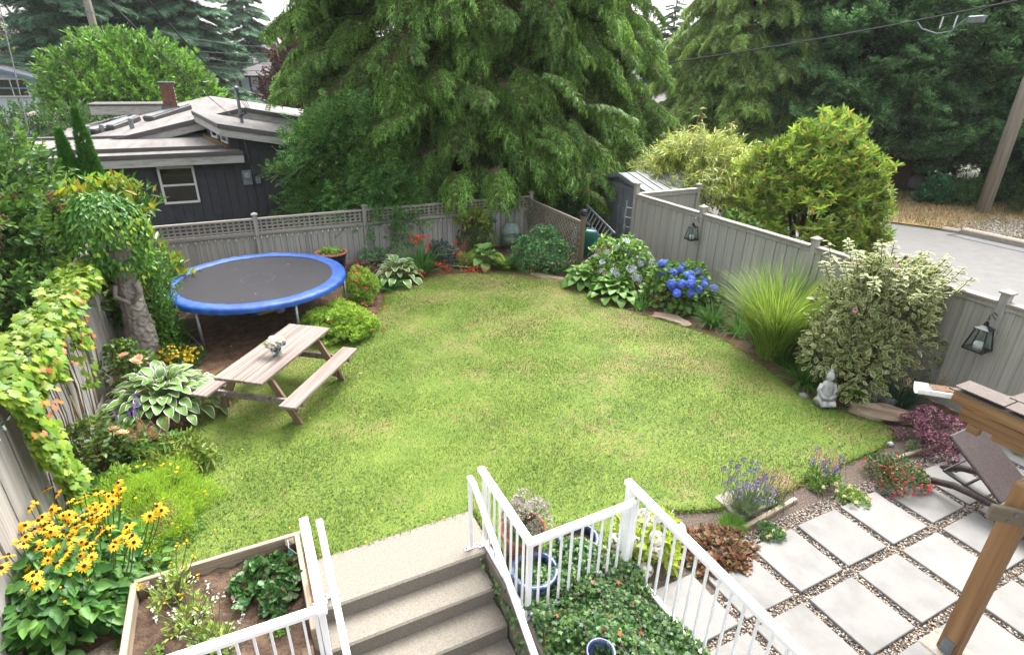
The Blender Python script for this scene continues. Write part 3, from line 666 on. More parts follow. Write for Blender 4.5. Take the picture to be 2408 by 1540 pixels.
# ================================================================== GREY HOUSE
hs_ = thing('grey_house', 'low charcoal grey house with pale flat pitched roofs and brick chimney behind the fence', 'house', (0, 0, 0))
M_roof = pmat('roof_membrane', [lin('#8a837e', .32), lin('#a8a19c', .32), lin('#bcb6b1', .32)], scale=1.4, rough=.85, bump=.1, bscale=8, stretch=(2.5, .35, 1), detail=8)
M_fascia = pmat('white_fascia', [lin('#a9a59c', K), lin('#cfccc5', K), lin('#dddad4', K)], scale=5, rough=.8, stretch=(.6, .6, 3))
M_trim = pmat('dark_trim', [lin('#5a5654', K), lin('#6e6966', K)], scale=4, rough=.6)
M_sid = pmat('charcoal_siding', [lin('#3f4046', K), lin('#4b4c52', K), lin('#54555b', K)], scale=5, rough=.75, bump=.15, bscale=60)
M_dark = pmat('dark_room', [lin('#15120f', .5), lin('#2a211a', .5)], scale=3, rough=.9)
M_wframe = pmat('white_frame', [lin('#d9d9d6', .6), lin('#e6e6e3', .62)], rough=.5)
M_pane = pmat('window_pane', [lin('#14130f', .6), lin('#241f1a', .6)], scale=1.2, rough=.08, spec=.7)
BW = 17.6
# front wall as separate vertical siding boards with recessed grooves
sdm = None
def zt(a): return 2.44 if a < .12 else 3.0-.19*(a-.12)
x = -4.2
while x < 6.0:
    w_ = .235; top = zt(x+w_/2); MB().box((x+w_/2, BW+.05, (top-.6)/2), (w_-.008, .1, top+.6), ch=.004).build('siding_board', M_sid, hs_); x += w_
MB().box((.9, BW+.13, 1.0), (10.2, .06, 3.2)).build('wall', M_trim, hs_)
def window(par, a, z, wd, ht, y, mid=True, vert=False, mat=None):
    wo_ = MB().box((a, y-.03, z), (wd-.06, .03, ht-.06)).build('window', M_pane, par)
    for (cx_, cz, sx_, sz_) in ((a, z+ht/2, wd+.05, .06), (a, z-ht/2, wd+.05, .06), (a-wd/2, z, .055, ht-.06), (a+wd/2, z, .055, ht-.06)): MB().box((cx_, y-.05, cz), (sx_, .05, sz_), ch=.005).build('frame', M_wframe, wo_)
    if mid: MB().box((a, y-.052, z), (wd-.055, .045, .05), ch=.005).build('frame', M_wframe, wo_)
    if vert: MB().box((a+.0, y-.052, z), (.045, .045, ht-.055), ch=.005).build('frame', M_wframe, wo_)
window(hs_, -1.36, 1.64, .80, .92, BW)
window(hs_, 1.72, 2.0, .72, .48, BW, False, True)
# lower flat roof over the left part
def slab(name, quad, th, mat, par):      # quad of four 3-D points, extruded down
    q = [np.array(p, float) for p in quad]; V = q+[p-np.array([0, 0, th]) for p in q]
    m = MB(); m.add(V, [(0, 1, 2, 3), (7, 6, 5, 4)]+[(i, i+4, (i+1) % 4+4, (i+1) % 4) for i in range(4)]); return m.build(name, mat, par)
yf = BW-.42
lr = slab('roof', [(-5.4, yf, 2.47), (.30, yf, 2.49), (-.3, 20.6, 2.60), (-5.4, 20.6, 2.58)], .04, M_roof, hs_)
MB().beam((-5.4, yf-.02, 2.43), (.33, yf-.02, 2.45), .05, .11, ch=.006).build('trim', M_trim, lr)
MB().beam((-5.4, yf+.01, 2.27), (.33, yf+.01, 2.29), .05, .20, ch=.004).build('fascia', M_fascia, lr)
MB().beam((-5.4, 20.62, 2.60), (-.35, 20.62, 2.62), .25, .10, ch=.006).build('trim', M_trim, lr)
# clerestory wall facing left, with two small windows and moss at its foot
p0, p1 = np.array([.13, BW+.02, 0]), np.array([-.50, 20.2, 0]); dv = nrm(p1-p0)
cw = MB(); cw.add([(p0[0], p0[1], 2.0), (p1[0], p1[1], 2.0), (p1[0], p1[1], 3.22), (p0[0], p0[1], 3.02), (p0[0]+.15, p0[1], 2.0), (p1[0]+.15, p1[1], 2.0), (p1[0]+.15, p1[1], 3.22), (p0[0]+.15, p0[1], 3.02)], [(0, 1, 2, 3), (7, 6, 5, 4), (0, 3, 7, 4), (1, 5, 6, 2), (3, 2, 6, 7), (0, 4, 5, 1)]); cw.build('wall', M_sid, hs_)
nv = np.array([-dv[1], dv[0], 0])
if nv[0] > 0: nv = -nv
for t0, t1 in ((.33, .93), (1.35, 1.95)):
    q0, q1 = p0+dv*t0, p0+dv*t1; R = np.stack([dv, nv, np.array([0, 0, 1.])], 1); c = (q0+q1)/2
    zc = 2.78+.05*t0
    wo_ = MB().box(c+nv*.02+np.array([0, 0, zc]), (.5, .03, .28), R=R).build('window', M_pane, hs_)
    for (dx, dz, sx_, sz_) in ((0, .17, .66, .06), (0, -.17, .66, .06), (-.3, 0, .06, .28), (.3, 0, .06, .28)): MB().box(c+nv*.04+dv*dx+np.array([0, 0, zc+dz]), (sx_, .05, sz_), R=R, ch=.004).build('frame', M_wframe, wo_)
M_moss = pmat('moss', [lin('#5b4a2c', K), lin('#7d6a38', K), lin('#a58a4e', K)], scale=20, rough=1, bump=1, bscale=60)
mm = MB(); mm.tube([p0+nv*.12+np.array([0, 0, 2.5]), (p0+p1)/2+nv*.12+np.array([0, 0, 2.56]), p1+nv*.1+np.array([0, 0, 2.6])], [.11, .10, .07], 8); mm.build('moss', M_moss, hs_, smooth=True)
# upper shed roof over the right part (falls to the right)
uf = [(-.12, BW-.55, 3.20), (6.2, BW-.55, 2.05), (5.6, 20.4, 2.2), (-.78, 20.3, 3.34)]
ur = slab('roof', uf, .03, M_roof, hs_)
MB().beam(np.array(uf[0])+[0, -.02, -.06], np.array(uf[1])+[0, -.02, -.06], .05, .12, ch=.006).build('trim', M_trim, ur)
MB().beam(np.array(uf[0])+[0, .015, -.215], np.array(uf[1])+[0, .015, -.215], .05, .19, ch=.004).build('fascia', M_fascia, ur)
MB().beam(np.array(uf[0])+[-.02, -.02, -.06], np.array(uf[3])+[-.02, 0, -.06], .05, .12, ch=.006).build('trim', M_trim, ur)
MB().beam(np.array(uf[0])+[.015, .0, -.215], np.array(uf[3])+[.015, 0, -.215], .05, .19, ch=.004).build('fascia', M_fascia, ur)
# main gable roof further back
ap, lf_, rt_ = (.63, 3.40), (-5.2, 2.08), (6.5, 2.28); yg, yb = 20.3, 31.0
rl = slab('roof', [(lf_[0], yg, lf_[1]), (ap[0], yg, ap[1]), (ap[0]-1.0, yb, ap[1]-.05), (lf_[0]-.9, yb, lf_[1])], .06, M_roof, hs_)
rr_ = slab('roof', [(ap[0], yg, ap[1]), (rt_[0], yg, rt_[1]), (rt_[0], yb, rt_[1]), (ap[0]-1.0, yb, ap[1]-.05)], .06, M_roof, hs_)
for q in (lf_, rt_):
    MB().beam((ap[0], yg-.03, ap[1]-.05), (q[0], yg-.03, q[1]-.05), .05, .13, ch=.006).build('trim', M_trim, rl)
    MB().beam((ap[0], yg+.01, ap[1]-.22), (q[0], yg+.01, q[1]-.22), .05, .21, ch=.004).build('fascia', M_fascia, rl)
gw = MB(); gw.sweep([(-4.6, yg+1.0, -.5), (6, yg+1.0, -.5), (6, yg+1.0, 2.3), (ap[0], yg+1.0, ap[1]-.1), (-4.6, yg+1.0, 2.1)], (0, 0, 0), (0, .2, 0)); gw.build('wall', M_sid, hs_)
def zroof(a, b):  # height of the left slope at (a, b)
    axx = ap[0]-1.0*(b-yg)/(yb-yg); return ap[1]-(axx-a)*(ap[1]-lf_[1])/(ap[0]-lf_[0])
# skylights, vents, chimney on the main roof
for (px0, py0, px1, py1, wd) in ((345, 266, 442, 240, .5), (210, 283, 315, 258, .45), (250, 268, 330, 252, .3)):
    q0 = WB(px0, py0, 24.0); q1 = WB(px1, py1, 27.0); za, zb = zroof(q0[0], 24.0)+.06, zroof(q1[0], 27.0)+.06
    sk = MB().beam((q0[0], 24.0, za), (q1[0], 25.2, zb), wd, .16, ch=.02).build('skylight', M_trim, hs_)
    MB().beam((q0[0], 24.02, za+.095), (q1[0], 25.22, zb+.095), wd*.7, .02).build('pane', pmat('skylight_pane', [lin('#8f9294', K), lin('#a9acae', K)], rough=.3), sk)
M_pipe = pmat('galvanised', [lin('#8d949a', K), lin('#b0b6bb', K)], scale=12, rough=.45, metal=.5)
for (px, py, h) in ((312, 305, .3), (512//1, 0, 0), (233, 280, .22), (205, 300, .28)):
    if h == 0: continue
    q = WB(px, py, 22.5 if px > 250 else 24); z = zroof(q[0], q[1]); MB().lathe([(.07, -.05), (.07, h), (.05, h+.01), (.045, h-.05), (0, h-.06)], 12, (q[0], q[1], z)).build('vent_pipe', M_pipe, hs_)
M_brick = pmat('chimney_brick', [lin('#7d4d40', K), lin('#9c6553', K), lin('#b07a66', K)], scale=9, rough=.9, bump=.3, bscale=50, objr=.18)
M_mort = pmat('mortar', [lin('#8d8178', K), lin('#a3978c', K)], scale=20, rough=.95)
cx0, cy0 = -1.62, 25.0; czb = 3.05
chm = MB().box((cx0, cy0, czb+.46), (.42, .42, .92)).build('chimney', M_mort, hs_)
bk = MB().box((0, 0, 0), (.135, .05, .045), ch=.004).mesh('brick', M_brick)
for r_ in range(14):
    z = czb+.12+r_*.056; off = .07 if r_ % 2 else 0
    for k in range(3):
        t = -.145+k*.145+off*(.3)
        link('brick', bk, chm, (cx0+t, cy0-.197, z)); link('brick', bk, chm, (cx0-.197, cy0+t, z), (0, 0, math.pi/2))
MB().box((cx0, cy0, czb+.95), (.54, .54, .07), ch=.01).build('cap', M_trim, chm)
fl = MB(); fl.add([(cx0-.36, cy0-.36, czb-.12), (cx0+.36, cy0-.36, czb-.02), (cx0+.36, cy0+.36, czb), (cx0-.36, cy0+.36, czb-.1), (cx0-.27, cy0-.27, czb+.2), (cx0+.27, cy0-.27, czb+.2), (cx0+.27, cy0+.27, czb+.2), (cx0-.27, cy0+.27, czb+.2)], [(0, 1, 5, 4), (1, 2, 6, 5), (2, 3, 7, 6), (3, 0, 4, 7)]); fl.build('flashing', M_trim, chm)
# box-like parapet of the roof behind
MB().box((-3.4, 29.5, 2.9), (2.6, 1.6, .36), ch=.02).build('roof_box', M_fascia, hs_); MB().box((-3.4, 29.5, 3.11), (2.7, 1.7, .08), ch=.02).build('trim', M_trim, hs_)
# electricity meter, junction box, conduit and service mast
mt = MB().box((.33, BW-.06, 1.74), (.25, .12, .40), ch=.012).build('meter_box', M_pipe, hs_)
MB().add(*[(lambda m: (m.v, m.f))(MB().lathe([(.085, 0), (.085, .05), (.06, .09), (0, .10)], 18))][0]).build('meter_dial', pmat('meter_glass', [lin('#b9c0c4', K), lin('#cfd4d6', K)], rough=.15), mt, (.34, BW-.12, 1.80), (math.pi/2, 0, 0))
MB().box((.34, BW-.222, 1.83), (.055, .006, .016)).build('display', M_black, mt)
MB().box((.60, BW-.05, 1.66), (.14, .1, .2), ch=.01).build('junction_box', M_pipe, hs_)
MB().tube([(.36, BW-.04, 1.94), (.37, BW-.04, 2.3), (.26, BW-.04, 2.5), (.26, BW-.04, 2.95)], .03, 8).build('conduit', M_sid, hs_)
MB().tube([(.5, BW-.02, 1.6), (.5, BW-.02, 2.0), (.43, BW-.02, 2.5), (.42, BW-.02, 2.98)], .012, 6).build('cable', M_pipe, hs_)
mast = MB().tube([(.46, 18.3, 3.0), (.46, 18.3, 3.95)], .045, 10)
mast.ball((.46, 18.3, 4.0), (.07, .09, .07), 10, 6); mast.build('service_mast', M_pipe, hs_)
for k in range(4): MB().tube([(.46, 18.25, 3.95), (.5+.05*k, 18.2, 3.75), (.62+.04*k, 18.2, 3.5-.04*k), (.56, 18.2, 3.35), (.40, 18.2, 3.32-.03*k)], .008, 5).build('service_cable', M_black, hs_)
MB().tube([(.5, 18.3, 3.85), (.75, 18.3, 3.95), (.9, 18.3, 4.05), (.9, 18.3, 4.3)], .012, 6).build('antenna', M_pipe, hs_)

# ================================================================== TRAMPOLINE
TC = (.08, 11.25); TR = 1.60; TZ = .86
tp = thing('trampoline', 'round trampoline with black mat and blue padded rim on steel legs', 'trampoline', (TC[0], TC[1], 0))
M_mat = pmat('trampoline_mat', [lin('#2f2d33', .36), lin('#3c3a41', .36)], scale=2, rough=.85, bump=.1, bscale=300)
M_blue = pmat('blue_vinyl', [lin('#1350b4', .36), lin('#1f66cc', .36), lin('#3a80de', .38)], scale=5, rough=.5, bump=.5, bscale=9, dist=.02)
M_steel = pmat('steel_tube', [lin('#9aa3a2', K), lin('#c0c8c6', K)], scale=10, rough=.4, metal=.6)
mm = MB(); N_ = 64
V = [(0, 0, -.03)]; 
for rr2 in (.45, .9, 1.39):
    for j in range(N_): an = 2*math.pi*j/N_; V.append((rr2*math.cos(an), rr2*math.sin(an), -.03+.012*(rr2/1.3)**2))
Fc = [(0, 1+j, 1+(j+1) % N_) for j in range(N_)]
for k in range(2): Fc += [(1+k*N_+j, 1+(k+1)*N_+j, 1+(k+1)*N_+(j+1) % N_, 1+k*N_+(j+1) % N_) for j in range(N_)]
mm.add([(v[0], v[1], v[2]+TZ) for v in V], Fc); mo = mm.build('mat', M_mat, tp)
rm = MB()
for k in range(12):
    an = 2*math.pi*k/12; rm.box((.30*math.cos(an), .30*math.sin(an), TZ-.0275), (.10, .012, .002), rz=an+math.pi/2)
lt_ = Cloud(); N = 16; aa, rr5 = U(N, 0, 6.28), 1.3*np.sqrt(U(N)); lt_.add(T_leaf(.5, .1, .2), np.column_stack([rr5*np.cos(aa), rr5*np.sin(aa), np.full(N, TZ-.02)]), np.column_stack([rv(N)[:, :2], np.zeros(N)]), np.array([0, 0, 1.])+rv(N)*.2, U(N, .03, .06)); lt_.build('fallen_leaves', pmat('dry_leaf', [lin('#8a6a3c', .5), lin('#b08a4c', .5)], island=1.0), tp)
rm.build('print', pmat('grey_print', [lin('#5c5a64', K), lin('#63616b', K)]), mo)
def pad(a0, a1):
    m = MB(); prof = [(1.37, -.01), (1.385, .008), (1.46, .016), (1.56, .014), (1.61, .0), (1.63, -.03), (1.63, -.09)]; n = 10; V = []
    for i in range(n+1):
        an = a0+(a1-a0)*i/n
        for k, (r_, z) in enumerate(prof): 
            wv = .006*math.sin(an*37+k*1.3)+.004*math.sin(an*91)
            V.append(((r_+(wv if k > 4 else 0))*math.cos(an), (r_+(wv if k > 4 else 0))*math.sin(an), TZ+z+wv*(1.5 if k in (2, 3, 6) else .5)))
    P_ = len(prof); m.add(V, [(i*P_+k, (i+1)*P_+k, (i+1)*P_+k+1, i*P_+k+1) for i in range(n) for k in range(P_-1)]); return m
for k in range(8): pad(k*math.pi/4+.002, (k+1)*math.pi/4+.001).build('rim_pad', M_blue, tp, smooth=True)
ri = MB(); ri.tube([(1.585*math.cos(2*math.pi*j/48), 1.585*math.sin(2*math.pi*j/48), TZ-.06) for j in range(49)], .024, 8); ri.build('frame', M_steel, tp, smooth=True)
for k in range(6):
    an = rad(-71+60*k); MB().tube([(1.58*math.cos(an), 1.58*math.sin(an), TZ-.06), (1.57*math.cos(an), 1.57*math.sin(an), .02)], .025, 10).build('leg', M_steel, tp, smooth=True)
for k in range(3):
    a0, a1 = rad(-71+120*k), rad(-11+120*k); MB().tube([(1.57*math.cos(a0), 1.57*math.sin(a0), .06), (1.57*math.cos(a1), 1.57*math.sin(a1), .06)], .022, 8).build('base_tube', M_steel, tp, smooth=True)
M_plb = pmat('plastic_blue', [lin('#1d6fb8', .6), lin('#2d86d0', .6)], rough=.4); M_ply = pmat('plastic_yellow', [lin('#d8b21e', .6), lin('#e8c83a', .6)], rough=.4)
q = G(628, 738); tg = thing('toy_gun', 'blue and yellow plastic water toy lying under the trampoline', 'toy', (q[0], q[1], .03), .4)
MB().tube([(-.28, 0, .02), (.0, 0, .02), (.05, 0, .02), (.2, 0, .02)], [.02, .025, .04, .035], 8).build('barrel', M_plb, tg, smooth=True); MB().tube([(-.2, -.05, .03), (.22, -.09, .03)], .025, 8).build('pump', M_ply, tg, smooth=True)
MB().beam((.1, 0, .01), (.16, -.12, .01), .04, .03, ch=.01).build('handle', M_plb, tg)
q = G(660, 735); MB_ = MB(); MB_.ball((0, 0, .05), (.1, .08, .05), 12, 7, fn=lambda d: 1+.25*math.sin(d[0]*9+d[1]*5)*math.cos(d[2]*8)); tag(MB_.build('crumpled_paper', pmat('paper', [lin('#c9cbd0', K), lin('#e4e6ea', K)], rough=.9), None, (q[0], q[1], 0)), 'crumpled pale paper lying in the shade under the trampoline', 'paper')

# ================================================================== PICNIC TABLE
tb = thing('picnic_table', 'weathered wooden picnic table with two attached benches on the lawn', 'picnic table', (.14, 7.98, .02), rad(52.5))
M_tw = woodmat('table_wood', [lin('#6f5f56', K), lin('#99877c', K), lin('#b3a39a', K), lin('#c0b2aa', K)], 'X', objr=.1, streak=20)
M_twl = woodmat('table_leg_wood', [lin('#7d644c', K), lin('#9c8066', K), lin('#b3977b', K)], 'Z', objr=.1)
pk = MB().box((0, 0, 0), (1.80, .136, .042), ch=.006).mesh('plank', M_tw)
for i in range(5): link('plank', pk, tb, (random.uniform(-.006, .006), -.284+i*.142, .745), (0, 0, random.uniform(-.002, .002)))
bp = MB().box((0, 0, 0), (1.80, .25, .042), ch=.006).mesh('bench', M_tw)
for sg in (-1, 1): link('bench', bp, tb, (0, sg*.66, .435))
for x in (-.62, .62):
    for sg in (-1, 1):
        MB().beam((x, sg*.24, .72), (x, sg*.66, .0), .042, .10, up=(1, 0, 0)).mesh('x', M_twl)
        MB().beam((x, sg*.235, .722), (x, sg*.62, .0), .10, .045, up=(1, 0, 0), ch=.004).build('leg', M_twl, tb)
        MB().lathe([(0, .0), (.012, .0), (.012, .01), (0, .012)], 8).build('bolt', M_pipe, tb, (x-(.052 if x < 0 else -.052)+(-.03 if x < 0 else .03), sg*.42, .375), (0, -math.pi/2 if x < 0 else math.pi/2, 0))
        MB().beam((x+.045*(1 if x < 0 else -1), sg*.60, .41), (x+.045*(1 if x < 0 else -1), sg*.50, .10), .09, .04, up=(1, 0, 0), ch=.004).build('brace', M_twl, tb)
    xx = x-.047*(1 if x < 0 else -1)
    MB().beam((xx, -.76, .375), (xx, .76, .375), .045, .09, ch=.004).build('cross_beam', M_tw, tb)
    MB().beam((x-.04, -.33, .70), (x-.04, .33, .70), .045, .045, ch=.004).build('cleat', M_tw, tb)
# vase of flowers on it
q = G(652, 838, .77); VL = (q[0], q[1], .79)
vs = thing('flower_vase', 'glass vase of cream and slate blue hydrangeas on the picnic table', 'vase', VL)
M_glass = glassmat('clear_glass'); va = MB(); va.lathe([(0, .0), (.06, .0), (.068, .02), (.07, .07), (.06, .115), (.068, .13), (.062, .13), (.054, .113), (.062, .07), (.06, .02), (0, .012)], 24); va.build('glass', M_glass, vs, smooth=True)
M_stem = leafmat('cut_stems', [lin('#5d8a2e', K), lin('#84a83e', K)], .2); vc2 = Cloud()
N = 40; vc2.add(T_leaf(.5), np.column_stack([rng.normal(0, .025, (N, 2)), U(N, .02, .09)]), np.array([0, 0, 1.])+rv(N)*.6, rv(N), .05); vc2.build('stems', M_stem, vs)
M_cream = leafmat('cream_petals', [lin('#e9e0c4', .55), lin('#f4efdc', .6), lin('#fbf8ee', .62)], .3); M_slate = leafmat('slate_petals', [lin('#46587c', K), lin('#5f7396', K), lin('#7c8cab', K)], .25)
def head_mesh(name, mat, R, N, ps, sq=.8):
    c = Cloud(); d = unit(rv(N)); c.add(T_whorl(4, .8, .2), d*R*np.array([1, 1, sq]), unit(np.cross(d, rv(N))), d, ps); return c.mesh(name, mat)
hc = head_mesh('bloom', M_cream, .06, 60, .022); hsl = head_mesh('bloom', M_slate, .038, 40, .016)
for (x, y, z) in ((-.08, 0, .19), (-.02, .05, .22), (.04, -.02, .2), (-.03, -.05, .18), (.08, .05, .19)): link('bloom', hc, vs, (x, y, z), (random.random(), random.random(), 0))
for (x, y, z) in ((-.03, -.09, .15), (.10, -.03, .18), (.03, -.08, .14)): link('bloom', hsl, vs, (x, y, z))
lf2 = Cloud(); lf2.add(T_leaf(.75, .1, .2), np.array([(-.05, .02, .15), (-.06, .05, .17), (.05, .08, .17)]), np.array([(-1, .5, .3), (-.7, 1, .4), (.2, 1, .3)]), np.array([(0, 0, 1.)]*3), np.array([.17, .12, .1])); lf2.build('leaf', M_stem, vs)

# ================================================================== GARDEN SHELTER (right foreground)
gz = thing('garden_shelter', 'corner of a timber shelter with shingle roof, white gutter and thick post', 'shelter', (0, 0, 0))
M_tim = woodmat('shelter_timber', [lin('#7a5734', K), lin('#a57a4c', K), lin('#bd9363', K), lin('#c9a172', K)], 'Y', objr=.08, streak=12)
M_timz = woodmat('shelter_post', [lin('#805a36', K), lin('#a37649', K), lin('#b98d5e', K), lin('#c49b6c', K)], 'Z', objr=.05, streak=14)
M_gry = woodmat('grey_bracket', [lin('#857764', K), lin('#a59680', K)], 'X', streak=14)
M_shing = pmat('roof_shingle', [lin('#6c5f59', .34), lin('#8f827b', .34), lin('#a59890', .34)], scale=120, rough=.95, bump=.5, bscale=200, dist=.004)
px_, py_ = 4.84, 1.25
MB().box((px_, py_, .93), (.145, .145, 1.78), ch=.014).build('post', M_timz, gz)
MB().box((px_, py_, .02), (.34, .34, .06), ch=.02).build('footing', M_conc, gz)
MB().box((px_-.078, py_+.0, .10), (.012, .09, .2)).build('post_bracket', M_pipe, gz)
MB().box((0, 0, 0), (.62, .04, .13), ch=.006).build('bracket_board', M_gry, gz, (px_-.03, py_-.14, 1.60), (0, 0, -math.pi/4))
for dx, dz in ((-.16, .03), (-.19, -.035), (-.02, .02)): MB().lathe([(0, 0), (.013, 0), (.013, .01), (.006, .012), (0, .014)], 8).build('bolt', M_pipe, gz, (px_-.03+dx*.7071-.016, py_-.14-dx*.7071-.016, 1.60+dz), (math.pi/2, 0, -math.pi/4))
MB().beam((4.94, 1.60, 2.0), (4.94, -1.5, 2.0), .05, .09, ch=.01).build('beam', M_tim, gz)
MB().beam((4.82, 1.80, 2.125), (4.82, -1.5, 2.125), .06, .12, ch=.01).build('beam', M_tim, gz)
MB().box((4.93, 1.72, 1.99), (.05, .09, .1), ch=.006).build('beam_end', M_tim, gz)
for k in range(3): MB().beam((4.74, 1.5-.9*k, 2.24), (5.0+.85*k, 1.5-.9*k, 2.29+.17*k), .045, .1, ch=.006).build('rafter', M_tim, gz)
MB().beam((4.74, 1.86, 2.262), (4.74, -1.5, 2.262), .04, .10, ch=.008).build('fascia', M_tim, gz)
rfm = slab('roof', [(4.68, 1.88, 2.335), (4.68, -1.6, 2.335), (8.16, -1.6, 2.42), (4.69, 1.87, 2.336)], .012, M_shing, gz)
shm = MB().box((0, 0, 0), (.2, .32, .008)).mesh('shingle', M_shing)
sl_ang = math.atan2(.085, 3.48)
for r_ in range(9):
    for k in range(8): link('shingle', shm, rfm, (4.76+r_*.17*math.cos(sl_ang), 1.68-r_*.18-k*.335-(.1 if r_ % 2 else 0)+random.uniform(-.01, .01), 2.372+r_*.17*math.sin(sl_ang)), (0, -sl_ang+.03+random.uniform(-.02, .02), random.uniform(-.02, .02)))
gt = MB(); n = 9; V = []
for (gx, gy) in ((4.62, 2.06), (7.2, -.52)):     # the gutter follows the diagonal eave
    for i in range(n): an = math.pi+math.pi*i/(n-1); V.append((gx+.065*.7071*math.cos(an), gy+.065*.7071*math.cos(an), 2.27+.065*math.sin(an)))
gt.add(V, [(i, i+1, n+i+1, n+i) for i in range(n-1)]); gt.add(V[:n], [tuple(range(n))]); go_ = gt.build('gutter', M_white, gz, smooth=False)
md = go_.modifiers.new('t', 'SOLIDIFY'); md.thickness = .006
MB().beam((4.68, 2.0, 2.275), (7.1, -.42, 2.275), .1, .004).build('gutter_debris', M_soil, gz)

# ================================================================== SUN LOUNGER
lg = thing('sun_lounger', 'dark brown wicker sun lounger with raised backrest on the patio', 'sun lounger', (0, 0, 0))
def wicker():
    m, nt, nd, lk, bs = _new('wicker'); tc = nd.new('ShaderNodeTexCoord')
    w1 = nd.new('ShaderNodeTexBrick'); w1.inputs['Scale'].default_value = 26; w1.inputs['Color1'].default_value = lin('#4a3633', .34); w1.inputs['Color2'].default_value = lin('#75605c', .36); w1.inputs['Mortar'].default_value = lin('#1c1414', .4); w1.inputs['Mortar Size'].default_value = .03
    lk.new(tc.outputs['Object'], w1.inputs['Vector']); lk.new(w1.outputs[0], bs.inputs['Base Color']); bs.inputs['Roughness'].default_value = .45
    bp = nd.new('ShaderNodeBump'); bp.inputs['Strength'].default_value = .6; bp.inputs['Distance'].default_value = .006; lk.new(w1.outputs[1], bp.inputs['Height']); bp.invert = True; lk.new(bp.outputs[0], bs.inputs['Normal']); return m
M_wick = wicker()
xa, xb = 6.84, 7.46
bk0, bk1 = (2.58, .80), (1.92, .34)     # (y, z) of the backrest top and hinge
bw = MB().beam((0, 0, 0), (0, math.hypot(bk0[0]-bk1[0], bk0[1]-bk1[1]), 0), xb-xa, .04, ch=.012).build('backrest', M_wick, lg, ((xa+xb)/2, bk1[0], bk1[1]), (math.atan2(bk0[1]-bk1[1], bk0[0]-bk1[0]), 0, 0))
MB().box(((xa+xb)/2, 1.25, .33), (xb-xa, 1.3, .04), ch=.012).build('seat', M_wick, lg)
for x in (xa+.03, xb-.03):
    MB().tube([(x, 2.74, .02), (x, 2.56, .16), (x, 2.36, .235), (x, 2.15, .26), (x, 1.9, .27), (x, 1.4, .275), (x, .7, .275)], .035, 8, flat=1.3).build('side_frame', M_wick, lg, smooth=True)
    MB().tube([(x, .75, .27), (x, .60, .02)], .033, 8).build('leg', M_wick, lg)
MB().tube([(xa+.06, 2.40, .40), (xa+.05, 2.52, .33), (xa+.06, 2.1, .27)], .012, 6).build('prop', M_black, lg); MB().tube([(xb-.06, 2.40, .40), (xb-.05, 2.52, .33), (xb-.06, 2.1, .27)], .012, 6).build('prop', M_black, lg)
MB().tube([(xa+.05, 2.52, .33), (xb-.05, 2.52, .33)], .011, 6).build('prop', M_black, lg)
MB().tube([(xa+.05, 2.3, .26), (xb-.05, 2.3, .26)], .018, 6).build('prop', M_black, lg)

# ================================================================== LANTERNS
M_wax = pmat('candle_wax', [lin('#e3ddd0', .6), lin('#efeae0', .62)], rough=.5)
def lantern(y, z, label, s=1.0, out=.16):
    t = thing('lantern', label, 'lantern', (XR-.06, y, z), 0, 'lanterns on the right fence')
    MB().tube([(0, 0, .0), (-out*.5, 0, .05), (-out, 0, .03), (-out*1.02, 0, .0)], .006, 5).build('bracket', M_black, t)
    MB().tube([(0, 0, -.07), (-out*.75, 0, .035)], .005, 5).build('bracket', M_black, t)
    c = (-out, 0, 0); h = .26*s; w0, w1 = .11*s, .065*s
    MB().tube([(c[0]+.03*math.cos(a), 0, -.035+.03*math.sin(a)) for a in np.linspace(0, 2*math.pi, 13)], .004, 5).build('ring', M_black, t)
    top = -.07; 
    r = MB(); r.lathe([(.022*s, 0), (.03*s, -.03*s), (.03*s, -.045*s), (w1*1.75, -.085*s), (w1*1.75, -.095*s), (w1*1.3, -.10*s)], 4, (c[0], 0, top)); r.v = [((v[0]-c[0])*.7071-(v[1])*.7071+c[0], (v[0]-c[0])*.7071+v[1]*.7071, v[2]) for v in r.v]; r.build('roof', M_black, t)
    zt_, zb_ = top-.10*s, top-.10*s-h
    for sx in (-1, 1):
        for sy in (-1, 1): MB().beam((c[0]+sx*w1, sy*w1, zt_), (c[0]+sx*w0, sy*w0, zb_), .014*s, .014*s).build('bar', M_black, t)
    for i in range(4):
        k = [(-1, -1), (1, -1), (1, 1), (-1, 1)]; p, q = k[i], k[(i+1) % 4]
        MB().beam((c[0]+p[0]*w0, p[1]*w0, zb_), (c[0]+q[0]*w0, q[1]*w0, zb_), .014*s, .016*s).build('bar', M_black, t)
        g_ = MB(); g_.add([(c[0]+p[0]*w1*.97, p[1]*w1*.97, zt_), (c[0]+q[0]*w1*.97, q[1]*w1*.97, zt_), (c[0]+q[0]*w0*.97, q[1]*w0*.97, zb_), (c[0]+p[0]*w0*.97, p[1]*w0*.97, zb_)], [(0, 1, 2, 3)]); o = g_.build('pane', M_glass, t); m_ = o.modifiers.new('t', 'SOLIDIFY'); m_.thickness = .003
    MB().box((c[0], 0, zb_-.006), (w0*2.1, w0*2.1, .012), ch=.002).build('base', M_black, t)
    MB().lathe([(0, 0), (.05*s, 0), (.055*s, .05*s), (.05*s, .09*s), (.02*s, .085*s), (0, .07*s)], 14, (c[0], 0, zb_+.002)).build('candle', M_wax, t, smooth=True)
q1 = WA(1640, 545, XR-.2); q2 = WA(2308, 755, XR-.2)
lantern(9.15, 1.63, 'small black candle lantern hanging high on the right fence above the blue hydrangea')
lantern(3.42, 1.58, 'larger black candle lantern hanging on the right fence near the variegated shrub', 1.12, .2)

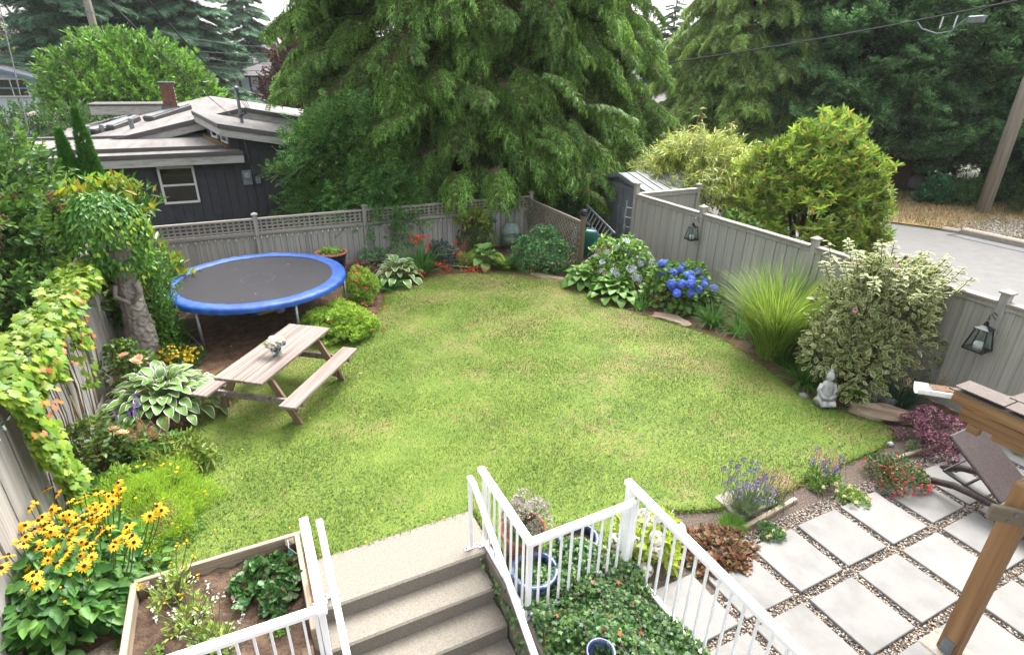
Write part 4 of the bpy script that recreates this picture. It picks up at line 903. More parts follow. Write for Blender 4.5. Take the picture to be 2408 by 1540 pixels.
# ================================================================== SHED, LADDERS, CART
M_shedw = pmat('shed_wall', [lin('#857f84', K), lin('#989297', K)], scale=3, rough=.6); M_shedd = pmat('shed_door', [lin('#858b92', .5), lin('#9aa0a6', .5)], scale=2, rough=.5)
M_shedr = pmat('shed_roof', [lin('#8e9398', K), lin('#b4b8bb', K)], scale=2, rough=.5)
XS = 10.15; ya, yc_, yd = 12.35, 13.55, 14.75
sh = thing('metal_shed', 'small grey metal garden shed with double doors and pale ribbed gable roof', 'shed', (0, 0, 0))
ze, za_ = 1.62, 1.86
MB().sweep([(XS, ya, 0), (XS, yd, 0), (XS, yd, ze), (XS, yc_, za_), (XS, ya, ze)], (0, 0, 0), (1.9, 0, 0)).build('wall', M_shedw, sh)
for y in (12.98, 13.78):
    dr = MB().box((XS-.02, y, .78), (.03, .76, 1.46), ch=.008).build('door', M_shedd, sh); MB().box((XS-.04, y, .80), (.02, .56, 1.2), ch=.006).build('panel', M_shedd, dr)
    MB().box((XS-.065, y+(.30 if y < 13.3 else -.3), .72), (.04, .09, .5), ch=.01).build('handle', M_shedd, dr)
MB().box((XS-.03, yc_, 1.56), (.05, 2.3, .1), ch=.006).build('door_rail', M_shedd, sh)
vt = MB().box((XS-.02, yc_+.0, 1.70), (.03, .2, .12), ch=.004).build('vent', M_shedd, sh)
for k in range(4): MB().box((XS-.04, yc_, 1.66+k*.026), (.02, .17, .008)).build('slat', M_shedw, vt)
for sg, ye in ((-1, ya-.12), (1, yd+.12)):
    slab('roof', [(XS-.14, yc_, za_+.05), (XS+2.05, yc_, za_+.05), (XS+2.05, ye, ze-.02), (XS-.14, ye, ze-.02)], .02, M_shedr, sh)
    MB().beam((XS-.13, yc_, za_+.01), (XS-.13, ye, ze-.055), .03, .11, ch=.004).build('fascia', M_shedd, sh)
    for k in range(8): MB().beam((XS-.1+.29*k, yc_, za_+.065), (XS-.1+.29*k, ye, ze-.005), .03, .02).build('roof_rib', M_shedr, sh)
def ladder(name, label, A_, B_, wv, n, wr=.05):
    t = thing(name, label, 'ladder', (0, 0, 0)); A_, B_, wv = np.array(A_), np.array(B_), np.array(wv); M_al = M_steel
    for s in (0, 1): MB().beam(A_+wv*s, B_+wv*s, .03, wr, up=wv, ch=.004).build('side_rail', M_al, t)
    for i in range(n): c = A_+(B_-A_)*(i+.7)/(n+.4); MB().tube([c, c+wv], .016, 8).build('rung', M_al, t)
    return t
A1, B1, A2 = WB(1380, 482, 13.4), WB(1446, 549, 11.9), WB(1366, 508, 13.4)
ladder('ladder', 'aluminium ladder lying on its side in front of the shed doors', A1, B1, A2-A1, 9)
ladder('step_ladder', 'aluminium step ladder with blue top standing behind the fence post', (9.72, 12.2, 1.35), (9.45, 11.9, .02), (-.12, .28, 0), 5, .04)
wb = thing('garden_cart', 'green plastic garden cart tipped upright behind the lattice post', 'cart', (7.75, 11.65, 0), .5)
M_grnp = pmat('green_plastic', [lin('#1f6a64', K), lin('#2f8279', K)], rough=.35)
tu = MB(); V = []
for (z, r1, r2) in ((.25, .10, .05), (.3, .2, .12), (.6, .26, .18), (.9, .24, .2), (.95, .22, .19)):
    for j in range(14): an = 2*math.pi*j/14; V.append((r2*math.cos(an), r1*1.4*math.sin(an), z))
tu.add(V, [(i*14+j, i*14+(j+1) % 14, (i+1)*14+(j+1) % 14, (i+1)*14+j) for i in range(4) for j in range(14)]+[tuple(range(14))[::-1], tuple(56+j for j in range(14))]); tu.build('tub', M_grnp, wb, smooth=True)
wl = MB(); wl.tube([(0, .19*math.cos(a), .19+.16*math.sin(a)) for a in np.linspace(0, 2*math.pi, 21)], .035, 8); wl.build('wheel', M_black, wb, smooth=True)
for s in (-.12, .12): MB().tube([(s, .1, .3), (s, -.05, .9), (s, -.1, 1.1)], .016, 6).build('handle', M_black, wb)
gr = thing('garden_tool', 'long handled tool with yellow grip leaning beside the lattice post', 'tool', (7.42, 11.35, 0)); MB().tube([(0, .05, .05), (0, -.02, 1.32)], .014, 6).build('shaft', M_grnp, gr); MB().tube([(0, -.02, 1.30), (0, -.03, 1.46)], .022, 8).build('grip', M_ply, gr); MB().box((0, .06, .05), (.2, .02, .12), ch=.004).build('blade', M_pipe, gr)
bxx = MB().lathe([(0, 0), (.16, 0), (.2, .3), (.22, .31), (.22, .35), (.18, .35), (.16, .05), (0, .04)], 16); tag(bxx.build('bucket', M_plb, None, (8.25, 12.2, 0), smooth=True), 'blue plastic bucket on the ground in front of the shed', 'bucket')

# ================================================================== STATUES
M_stat = pmat('head_stone', [lin('#4a5540', .5), lin('#6b7a5e', .5), lin('#90a48e', .5)], scale=5, rough=.6, bump=.3, bscale=30)
M_patina = pmat('patina', [lin('#6f8a80', K), lin('#8fa79c', K), lin('#a5b8ae', K)], scale=9, rough=.85, bump=.7, bscale=40)
M_carve = pmat('carved_stone', [lin('#8b8278', K), lin('#b0a79c', K), lin('#c6beb4', K)], scale=5, rough=.9, bump=.5, bscale=60)
hd = thing('head_statue', 'large serene stone head with closed eyes and pale green hair against the back fence', 'statue', (6.60, 13.58, -.06), rad(-14))
hd.scale = (1.2, 1.2, 1.15)
NU, NV = 56, 48
def head(q):
    x, y, z = q; k = 1.0
    return k
hm = MB(); V = []; F_ = []
g2 = lambda x, y, cx, cy_, sx, sy: math.exp(-((x-cx)/sx)**2-((y-cy_)/sy)**2)
for i in range(NV+1):
    ph = math.pi*i/NV
    for j in range(NU):
        th_ = 2*math.pi*j/NU; d = np.array([math.sin(ph)*math.cos(th_), math.sin(ph)*math.sin(th_), math.cos(ph)])
        wz = 1.0 if d[2] > 0 else 1-.30*(-d[2])**1.5           # jaw narrows
        x, y, z = d[0]*.215*wz, d[1]*.22*wz, d[2]*.34+.36
        if d[1] < 0:                                            # the face looks to -y
            u, v = x/.215, (z-.36)/.34; pr_ = 0
            pr_ += .062*g2(u, v, 0, -.16, .13, .17)+.03*g2(u, v, 0, .05, .09, .2)+.022*g2(u, v, 0, -.28, .22, .06)   # nose
            for s in (-1, 1): pr_ += .020*g2(u, v, s*.40, .08, .20, .07)-.022*g2(u, v, s*.40, .18, .22, .06)+.018*g2(u, v, s*.40, .30, .27, .05)+.018*g2(u, v, s*.5, -.2, .25, .2)
            pr_ += .028*g2(u, v, 0, -.47, .24, .045)+.024*g2(u, v, 0, -.58, .18, .045)-.014*g2(u, v, 0, -.525, .26, .018)-.012*g2(u, v, 0, -.7, .2, .05)+.03*g2(u, v, 0, -.86, .22, .12)
            y -= pr_*min(1, -d[1]*1.6)
        V.append((x, y, z))
for i in range(NV):
    for j in range(NU): F_.append((i*NU+j, (i+1)*NU+j, (i+1)*NU+(j+1) % NU, i*NU+(j+1) % NU))
hm.add(V, F_); hm.build('face', M_stat, hd, smooth=True)
ha = MB()
def hairf(d): return 1+.035*math.sin(d[0]*28)*math.sin(d[2]*26+d[1]*9)+.02*math.sin(d[1]*40)
V = []; F_ = []; NU2, NV2 = 48, 22
for i in range(NV2+1):
    for j in range(NU2):
        th_ = 2*math.pi*j/NU2; lim = 1.12+(.55 if math.sin(th_) > -.2 else -.02+.13*abs(math.cos(th_))); ph = lim*i/NV2
        d = np.array([math.sin(ph)*math.cos(th_), math.sin(ph)*math.sin(th_), math.cos(ph)]); k = hairf(d); V.append((d[0]*.236*k, d[1]*.245*k, d[2]*.365*k+.365))
for i in range(NV2):
    for j in range(NU2): F_.append((i*NU2+j, (i+1)*NU2+j, (i+1)*NU2+(j+1) % NU2, i*NU2+(j+1) % NU2))
ha.add(V, F_); ha.build('hair', M_patina, hd, smooth=True)
MB().ball((0, .02, .75), (.09, .09, .09), 14, 9, fn=hairf).build('topknot', M_stat, hd, smooth=True)
for s in (-1, 1): MB().ball((s*.222, .02, .33), (.03, .05, .16), 10, 10, fn=lambda d: 1+.15*math.sin(d[2]*6)).build('ear', M_stat, hd, smooth=True)
MB().lathe([(.16, -.12), (.15, 0), (.14, .14)], 18).build('neck', M_stat, hd, smooth=True)

# tall carved figure column by the left fence
cs = thing('carved_column', 'tall grey carved stone guardian column leaning beside the left fence under creeper', 'statue', (-1.78, 10.0, 0))
cm_ = MB(); V = []; NU, NV = 84, 150
for i in range(NV+1):
    z = 1.95*i/NV; base = .185+.02*math.cos(z*2.2)-.02*(z/1.95)
    for j in range(NU):
        th_ = 2*math.pi*j/NU; rr3 = base
        v = z*7.5+.55*abs(math.sin(th_*3.0+(int(z*7.5) % 2)*1.57)); fz = v-math.floor(v)
        rr3 += .022*(1-fz)**1.5*(1 if .2 < z < 1.5 else .4)                                  # overlapping scalloped folds
        rr3 += .010*math.sin(th_*14+math.sin(z*11)*2)*fz                                      # pleats
        rr3 += .03*math.exp(-((z-1.05)/.1)**2)*max(0, math.cos(th_+1.4))**2                 # clasped hands
        rr3 += .02*math.exp(-((z-.62)/.16)**2)*max(0, math.cos(th_*2+.6))
        rr3 += .025*math.exp(-((z-1.3)/.07)**2)*max(0, math.sin(th_*3))
        if z < .1: rr3 += .03
        V.append((rr3*math.cos(th_), rr3*math.sin(th_)*.9, z))
cm_.add(V, [(i*NU+j, i*NU+(j+1) % NU, (i+1)*NU+(j+1) % NU, (i+1)*NU+j) for i in range(NV) for j in range(NU)]+[tuple(NV*NU+j for j in range(NU))]); cm_.build('body', M_carve, cs, smooth=True)
for z0, z1, sgn in ((1.45, 1.1, 1), (1.45, 1.1, -1)):
    MB().tube([(.13*sgn+.0, -.14, z0), (.17*sgn, -.15, (z0+z1)/2), (.02, -.2, z1+.05)], [.04, .036, .03], 10).build('arm', M_carve, cs, smooth=True)
MB().ball((0, 0, 2.06), (.15, .15, .2), 18, 12).build('head', M_carve, cs, smooth=True)

# small white seated figure at the edge of the right bed
q = G(1940, 958); M_wst = pmat('white_stone', [lin('#a5a7a3', .5), lin('#cfd0cc', .5), lin('#e2e2de', .5)], scale=7, rough=.9, bump=.5, bscale=50)
sf_ = 1
sf = thing('seated_figure', 'small white stone seated figure at the lawn edge under the variegated shrub', 'statue', (q[0], q[1]+.05, 0), rad(-25))
MB().ball((0, 0, .09), (.17, .14, .09), 20, 10, fn=lambda d: 1+.06*math.sin(d[0]*12)).build('base', M_wst, sf, smooth=True)
tr_ = MB(); tr_.lathe([(0, .10), (.13, .12), (.135, .2), (.11, .30), (.115, .36), (.09, .43), (.045, .46), (0, .47)], 22, sy=.75); tr_.build('torso', M_wst, sf, smooth=True)
for s in (-1, 1):
    MB().tube([(0, .0, .12), (s*.15, -.06, .13), (s*.10, -.15, .11), (-s*.06, -.16, .10)], [.06, .07, .055, .04], 12).build('leg', M_wst, sf, smooth=True)
    MB().tube([(s*.10, 0, .40), (s*.15, -.02, .30), (s*.11, -.10, .22), (s*.0, -.13, .19)], [.045, .042, .036, .03], 12).build('arm', M_wst, sf, smooth=True)
MB().ball((0, -.01, .54), (.065, .072, .085), 16, 12).build('head', M_wst, sf, smooth=True); MB().ball((0, .0, .635), (.03, .03, .03), 10, 7).build('topknot', M_wst, sf, smooth=True)
sf.scale = (.82, .82, .95)
q = G(1738, 742); rbt = thing('stone_rabbit', 'small grey stone animal ornament tucked beside the tall ornamental grass', 'statue', (q[0], q[1], 0), rad(60))
MB().ball((0, 0, .13), (.10, .14, .13), 14, 10).build('body', M_pipe and pmat('grey_stone', [lin('#8b8b8c', K), lin('#a9a9aa', K)], scale=8, rough=.9, bump=.3), rbt, smooth=True); gs = bpy.data.materials['grey_stone']
MB().ball((0, -.10, .28), (.06, .08, .065), 12, 9).build('head', gs, rbt, smooth=True)
for s in (-1, 1): MB().tube([(s*.03, -.07, .32), (s*.045, -.02, .42)], [.02, .01], 8, flat=.5).build('ear', gs, rbt, smooth=True); MB().ball((s*.06, -.12, .04), (.04, .07, .04), 10, 6).build('paw', gs, rbt, smooth=True)

# ================================================================== POTS
def potmesh(prof, mat, name='pot', n=28): m = MB(); m.lathe(prof, n); return m.mesh(name, mat, True)
M_navy = pmat('navy_glaze', [lin('#161b2c', .7), lin('#232a40', .7), lin('#39415a', .6)], scale=4, rough=.25, spec=.6)
M_terra = pmat('terracotta', [lin('#9a5a3c', K), lin('#b87450', K), lin('#cf8f68', K)], scale=8, rough=.75)
M_bglz = pmat('blue_white_glaze', [lin('#24365f', .36), lin('#41598c', .36), lin('#7f92b4', .36), lin('#b9c2cf', .36)], scale=9, rough=.25, spec=.6, stretch=(1, 1, .35), detail=3)
q = G(778, 592, .62); pt = thing('planter_pot', 'large navy glazed pot with terracotta rim against the back fence', 'pot', (q[0], q[1], 0))
link('pot', potmesh([(0, .01), (.22, .01), (.25, .04), (.33, .5), (.345, .58), (.35, .58)], M_navy), pt); link('rim', potmesh([(.35, .575), (.365, .585), (.365, .62), (.33, .625), (.32, .58), (.31, .5)], M_terra, 'rim'), pt)
MB().lathe([(0, .56), (.325, .555)], 24).build('soil', M_soil, pt)
q = G(1252, 1300); pt = thing('planter_pot', 'round terracotta pot holding a cream leaved plant behind the railing corner', 'pot', (2.0, 3.75, 0))
link('pot', potmesh([(0, .0), (.12, .0), (.17, .1), (.21, .26), (.225, .34), (.24, .345), (.24, .38), (.21, .38), (.2, .34), (.18, .3)], M_terra), pt); MB().lathe([(0, .32), (.2, .31)], 22).build('soil', M_soil, pt)
pt = thing('planter_pot', 'blue and white glazed pot standing left among the ivy', 'pot', (1.94, 3.38, -.2))
link('pot', potmesh([(0, .0), (.11, .0), (.18, .08), (.23, .22), (.22, .34), (.2, .38), (.235, .40), (.235, .42), (.19, .42), (.19, .36), (.2, .25)], M_bglz), pt); MB().lathe([(0, .3), (.2, .29)], 22).build('soil', M_soil, pt)
pt = thing('planter_pot', 'blue and white glazed pot half hidden right among the ivy', 'pot', (2.50, 3.50, -.12))
link('pot', potmesh([(0, .0), (.11, .0), (.17, .08), (.2, .2), (.19, .32), (.18, .36), (.21, .38), (.21, .40), (.17, .40), (.17, .34), (.18, .25)], M_bglz), pt); MB().lathe([(0, .3), (.17, .29)], 22).build('soil', M_soil, pt)
q = G(1404, 1525, .3); pt = thing('planter_pot', 'empty tall blue grey glazed pot sunk in the ivy at the bottom edge', 'pot', (q[0], q[1]-.05, 0))
link('pot', potmesh([(0, .0), (.09, .0), (.11, .05), (.115, .3), (.12, .33), (.118, .34), (.1, .34), (.095, .30), (.09, .05), (0, .045)], M_bglz), pt)

# ================================================================== DRIFTWOOD, ROCKS
M_drift = woodmat('driftwood', [lin('#7d6650', K), lin('#b39c82', K), lin('#d2bfa6', K)], 'X', objr=.06, bump=.9, streak=10)
def drift(name, label, p, q, wd, h, seed):
    p, q = np.array(p, float), np.array(q, float); L = np.linalg.norm(q-p); r = random.Random(seed); m = MB(); V = []; n, k = 22, 12; ph = [r.uniform(0, 6) for _ in range(6)]
    for i in range(n+1):
        t = i/n; x = (t-.5)*L; ws = wd*(.35+.65*math.sin(math.pi*min(1, t*.92+.1))**.6); hh = h*(.5+.5*math.sin(math.pi*min(1, t*.9+.08))**.5)
        for j in range(k):
            an = 2*math.pi*j/k; wv = 1+.12*math.sin(an*3+t*7+ph[0])+.08*math.sin(an*5+t*13+ph[1])
            V.append((x+.02*math.sin(an*4+ph[2]), ws/2*math.cos(an)*wv+.03*math.sin(t*5+ph[3]), max(-.01, h*.35+hh/2*math.sin(an)*wv)))
    m.add(V, [(i*k+j, (i+1)*k+j, (i+1)*k+(j+1) % k, i*k+(j+1) % k) for i in range(n) for j in range(k)]+[tuple(range(k)), tuple(n*k+j for j in range(k))[::-1]])
    c = (p+q)/2; o = m.build(name, M_drift, None, (c[0], c[1], 0), (0, 0, math.atan2(q[1]-p[1], q[0]-p[0]))); tag(o, label, 'driftwood')
drift('driftwood_log', 'long weathered driftwood log lying at the lawn edge near the purple barberry', G(1996, 966)[:2], G(2166, 1004)[:2], .3, .24, 3)
drift('driftwood_log', 'flat grey piece of driftwood lying below the blue hydrangea', G(1540, 742)[:2], G(1625, 768)[:2], .34, .1, 5)
drift('driftwood_log', 'flat dark plank of driftwood edging the bed below the stone head', G(1248, 646)[:2], G(1335, 662)[:2], .25, .08, 8)
def rock(px, py, w_, label, sq=.6, mat=None):
    q = G(px, py); r = random.Random(px); a = [r.uniform(0, 6) for _ in range(4)]
    m = MB(); m.ball((0, 0, w_*sq*.3), (w_/2, w_/2*.8, w_/2*sq), 12, 8, fn=lambda d: 1+.14*math.sin(d[0]*4+a[0])*math.cos(d[1]*5+a[1])+.08*math.sin(d[2]*7+a[2]+d[0]*5))
    tag(m.build('rock', mat or bpy.data.materials['grey_stone'], None, (q[0], q[1], 0), (0, 0, a[3]), smooth=True), label, 'rock')
rock(1345, 668, .45, 'flat grey rock beside the green hosta at the lawn corner', .35)
rock(2085, 950, .28, 'pale rounded rock behind the driftwood log near the fence'); rock(2050, 935, .42, 'grey rock at the fence foot behind the driftwood log', .6)
rock(1890, 935, .16, 'small grey rock left of the white seated figure'); rock(2092, 1048, .09, 'small white stone on the soil by the red fuchsia', .9, M_wst)
rock(2150, 440, .9, 'mossy boulder in front of the brown fence across the road', .8); rock(2192, 445, .55, 'smaller boulder beside the laurel shrub across the road', .8)
# timber edging along patio
for (p, q, l) in (((4.35, 3.05), (5.25, 3.13), 'pale timber edging strip below the two small slabs'), ((7.0, 3.12), (8.6, 3.0), 'pale timber edging strip behind the sun lounger'), ((3.2, 3.08), (3.62, 3.1), 'short timber edging strip under the bronze ground cover')):
    tag(MB().beam((p[0], p[1], .02), (q[0], q[1], .02), .05, .06, ch=.006).build('timber_edging', M_bedwood), l, 'edging')
# hose nozzle in the raised bed
q = G(682, 1312, .26); nz_ = thing('hose_nozzle', 'dark green hose nozzle lying in the raised bed', 'hose nozzle', (q[0], q[1], .27), rad(70)); MB().tube([(-.07, 0, 0), (0, 0, 0), (.06, 0, .01)], [.02, .022, .034], 10).build('head', M_grnp, nz_, smooth=True); MB().tube([(-.05, 0, 0), (-.1, .01, -.01), (-.16, .03, -.02)], [.022, .024, .018], 8).build('grip', M_black, nz_, smooth=True); MB().box((-.04, .01, .025), (.05, .015, .012), ch=.003).build('trigger', M_ply, nz_)
hk = MB().tube([(-.09, 4.52, .36), (-.12, 4.5, .42), (-.12, 4.42, .40), (-.07, 4.40, .33), (-.04, 4.42, .31)], .008, 6); tag(hk.build('wire_hoop', M_pipe), 'grey wire hoop on the corner of the raised bed', 'wire')

# ================================================================== POLES AND WIRES
M_pole = pmat('pole_wood', [lin('#9a9082', K), lin('#bdb3a4', K), lin('#d0c8bc', K)], scale=1.2, rough=.9, bump=.4, bscale=3, stretch=(14, 14, .5), detail=8)
def pole(label, x, y, h, r, cross=False):
    t = thing('utility_pole', label, 'pole', (x, y, 0)); MB().tube([(0, 0, -.2), (0, 0, h*.5), (0, 0, h)], [r, r*.88, r*.75], 16).build('shaft', M_pole, t, smooth=True)
    if cross:
        for z in (h-.4,): MB().beam((-1.1, 0, z), (1.1, 0, z), .1, .12).build('cross_arm', M_pole, t)
        for s in (-1, -.4, .4, 1): MB().lathe([(0, .25), (.05, .22), (.06, .15), (.03, .1), (.03, 0)], 8, (s, 0, h-.34)).build('insulator', M_pipe, t)
    else:
        for z in (h*.45, h*.5): MB().lathe([(r*1.02, 0), (r*1.04, .04), (r*1.02, .08)], 14, (0, 0, z)).build('band', M_pipe, t)
    return t
pole('thick weathered utility pole leaning into view at the right edge across the road', 25.0, 11.1, 10.5, .23)
q = WB(222, 70, 42); pole('bare wooden utility pole rising behind the big laurel hedge', q[0], 42, 16, .21)
q = WB(645, 66, 75); pole('distant utility pole with cross arm between the far conifers', q[0], 75, float(q[2]), .2, True)
q = WB(1478, 40, 42); pole('pale utility pole glimpsed through the right side of the cedar', q[0], 42, 13, .2)
q = WB(12, 480, 10.5); pole('grey wooden post at the left edge among the lilac leaves', -4.3, 10.9, 3.0, .09)
M_wire = pmat('wire_rubber', [lin('#202024', .6), lin('#2b2b30', .6)], rough=.6); M_wire2 = pmat('wire_bare', [lin('#5f6468', .6), lin('#7b8085', .6)], rough=.5)
def wire(label, p, q, sag, r, mat=M_wire, n=24):
    p, q = np.array(p, float), np.array(q, float); pts = [p+(q-p)*t-np.array([0, 0, sag*4*t*(1-t)]) for t in np.linspace(0, 1, n)]
    tag(MB().tube(pts, r, 6).build('overhead_wire', mat), label, 'wire')
wire('thick black service cable dropping to the mast on the grey house', WB(330, -20, 9.0), (.46, 18.25, 4.0), .12, .014)
wire('thin grey wire crossing the laurel and the grey roof', WB(225, -30, 10.0), WB(545, 272, 19.0), .1, .008, M_wire2)
wire('black cable hanging down at the far left edge', WA(0, 20, -4.5), WA(68, 310, -4.0), .0, .012)
wire('short black cable crossing the top left corner', WA(0, 18, -4.5), WA(55, -10, -3.6), .0, .01)
for k, (y0_, y1_) in enumerate(((133, 134), (148, 149), (152, 154))): wire(('upper', 'middle', 'lowest')[k]+' of three black street wires beside the white house', WB(-40, y0_, 44), WB(150, y1_-2, 44), .05, .03)
for k, (y0_, y1_) in enumerate(((95, 112), (130, 125), (138, 152), (158, 168))): wire(('topmost', 'second', 'third', 'lowest')[k]+' of the street wires in front of the far left conifer', WB(380, y0_-20, 46), WB(660, y1_, 46), .2, .025, M_wire2)
wire('thick telephone cable crossing in front of the dark right conifers', WB(1530, 153, 22), WA(2430, -6, 20), .12, .028)
for k, (a_, b_) in enumerate((((1580, 80), (1880, -8)), ((1680, 128), (1880, 112)), ((1680, 140), (1880, 127)))): wire(('upper', 'middle', 'lower')[k]+' pale street wire crossing before the far right conifers', WB(a_[0], a_[1], 30), WB(b_[0], b_[1], 30), .1, .02, M_wire2)
q = WA(2300, 34, 20.4); cb = thing('cable_box', 'small grey cable splice box hanging on the telephone cable', 'cable box', q); MB().box((0, 0, -.14), (.16, .42, .2), rz=-.0, ch=.02).build('box', M_pipe, cb)
for s in (-.15, .15): MB().tube([(0, s, -.05), (0, s, .06)], .012, 6).build('hanger', M_pipe, cb)
MB().tube([(0, .3, -.1), (0, .6, -.42), (0, 1.0, -.46), (0, 1.5, -.3), (0, 1.7, -.1)], .018, 6).build('loop', M_pipe, cb)
for s in (.55, .95): MB().beam((0, s, .0), (0, s+.02, -.32), .05, .02).build('clamp', M_wframe, cb)

# ================================================================== FAR HOUSES
M_wsid = pmat('white_siding', [lin('#c9d2dc', .5), lin('#dde4ea', .5)], scale=2, rough=.7); M_btrim = pmat('blue_trim', [lin('#6f9bbd', K), lin('#86aecb', K)], rough=.6)
M_droof = pmat('dark_shingle', [lin('#5a5458', K), lin('#6d676a', K)], scale=8, rough=.9, bump=.3, bscale=30)
wh = thing('white_house', 'white sided house with blue trim and dark gable roof at the far left', 'house', (0, 0, 0)); YW = 46
q = WB(115, 215, YW); x1 = float(q[0])
bdw = MB().box((0, 0, 0), (9, .05, .17)).mesh('siding_board', M_wsid)
for k in range(22): link('siding_board', bdw, wh, (x1-4.5, YW, .1+k*.18), (.08, 0, 0))
gbl = MB(); zE = 3.6; gbl.sweep([(x1-9, YW+.05, zE), (x1+.0, YW+.05, zE), (x1-4.5, YW+.05, zE+1.3)], (0, 0, 0), (0, .1, 0)); gbl.build('gable', M_wsid, wh)
slab('roof', [(x1-4.5, YW-.4, zE+1.5), (x1+.6, YW-.4, zE-.05), (x1+.6, YW+9, zE-.05), (x1-4.5, YW+9, zE+1.5)], .12, M_droof, wh); slab('roof', [(x1-4.5, YW-.4, zE+1.5), (x1-4.5, YW+9, zE+1.5), (x1-9.6, YW+9, zE-.05), (x1-9.6, YW-.4, zE-.05)], .12, M_droof, wh)
MB().beam((x1-4.5, YW-.42, zE+1.42), (x1+.6, YW-.42, zE-.13), .06, .16).build('trim', M_btrim, wh); MB().beam((x1-9, YW-.1, zE-.35), (x1, YW-.1, zE-.35), .06, .08).build('trim', M_btrim, wh)
MB().box((x1+.02, YW+4, 1.7), (.2, 8, 3.6)).build('wall', M_wsid, wh)
q = WB(42, 205, YW-.1); window(wh, float(q[0])-.3, float(q[2])-.05, 1.5, .95, YW-.05, False, True)
bh = thing('brown_house', 'two storey taupe house with dark windows and hip roof beyond the laurel', 'house', (0, 0, 0)); YH = 66
M_taupe = pmat('taupe_siding', [lin('#6d5f58', K), lin('#82736b', K)], scale=3, rough=.8)
q0, q1, q2 = WB(565, 215, YH), WB(640, 215, YH), WB(600, 178, YH); xa_, xb_ = float(q0[0]), float(q1[0])+6; zt_h = float(q2[2])
MB().box(((xa_+xb_)/2, YH+3, zt_h/2), (xb_-xa_, 6, zt_h)).build('wall', M_taupe, bh)
rfh = MB(); cxx = (xa_+xb_)/2; rfh.add([(xa_-.8, YH-.8, zt_h), (xb_+.8, YH-.8, zt_h), (xb_+.8, YH+7, zt_h), (xa_-.8, YH+7, zt_h), (xa_+2.6, YH+3, zt_h+1.2), (xb_-2.6, YH+3, zt_h+1.2)], [(0, 1, 5, 4), (1, 2, 5), (2, 3, 4, 5), (3, 0, 4), (0, 3, 2, 1)]); rfh.build('roof', M_droof, bh)
q = WB(589, 198, YH-.1); 
for dx in (-.45, .45):
    wn = MB().box((float(q[0])+dx, YH-.05, float(q[2])), (.8, .06, 1.3)).build('window', pmat('far_pane', [lin('#aebbc2', .5), lin('#c3cdd2', .5)], rough=.2), bh)
    for s in (-.4, .4): MB().box((float(q[0])+dx+s, YH-.1, float(q[2])), (.1, .08, 1.4)).build('frame', M_black, wn)
    for s in (-.65, .65): MB().box((float(q[0])+dx, YH-.1, float(q[2])+s), (.7, .08, .1)).build('frame', M_black, wn)
slab('porch_roof', [(xa_-.4, YH-3.4, 1.75), (xb_, YH-3.4, 1.75), (xb_, YH, 2.6), (xa_-.4, YH, 2.6)], .15, M_droof, bh)
gh = thing('beige_garage', 'small beige garage with grey gable roof in front of the taupe house', 'garage', (0, 0, 0)); YG = 56
q0, q1, q2 = WB(566, 240, YG), WB(640, 240, YG), WB(582, 222, YG); gx0, gx1, gz_ = float(q0[0]), float(q0[0])+2.1, float(q2[2])
M_beige = pmat('beige_siding', [lin('#a99a80', K), lin('#bcae95', K)], rough=.8)
MB().sweep([(gx0, YG, 0), (gx1, YG, 0), (gx1, YG, gz_-.7), ((gx0+gx1)/2, YG, gz_), (gx0, YG, gz_-.7)], (0, 0, 0), (0, 6, 0)).build('wall', M_beige, gh)
for sg, xe in ((-1, gx0-.25), (1, gx1+.25)): slab('roof', [((gx0+gx1)/2, YG-.3, gz_+.1), (xe, YG-.3, gz_-.85), (xe, YG+6, gz_-.85), ((gx0+gx1)/2, YG+6, gz_+.1)], .08, pmat('garage_roof', [lin('#8d8d90', K), lin('#a2a2a5', K)], scale=6, rough=.9), gh)
gr2 = thing('white_bungalow', 'white walled bungalow glimpsed under the conifers behind the bamboo', 'house', (0, 0, 0)); 
q0, q1 = WB(1500, 300, 30), WB(1740, 300, 30); bx0, bx1 = float(q0[0]), float(q1[0]); MB().box(((bx0+bx1)/2, 32, .9), (bx1-bx0, 4, 3.4), ch=.05).build('wall', pmat('stucco', [lin('#c9cdd0', .5), lin('#dadde0', .5)], scale=3, rough=.9), gr2)
MB().box((bx0+1.6, 29.97, 1.4), (.9, .06, 1.1)).build('window', M_pane, gr2); slab('roof', [(bx0-.5, 29.4, 2.6), (bx1+.5, 29.4, 2.6), (bx1+.5, 34.5, 3.6), (bx0-.5, 34.5, 3.6)], .12, M_droof, gr2)
# ================================================================== TREES
KL = .40
def greens(*h, k=KL): return [lin(x, k*1.2) for x in h]
M_bark = pmat('bark', [lin('#3d2f26', K), lin('#5f4b3c', K), lin('#7b6552', K)], scale=2, rough=.95, bump=.7, bscale=5, stretch=(8, 8, .8), dist=.03)
M_twig = pmat('twig', [lin('#6b5640', K), lin('#8f7a5c', K)], scale=5, rough=.9)
M_cedar = leafmat('cedar_green', greens('#38592a', '#547c34', '#6f9a40', '#95bd54', k=.62), .38, .55)
M_cedar2 = leafmat('cedar_light', greens('#486a30', '#668c3c', '#8cae50', '#a6c466', k=.58), .38, .55)
M_cypress = leafmat('cypress_green', greens('#335a34', '#4a7a46', '#66965e', '#88ab68', k=.64), .36, .6)
M_spruce = leafmat('spruce_green', greens('#3a5f44', '#4d7654', '#659068', k=.58), .34, .6)
M_coned = leafmat('cone_brown', greens('#6e3f28', '#8a5434'), .1, .8)
SPRAY = T_spray(4, .26, .46, .22)
SPRAYF = T_spray(3, .32, .55, .1)

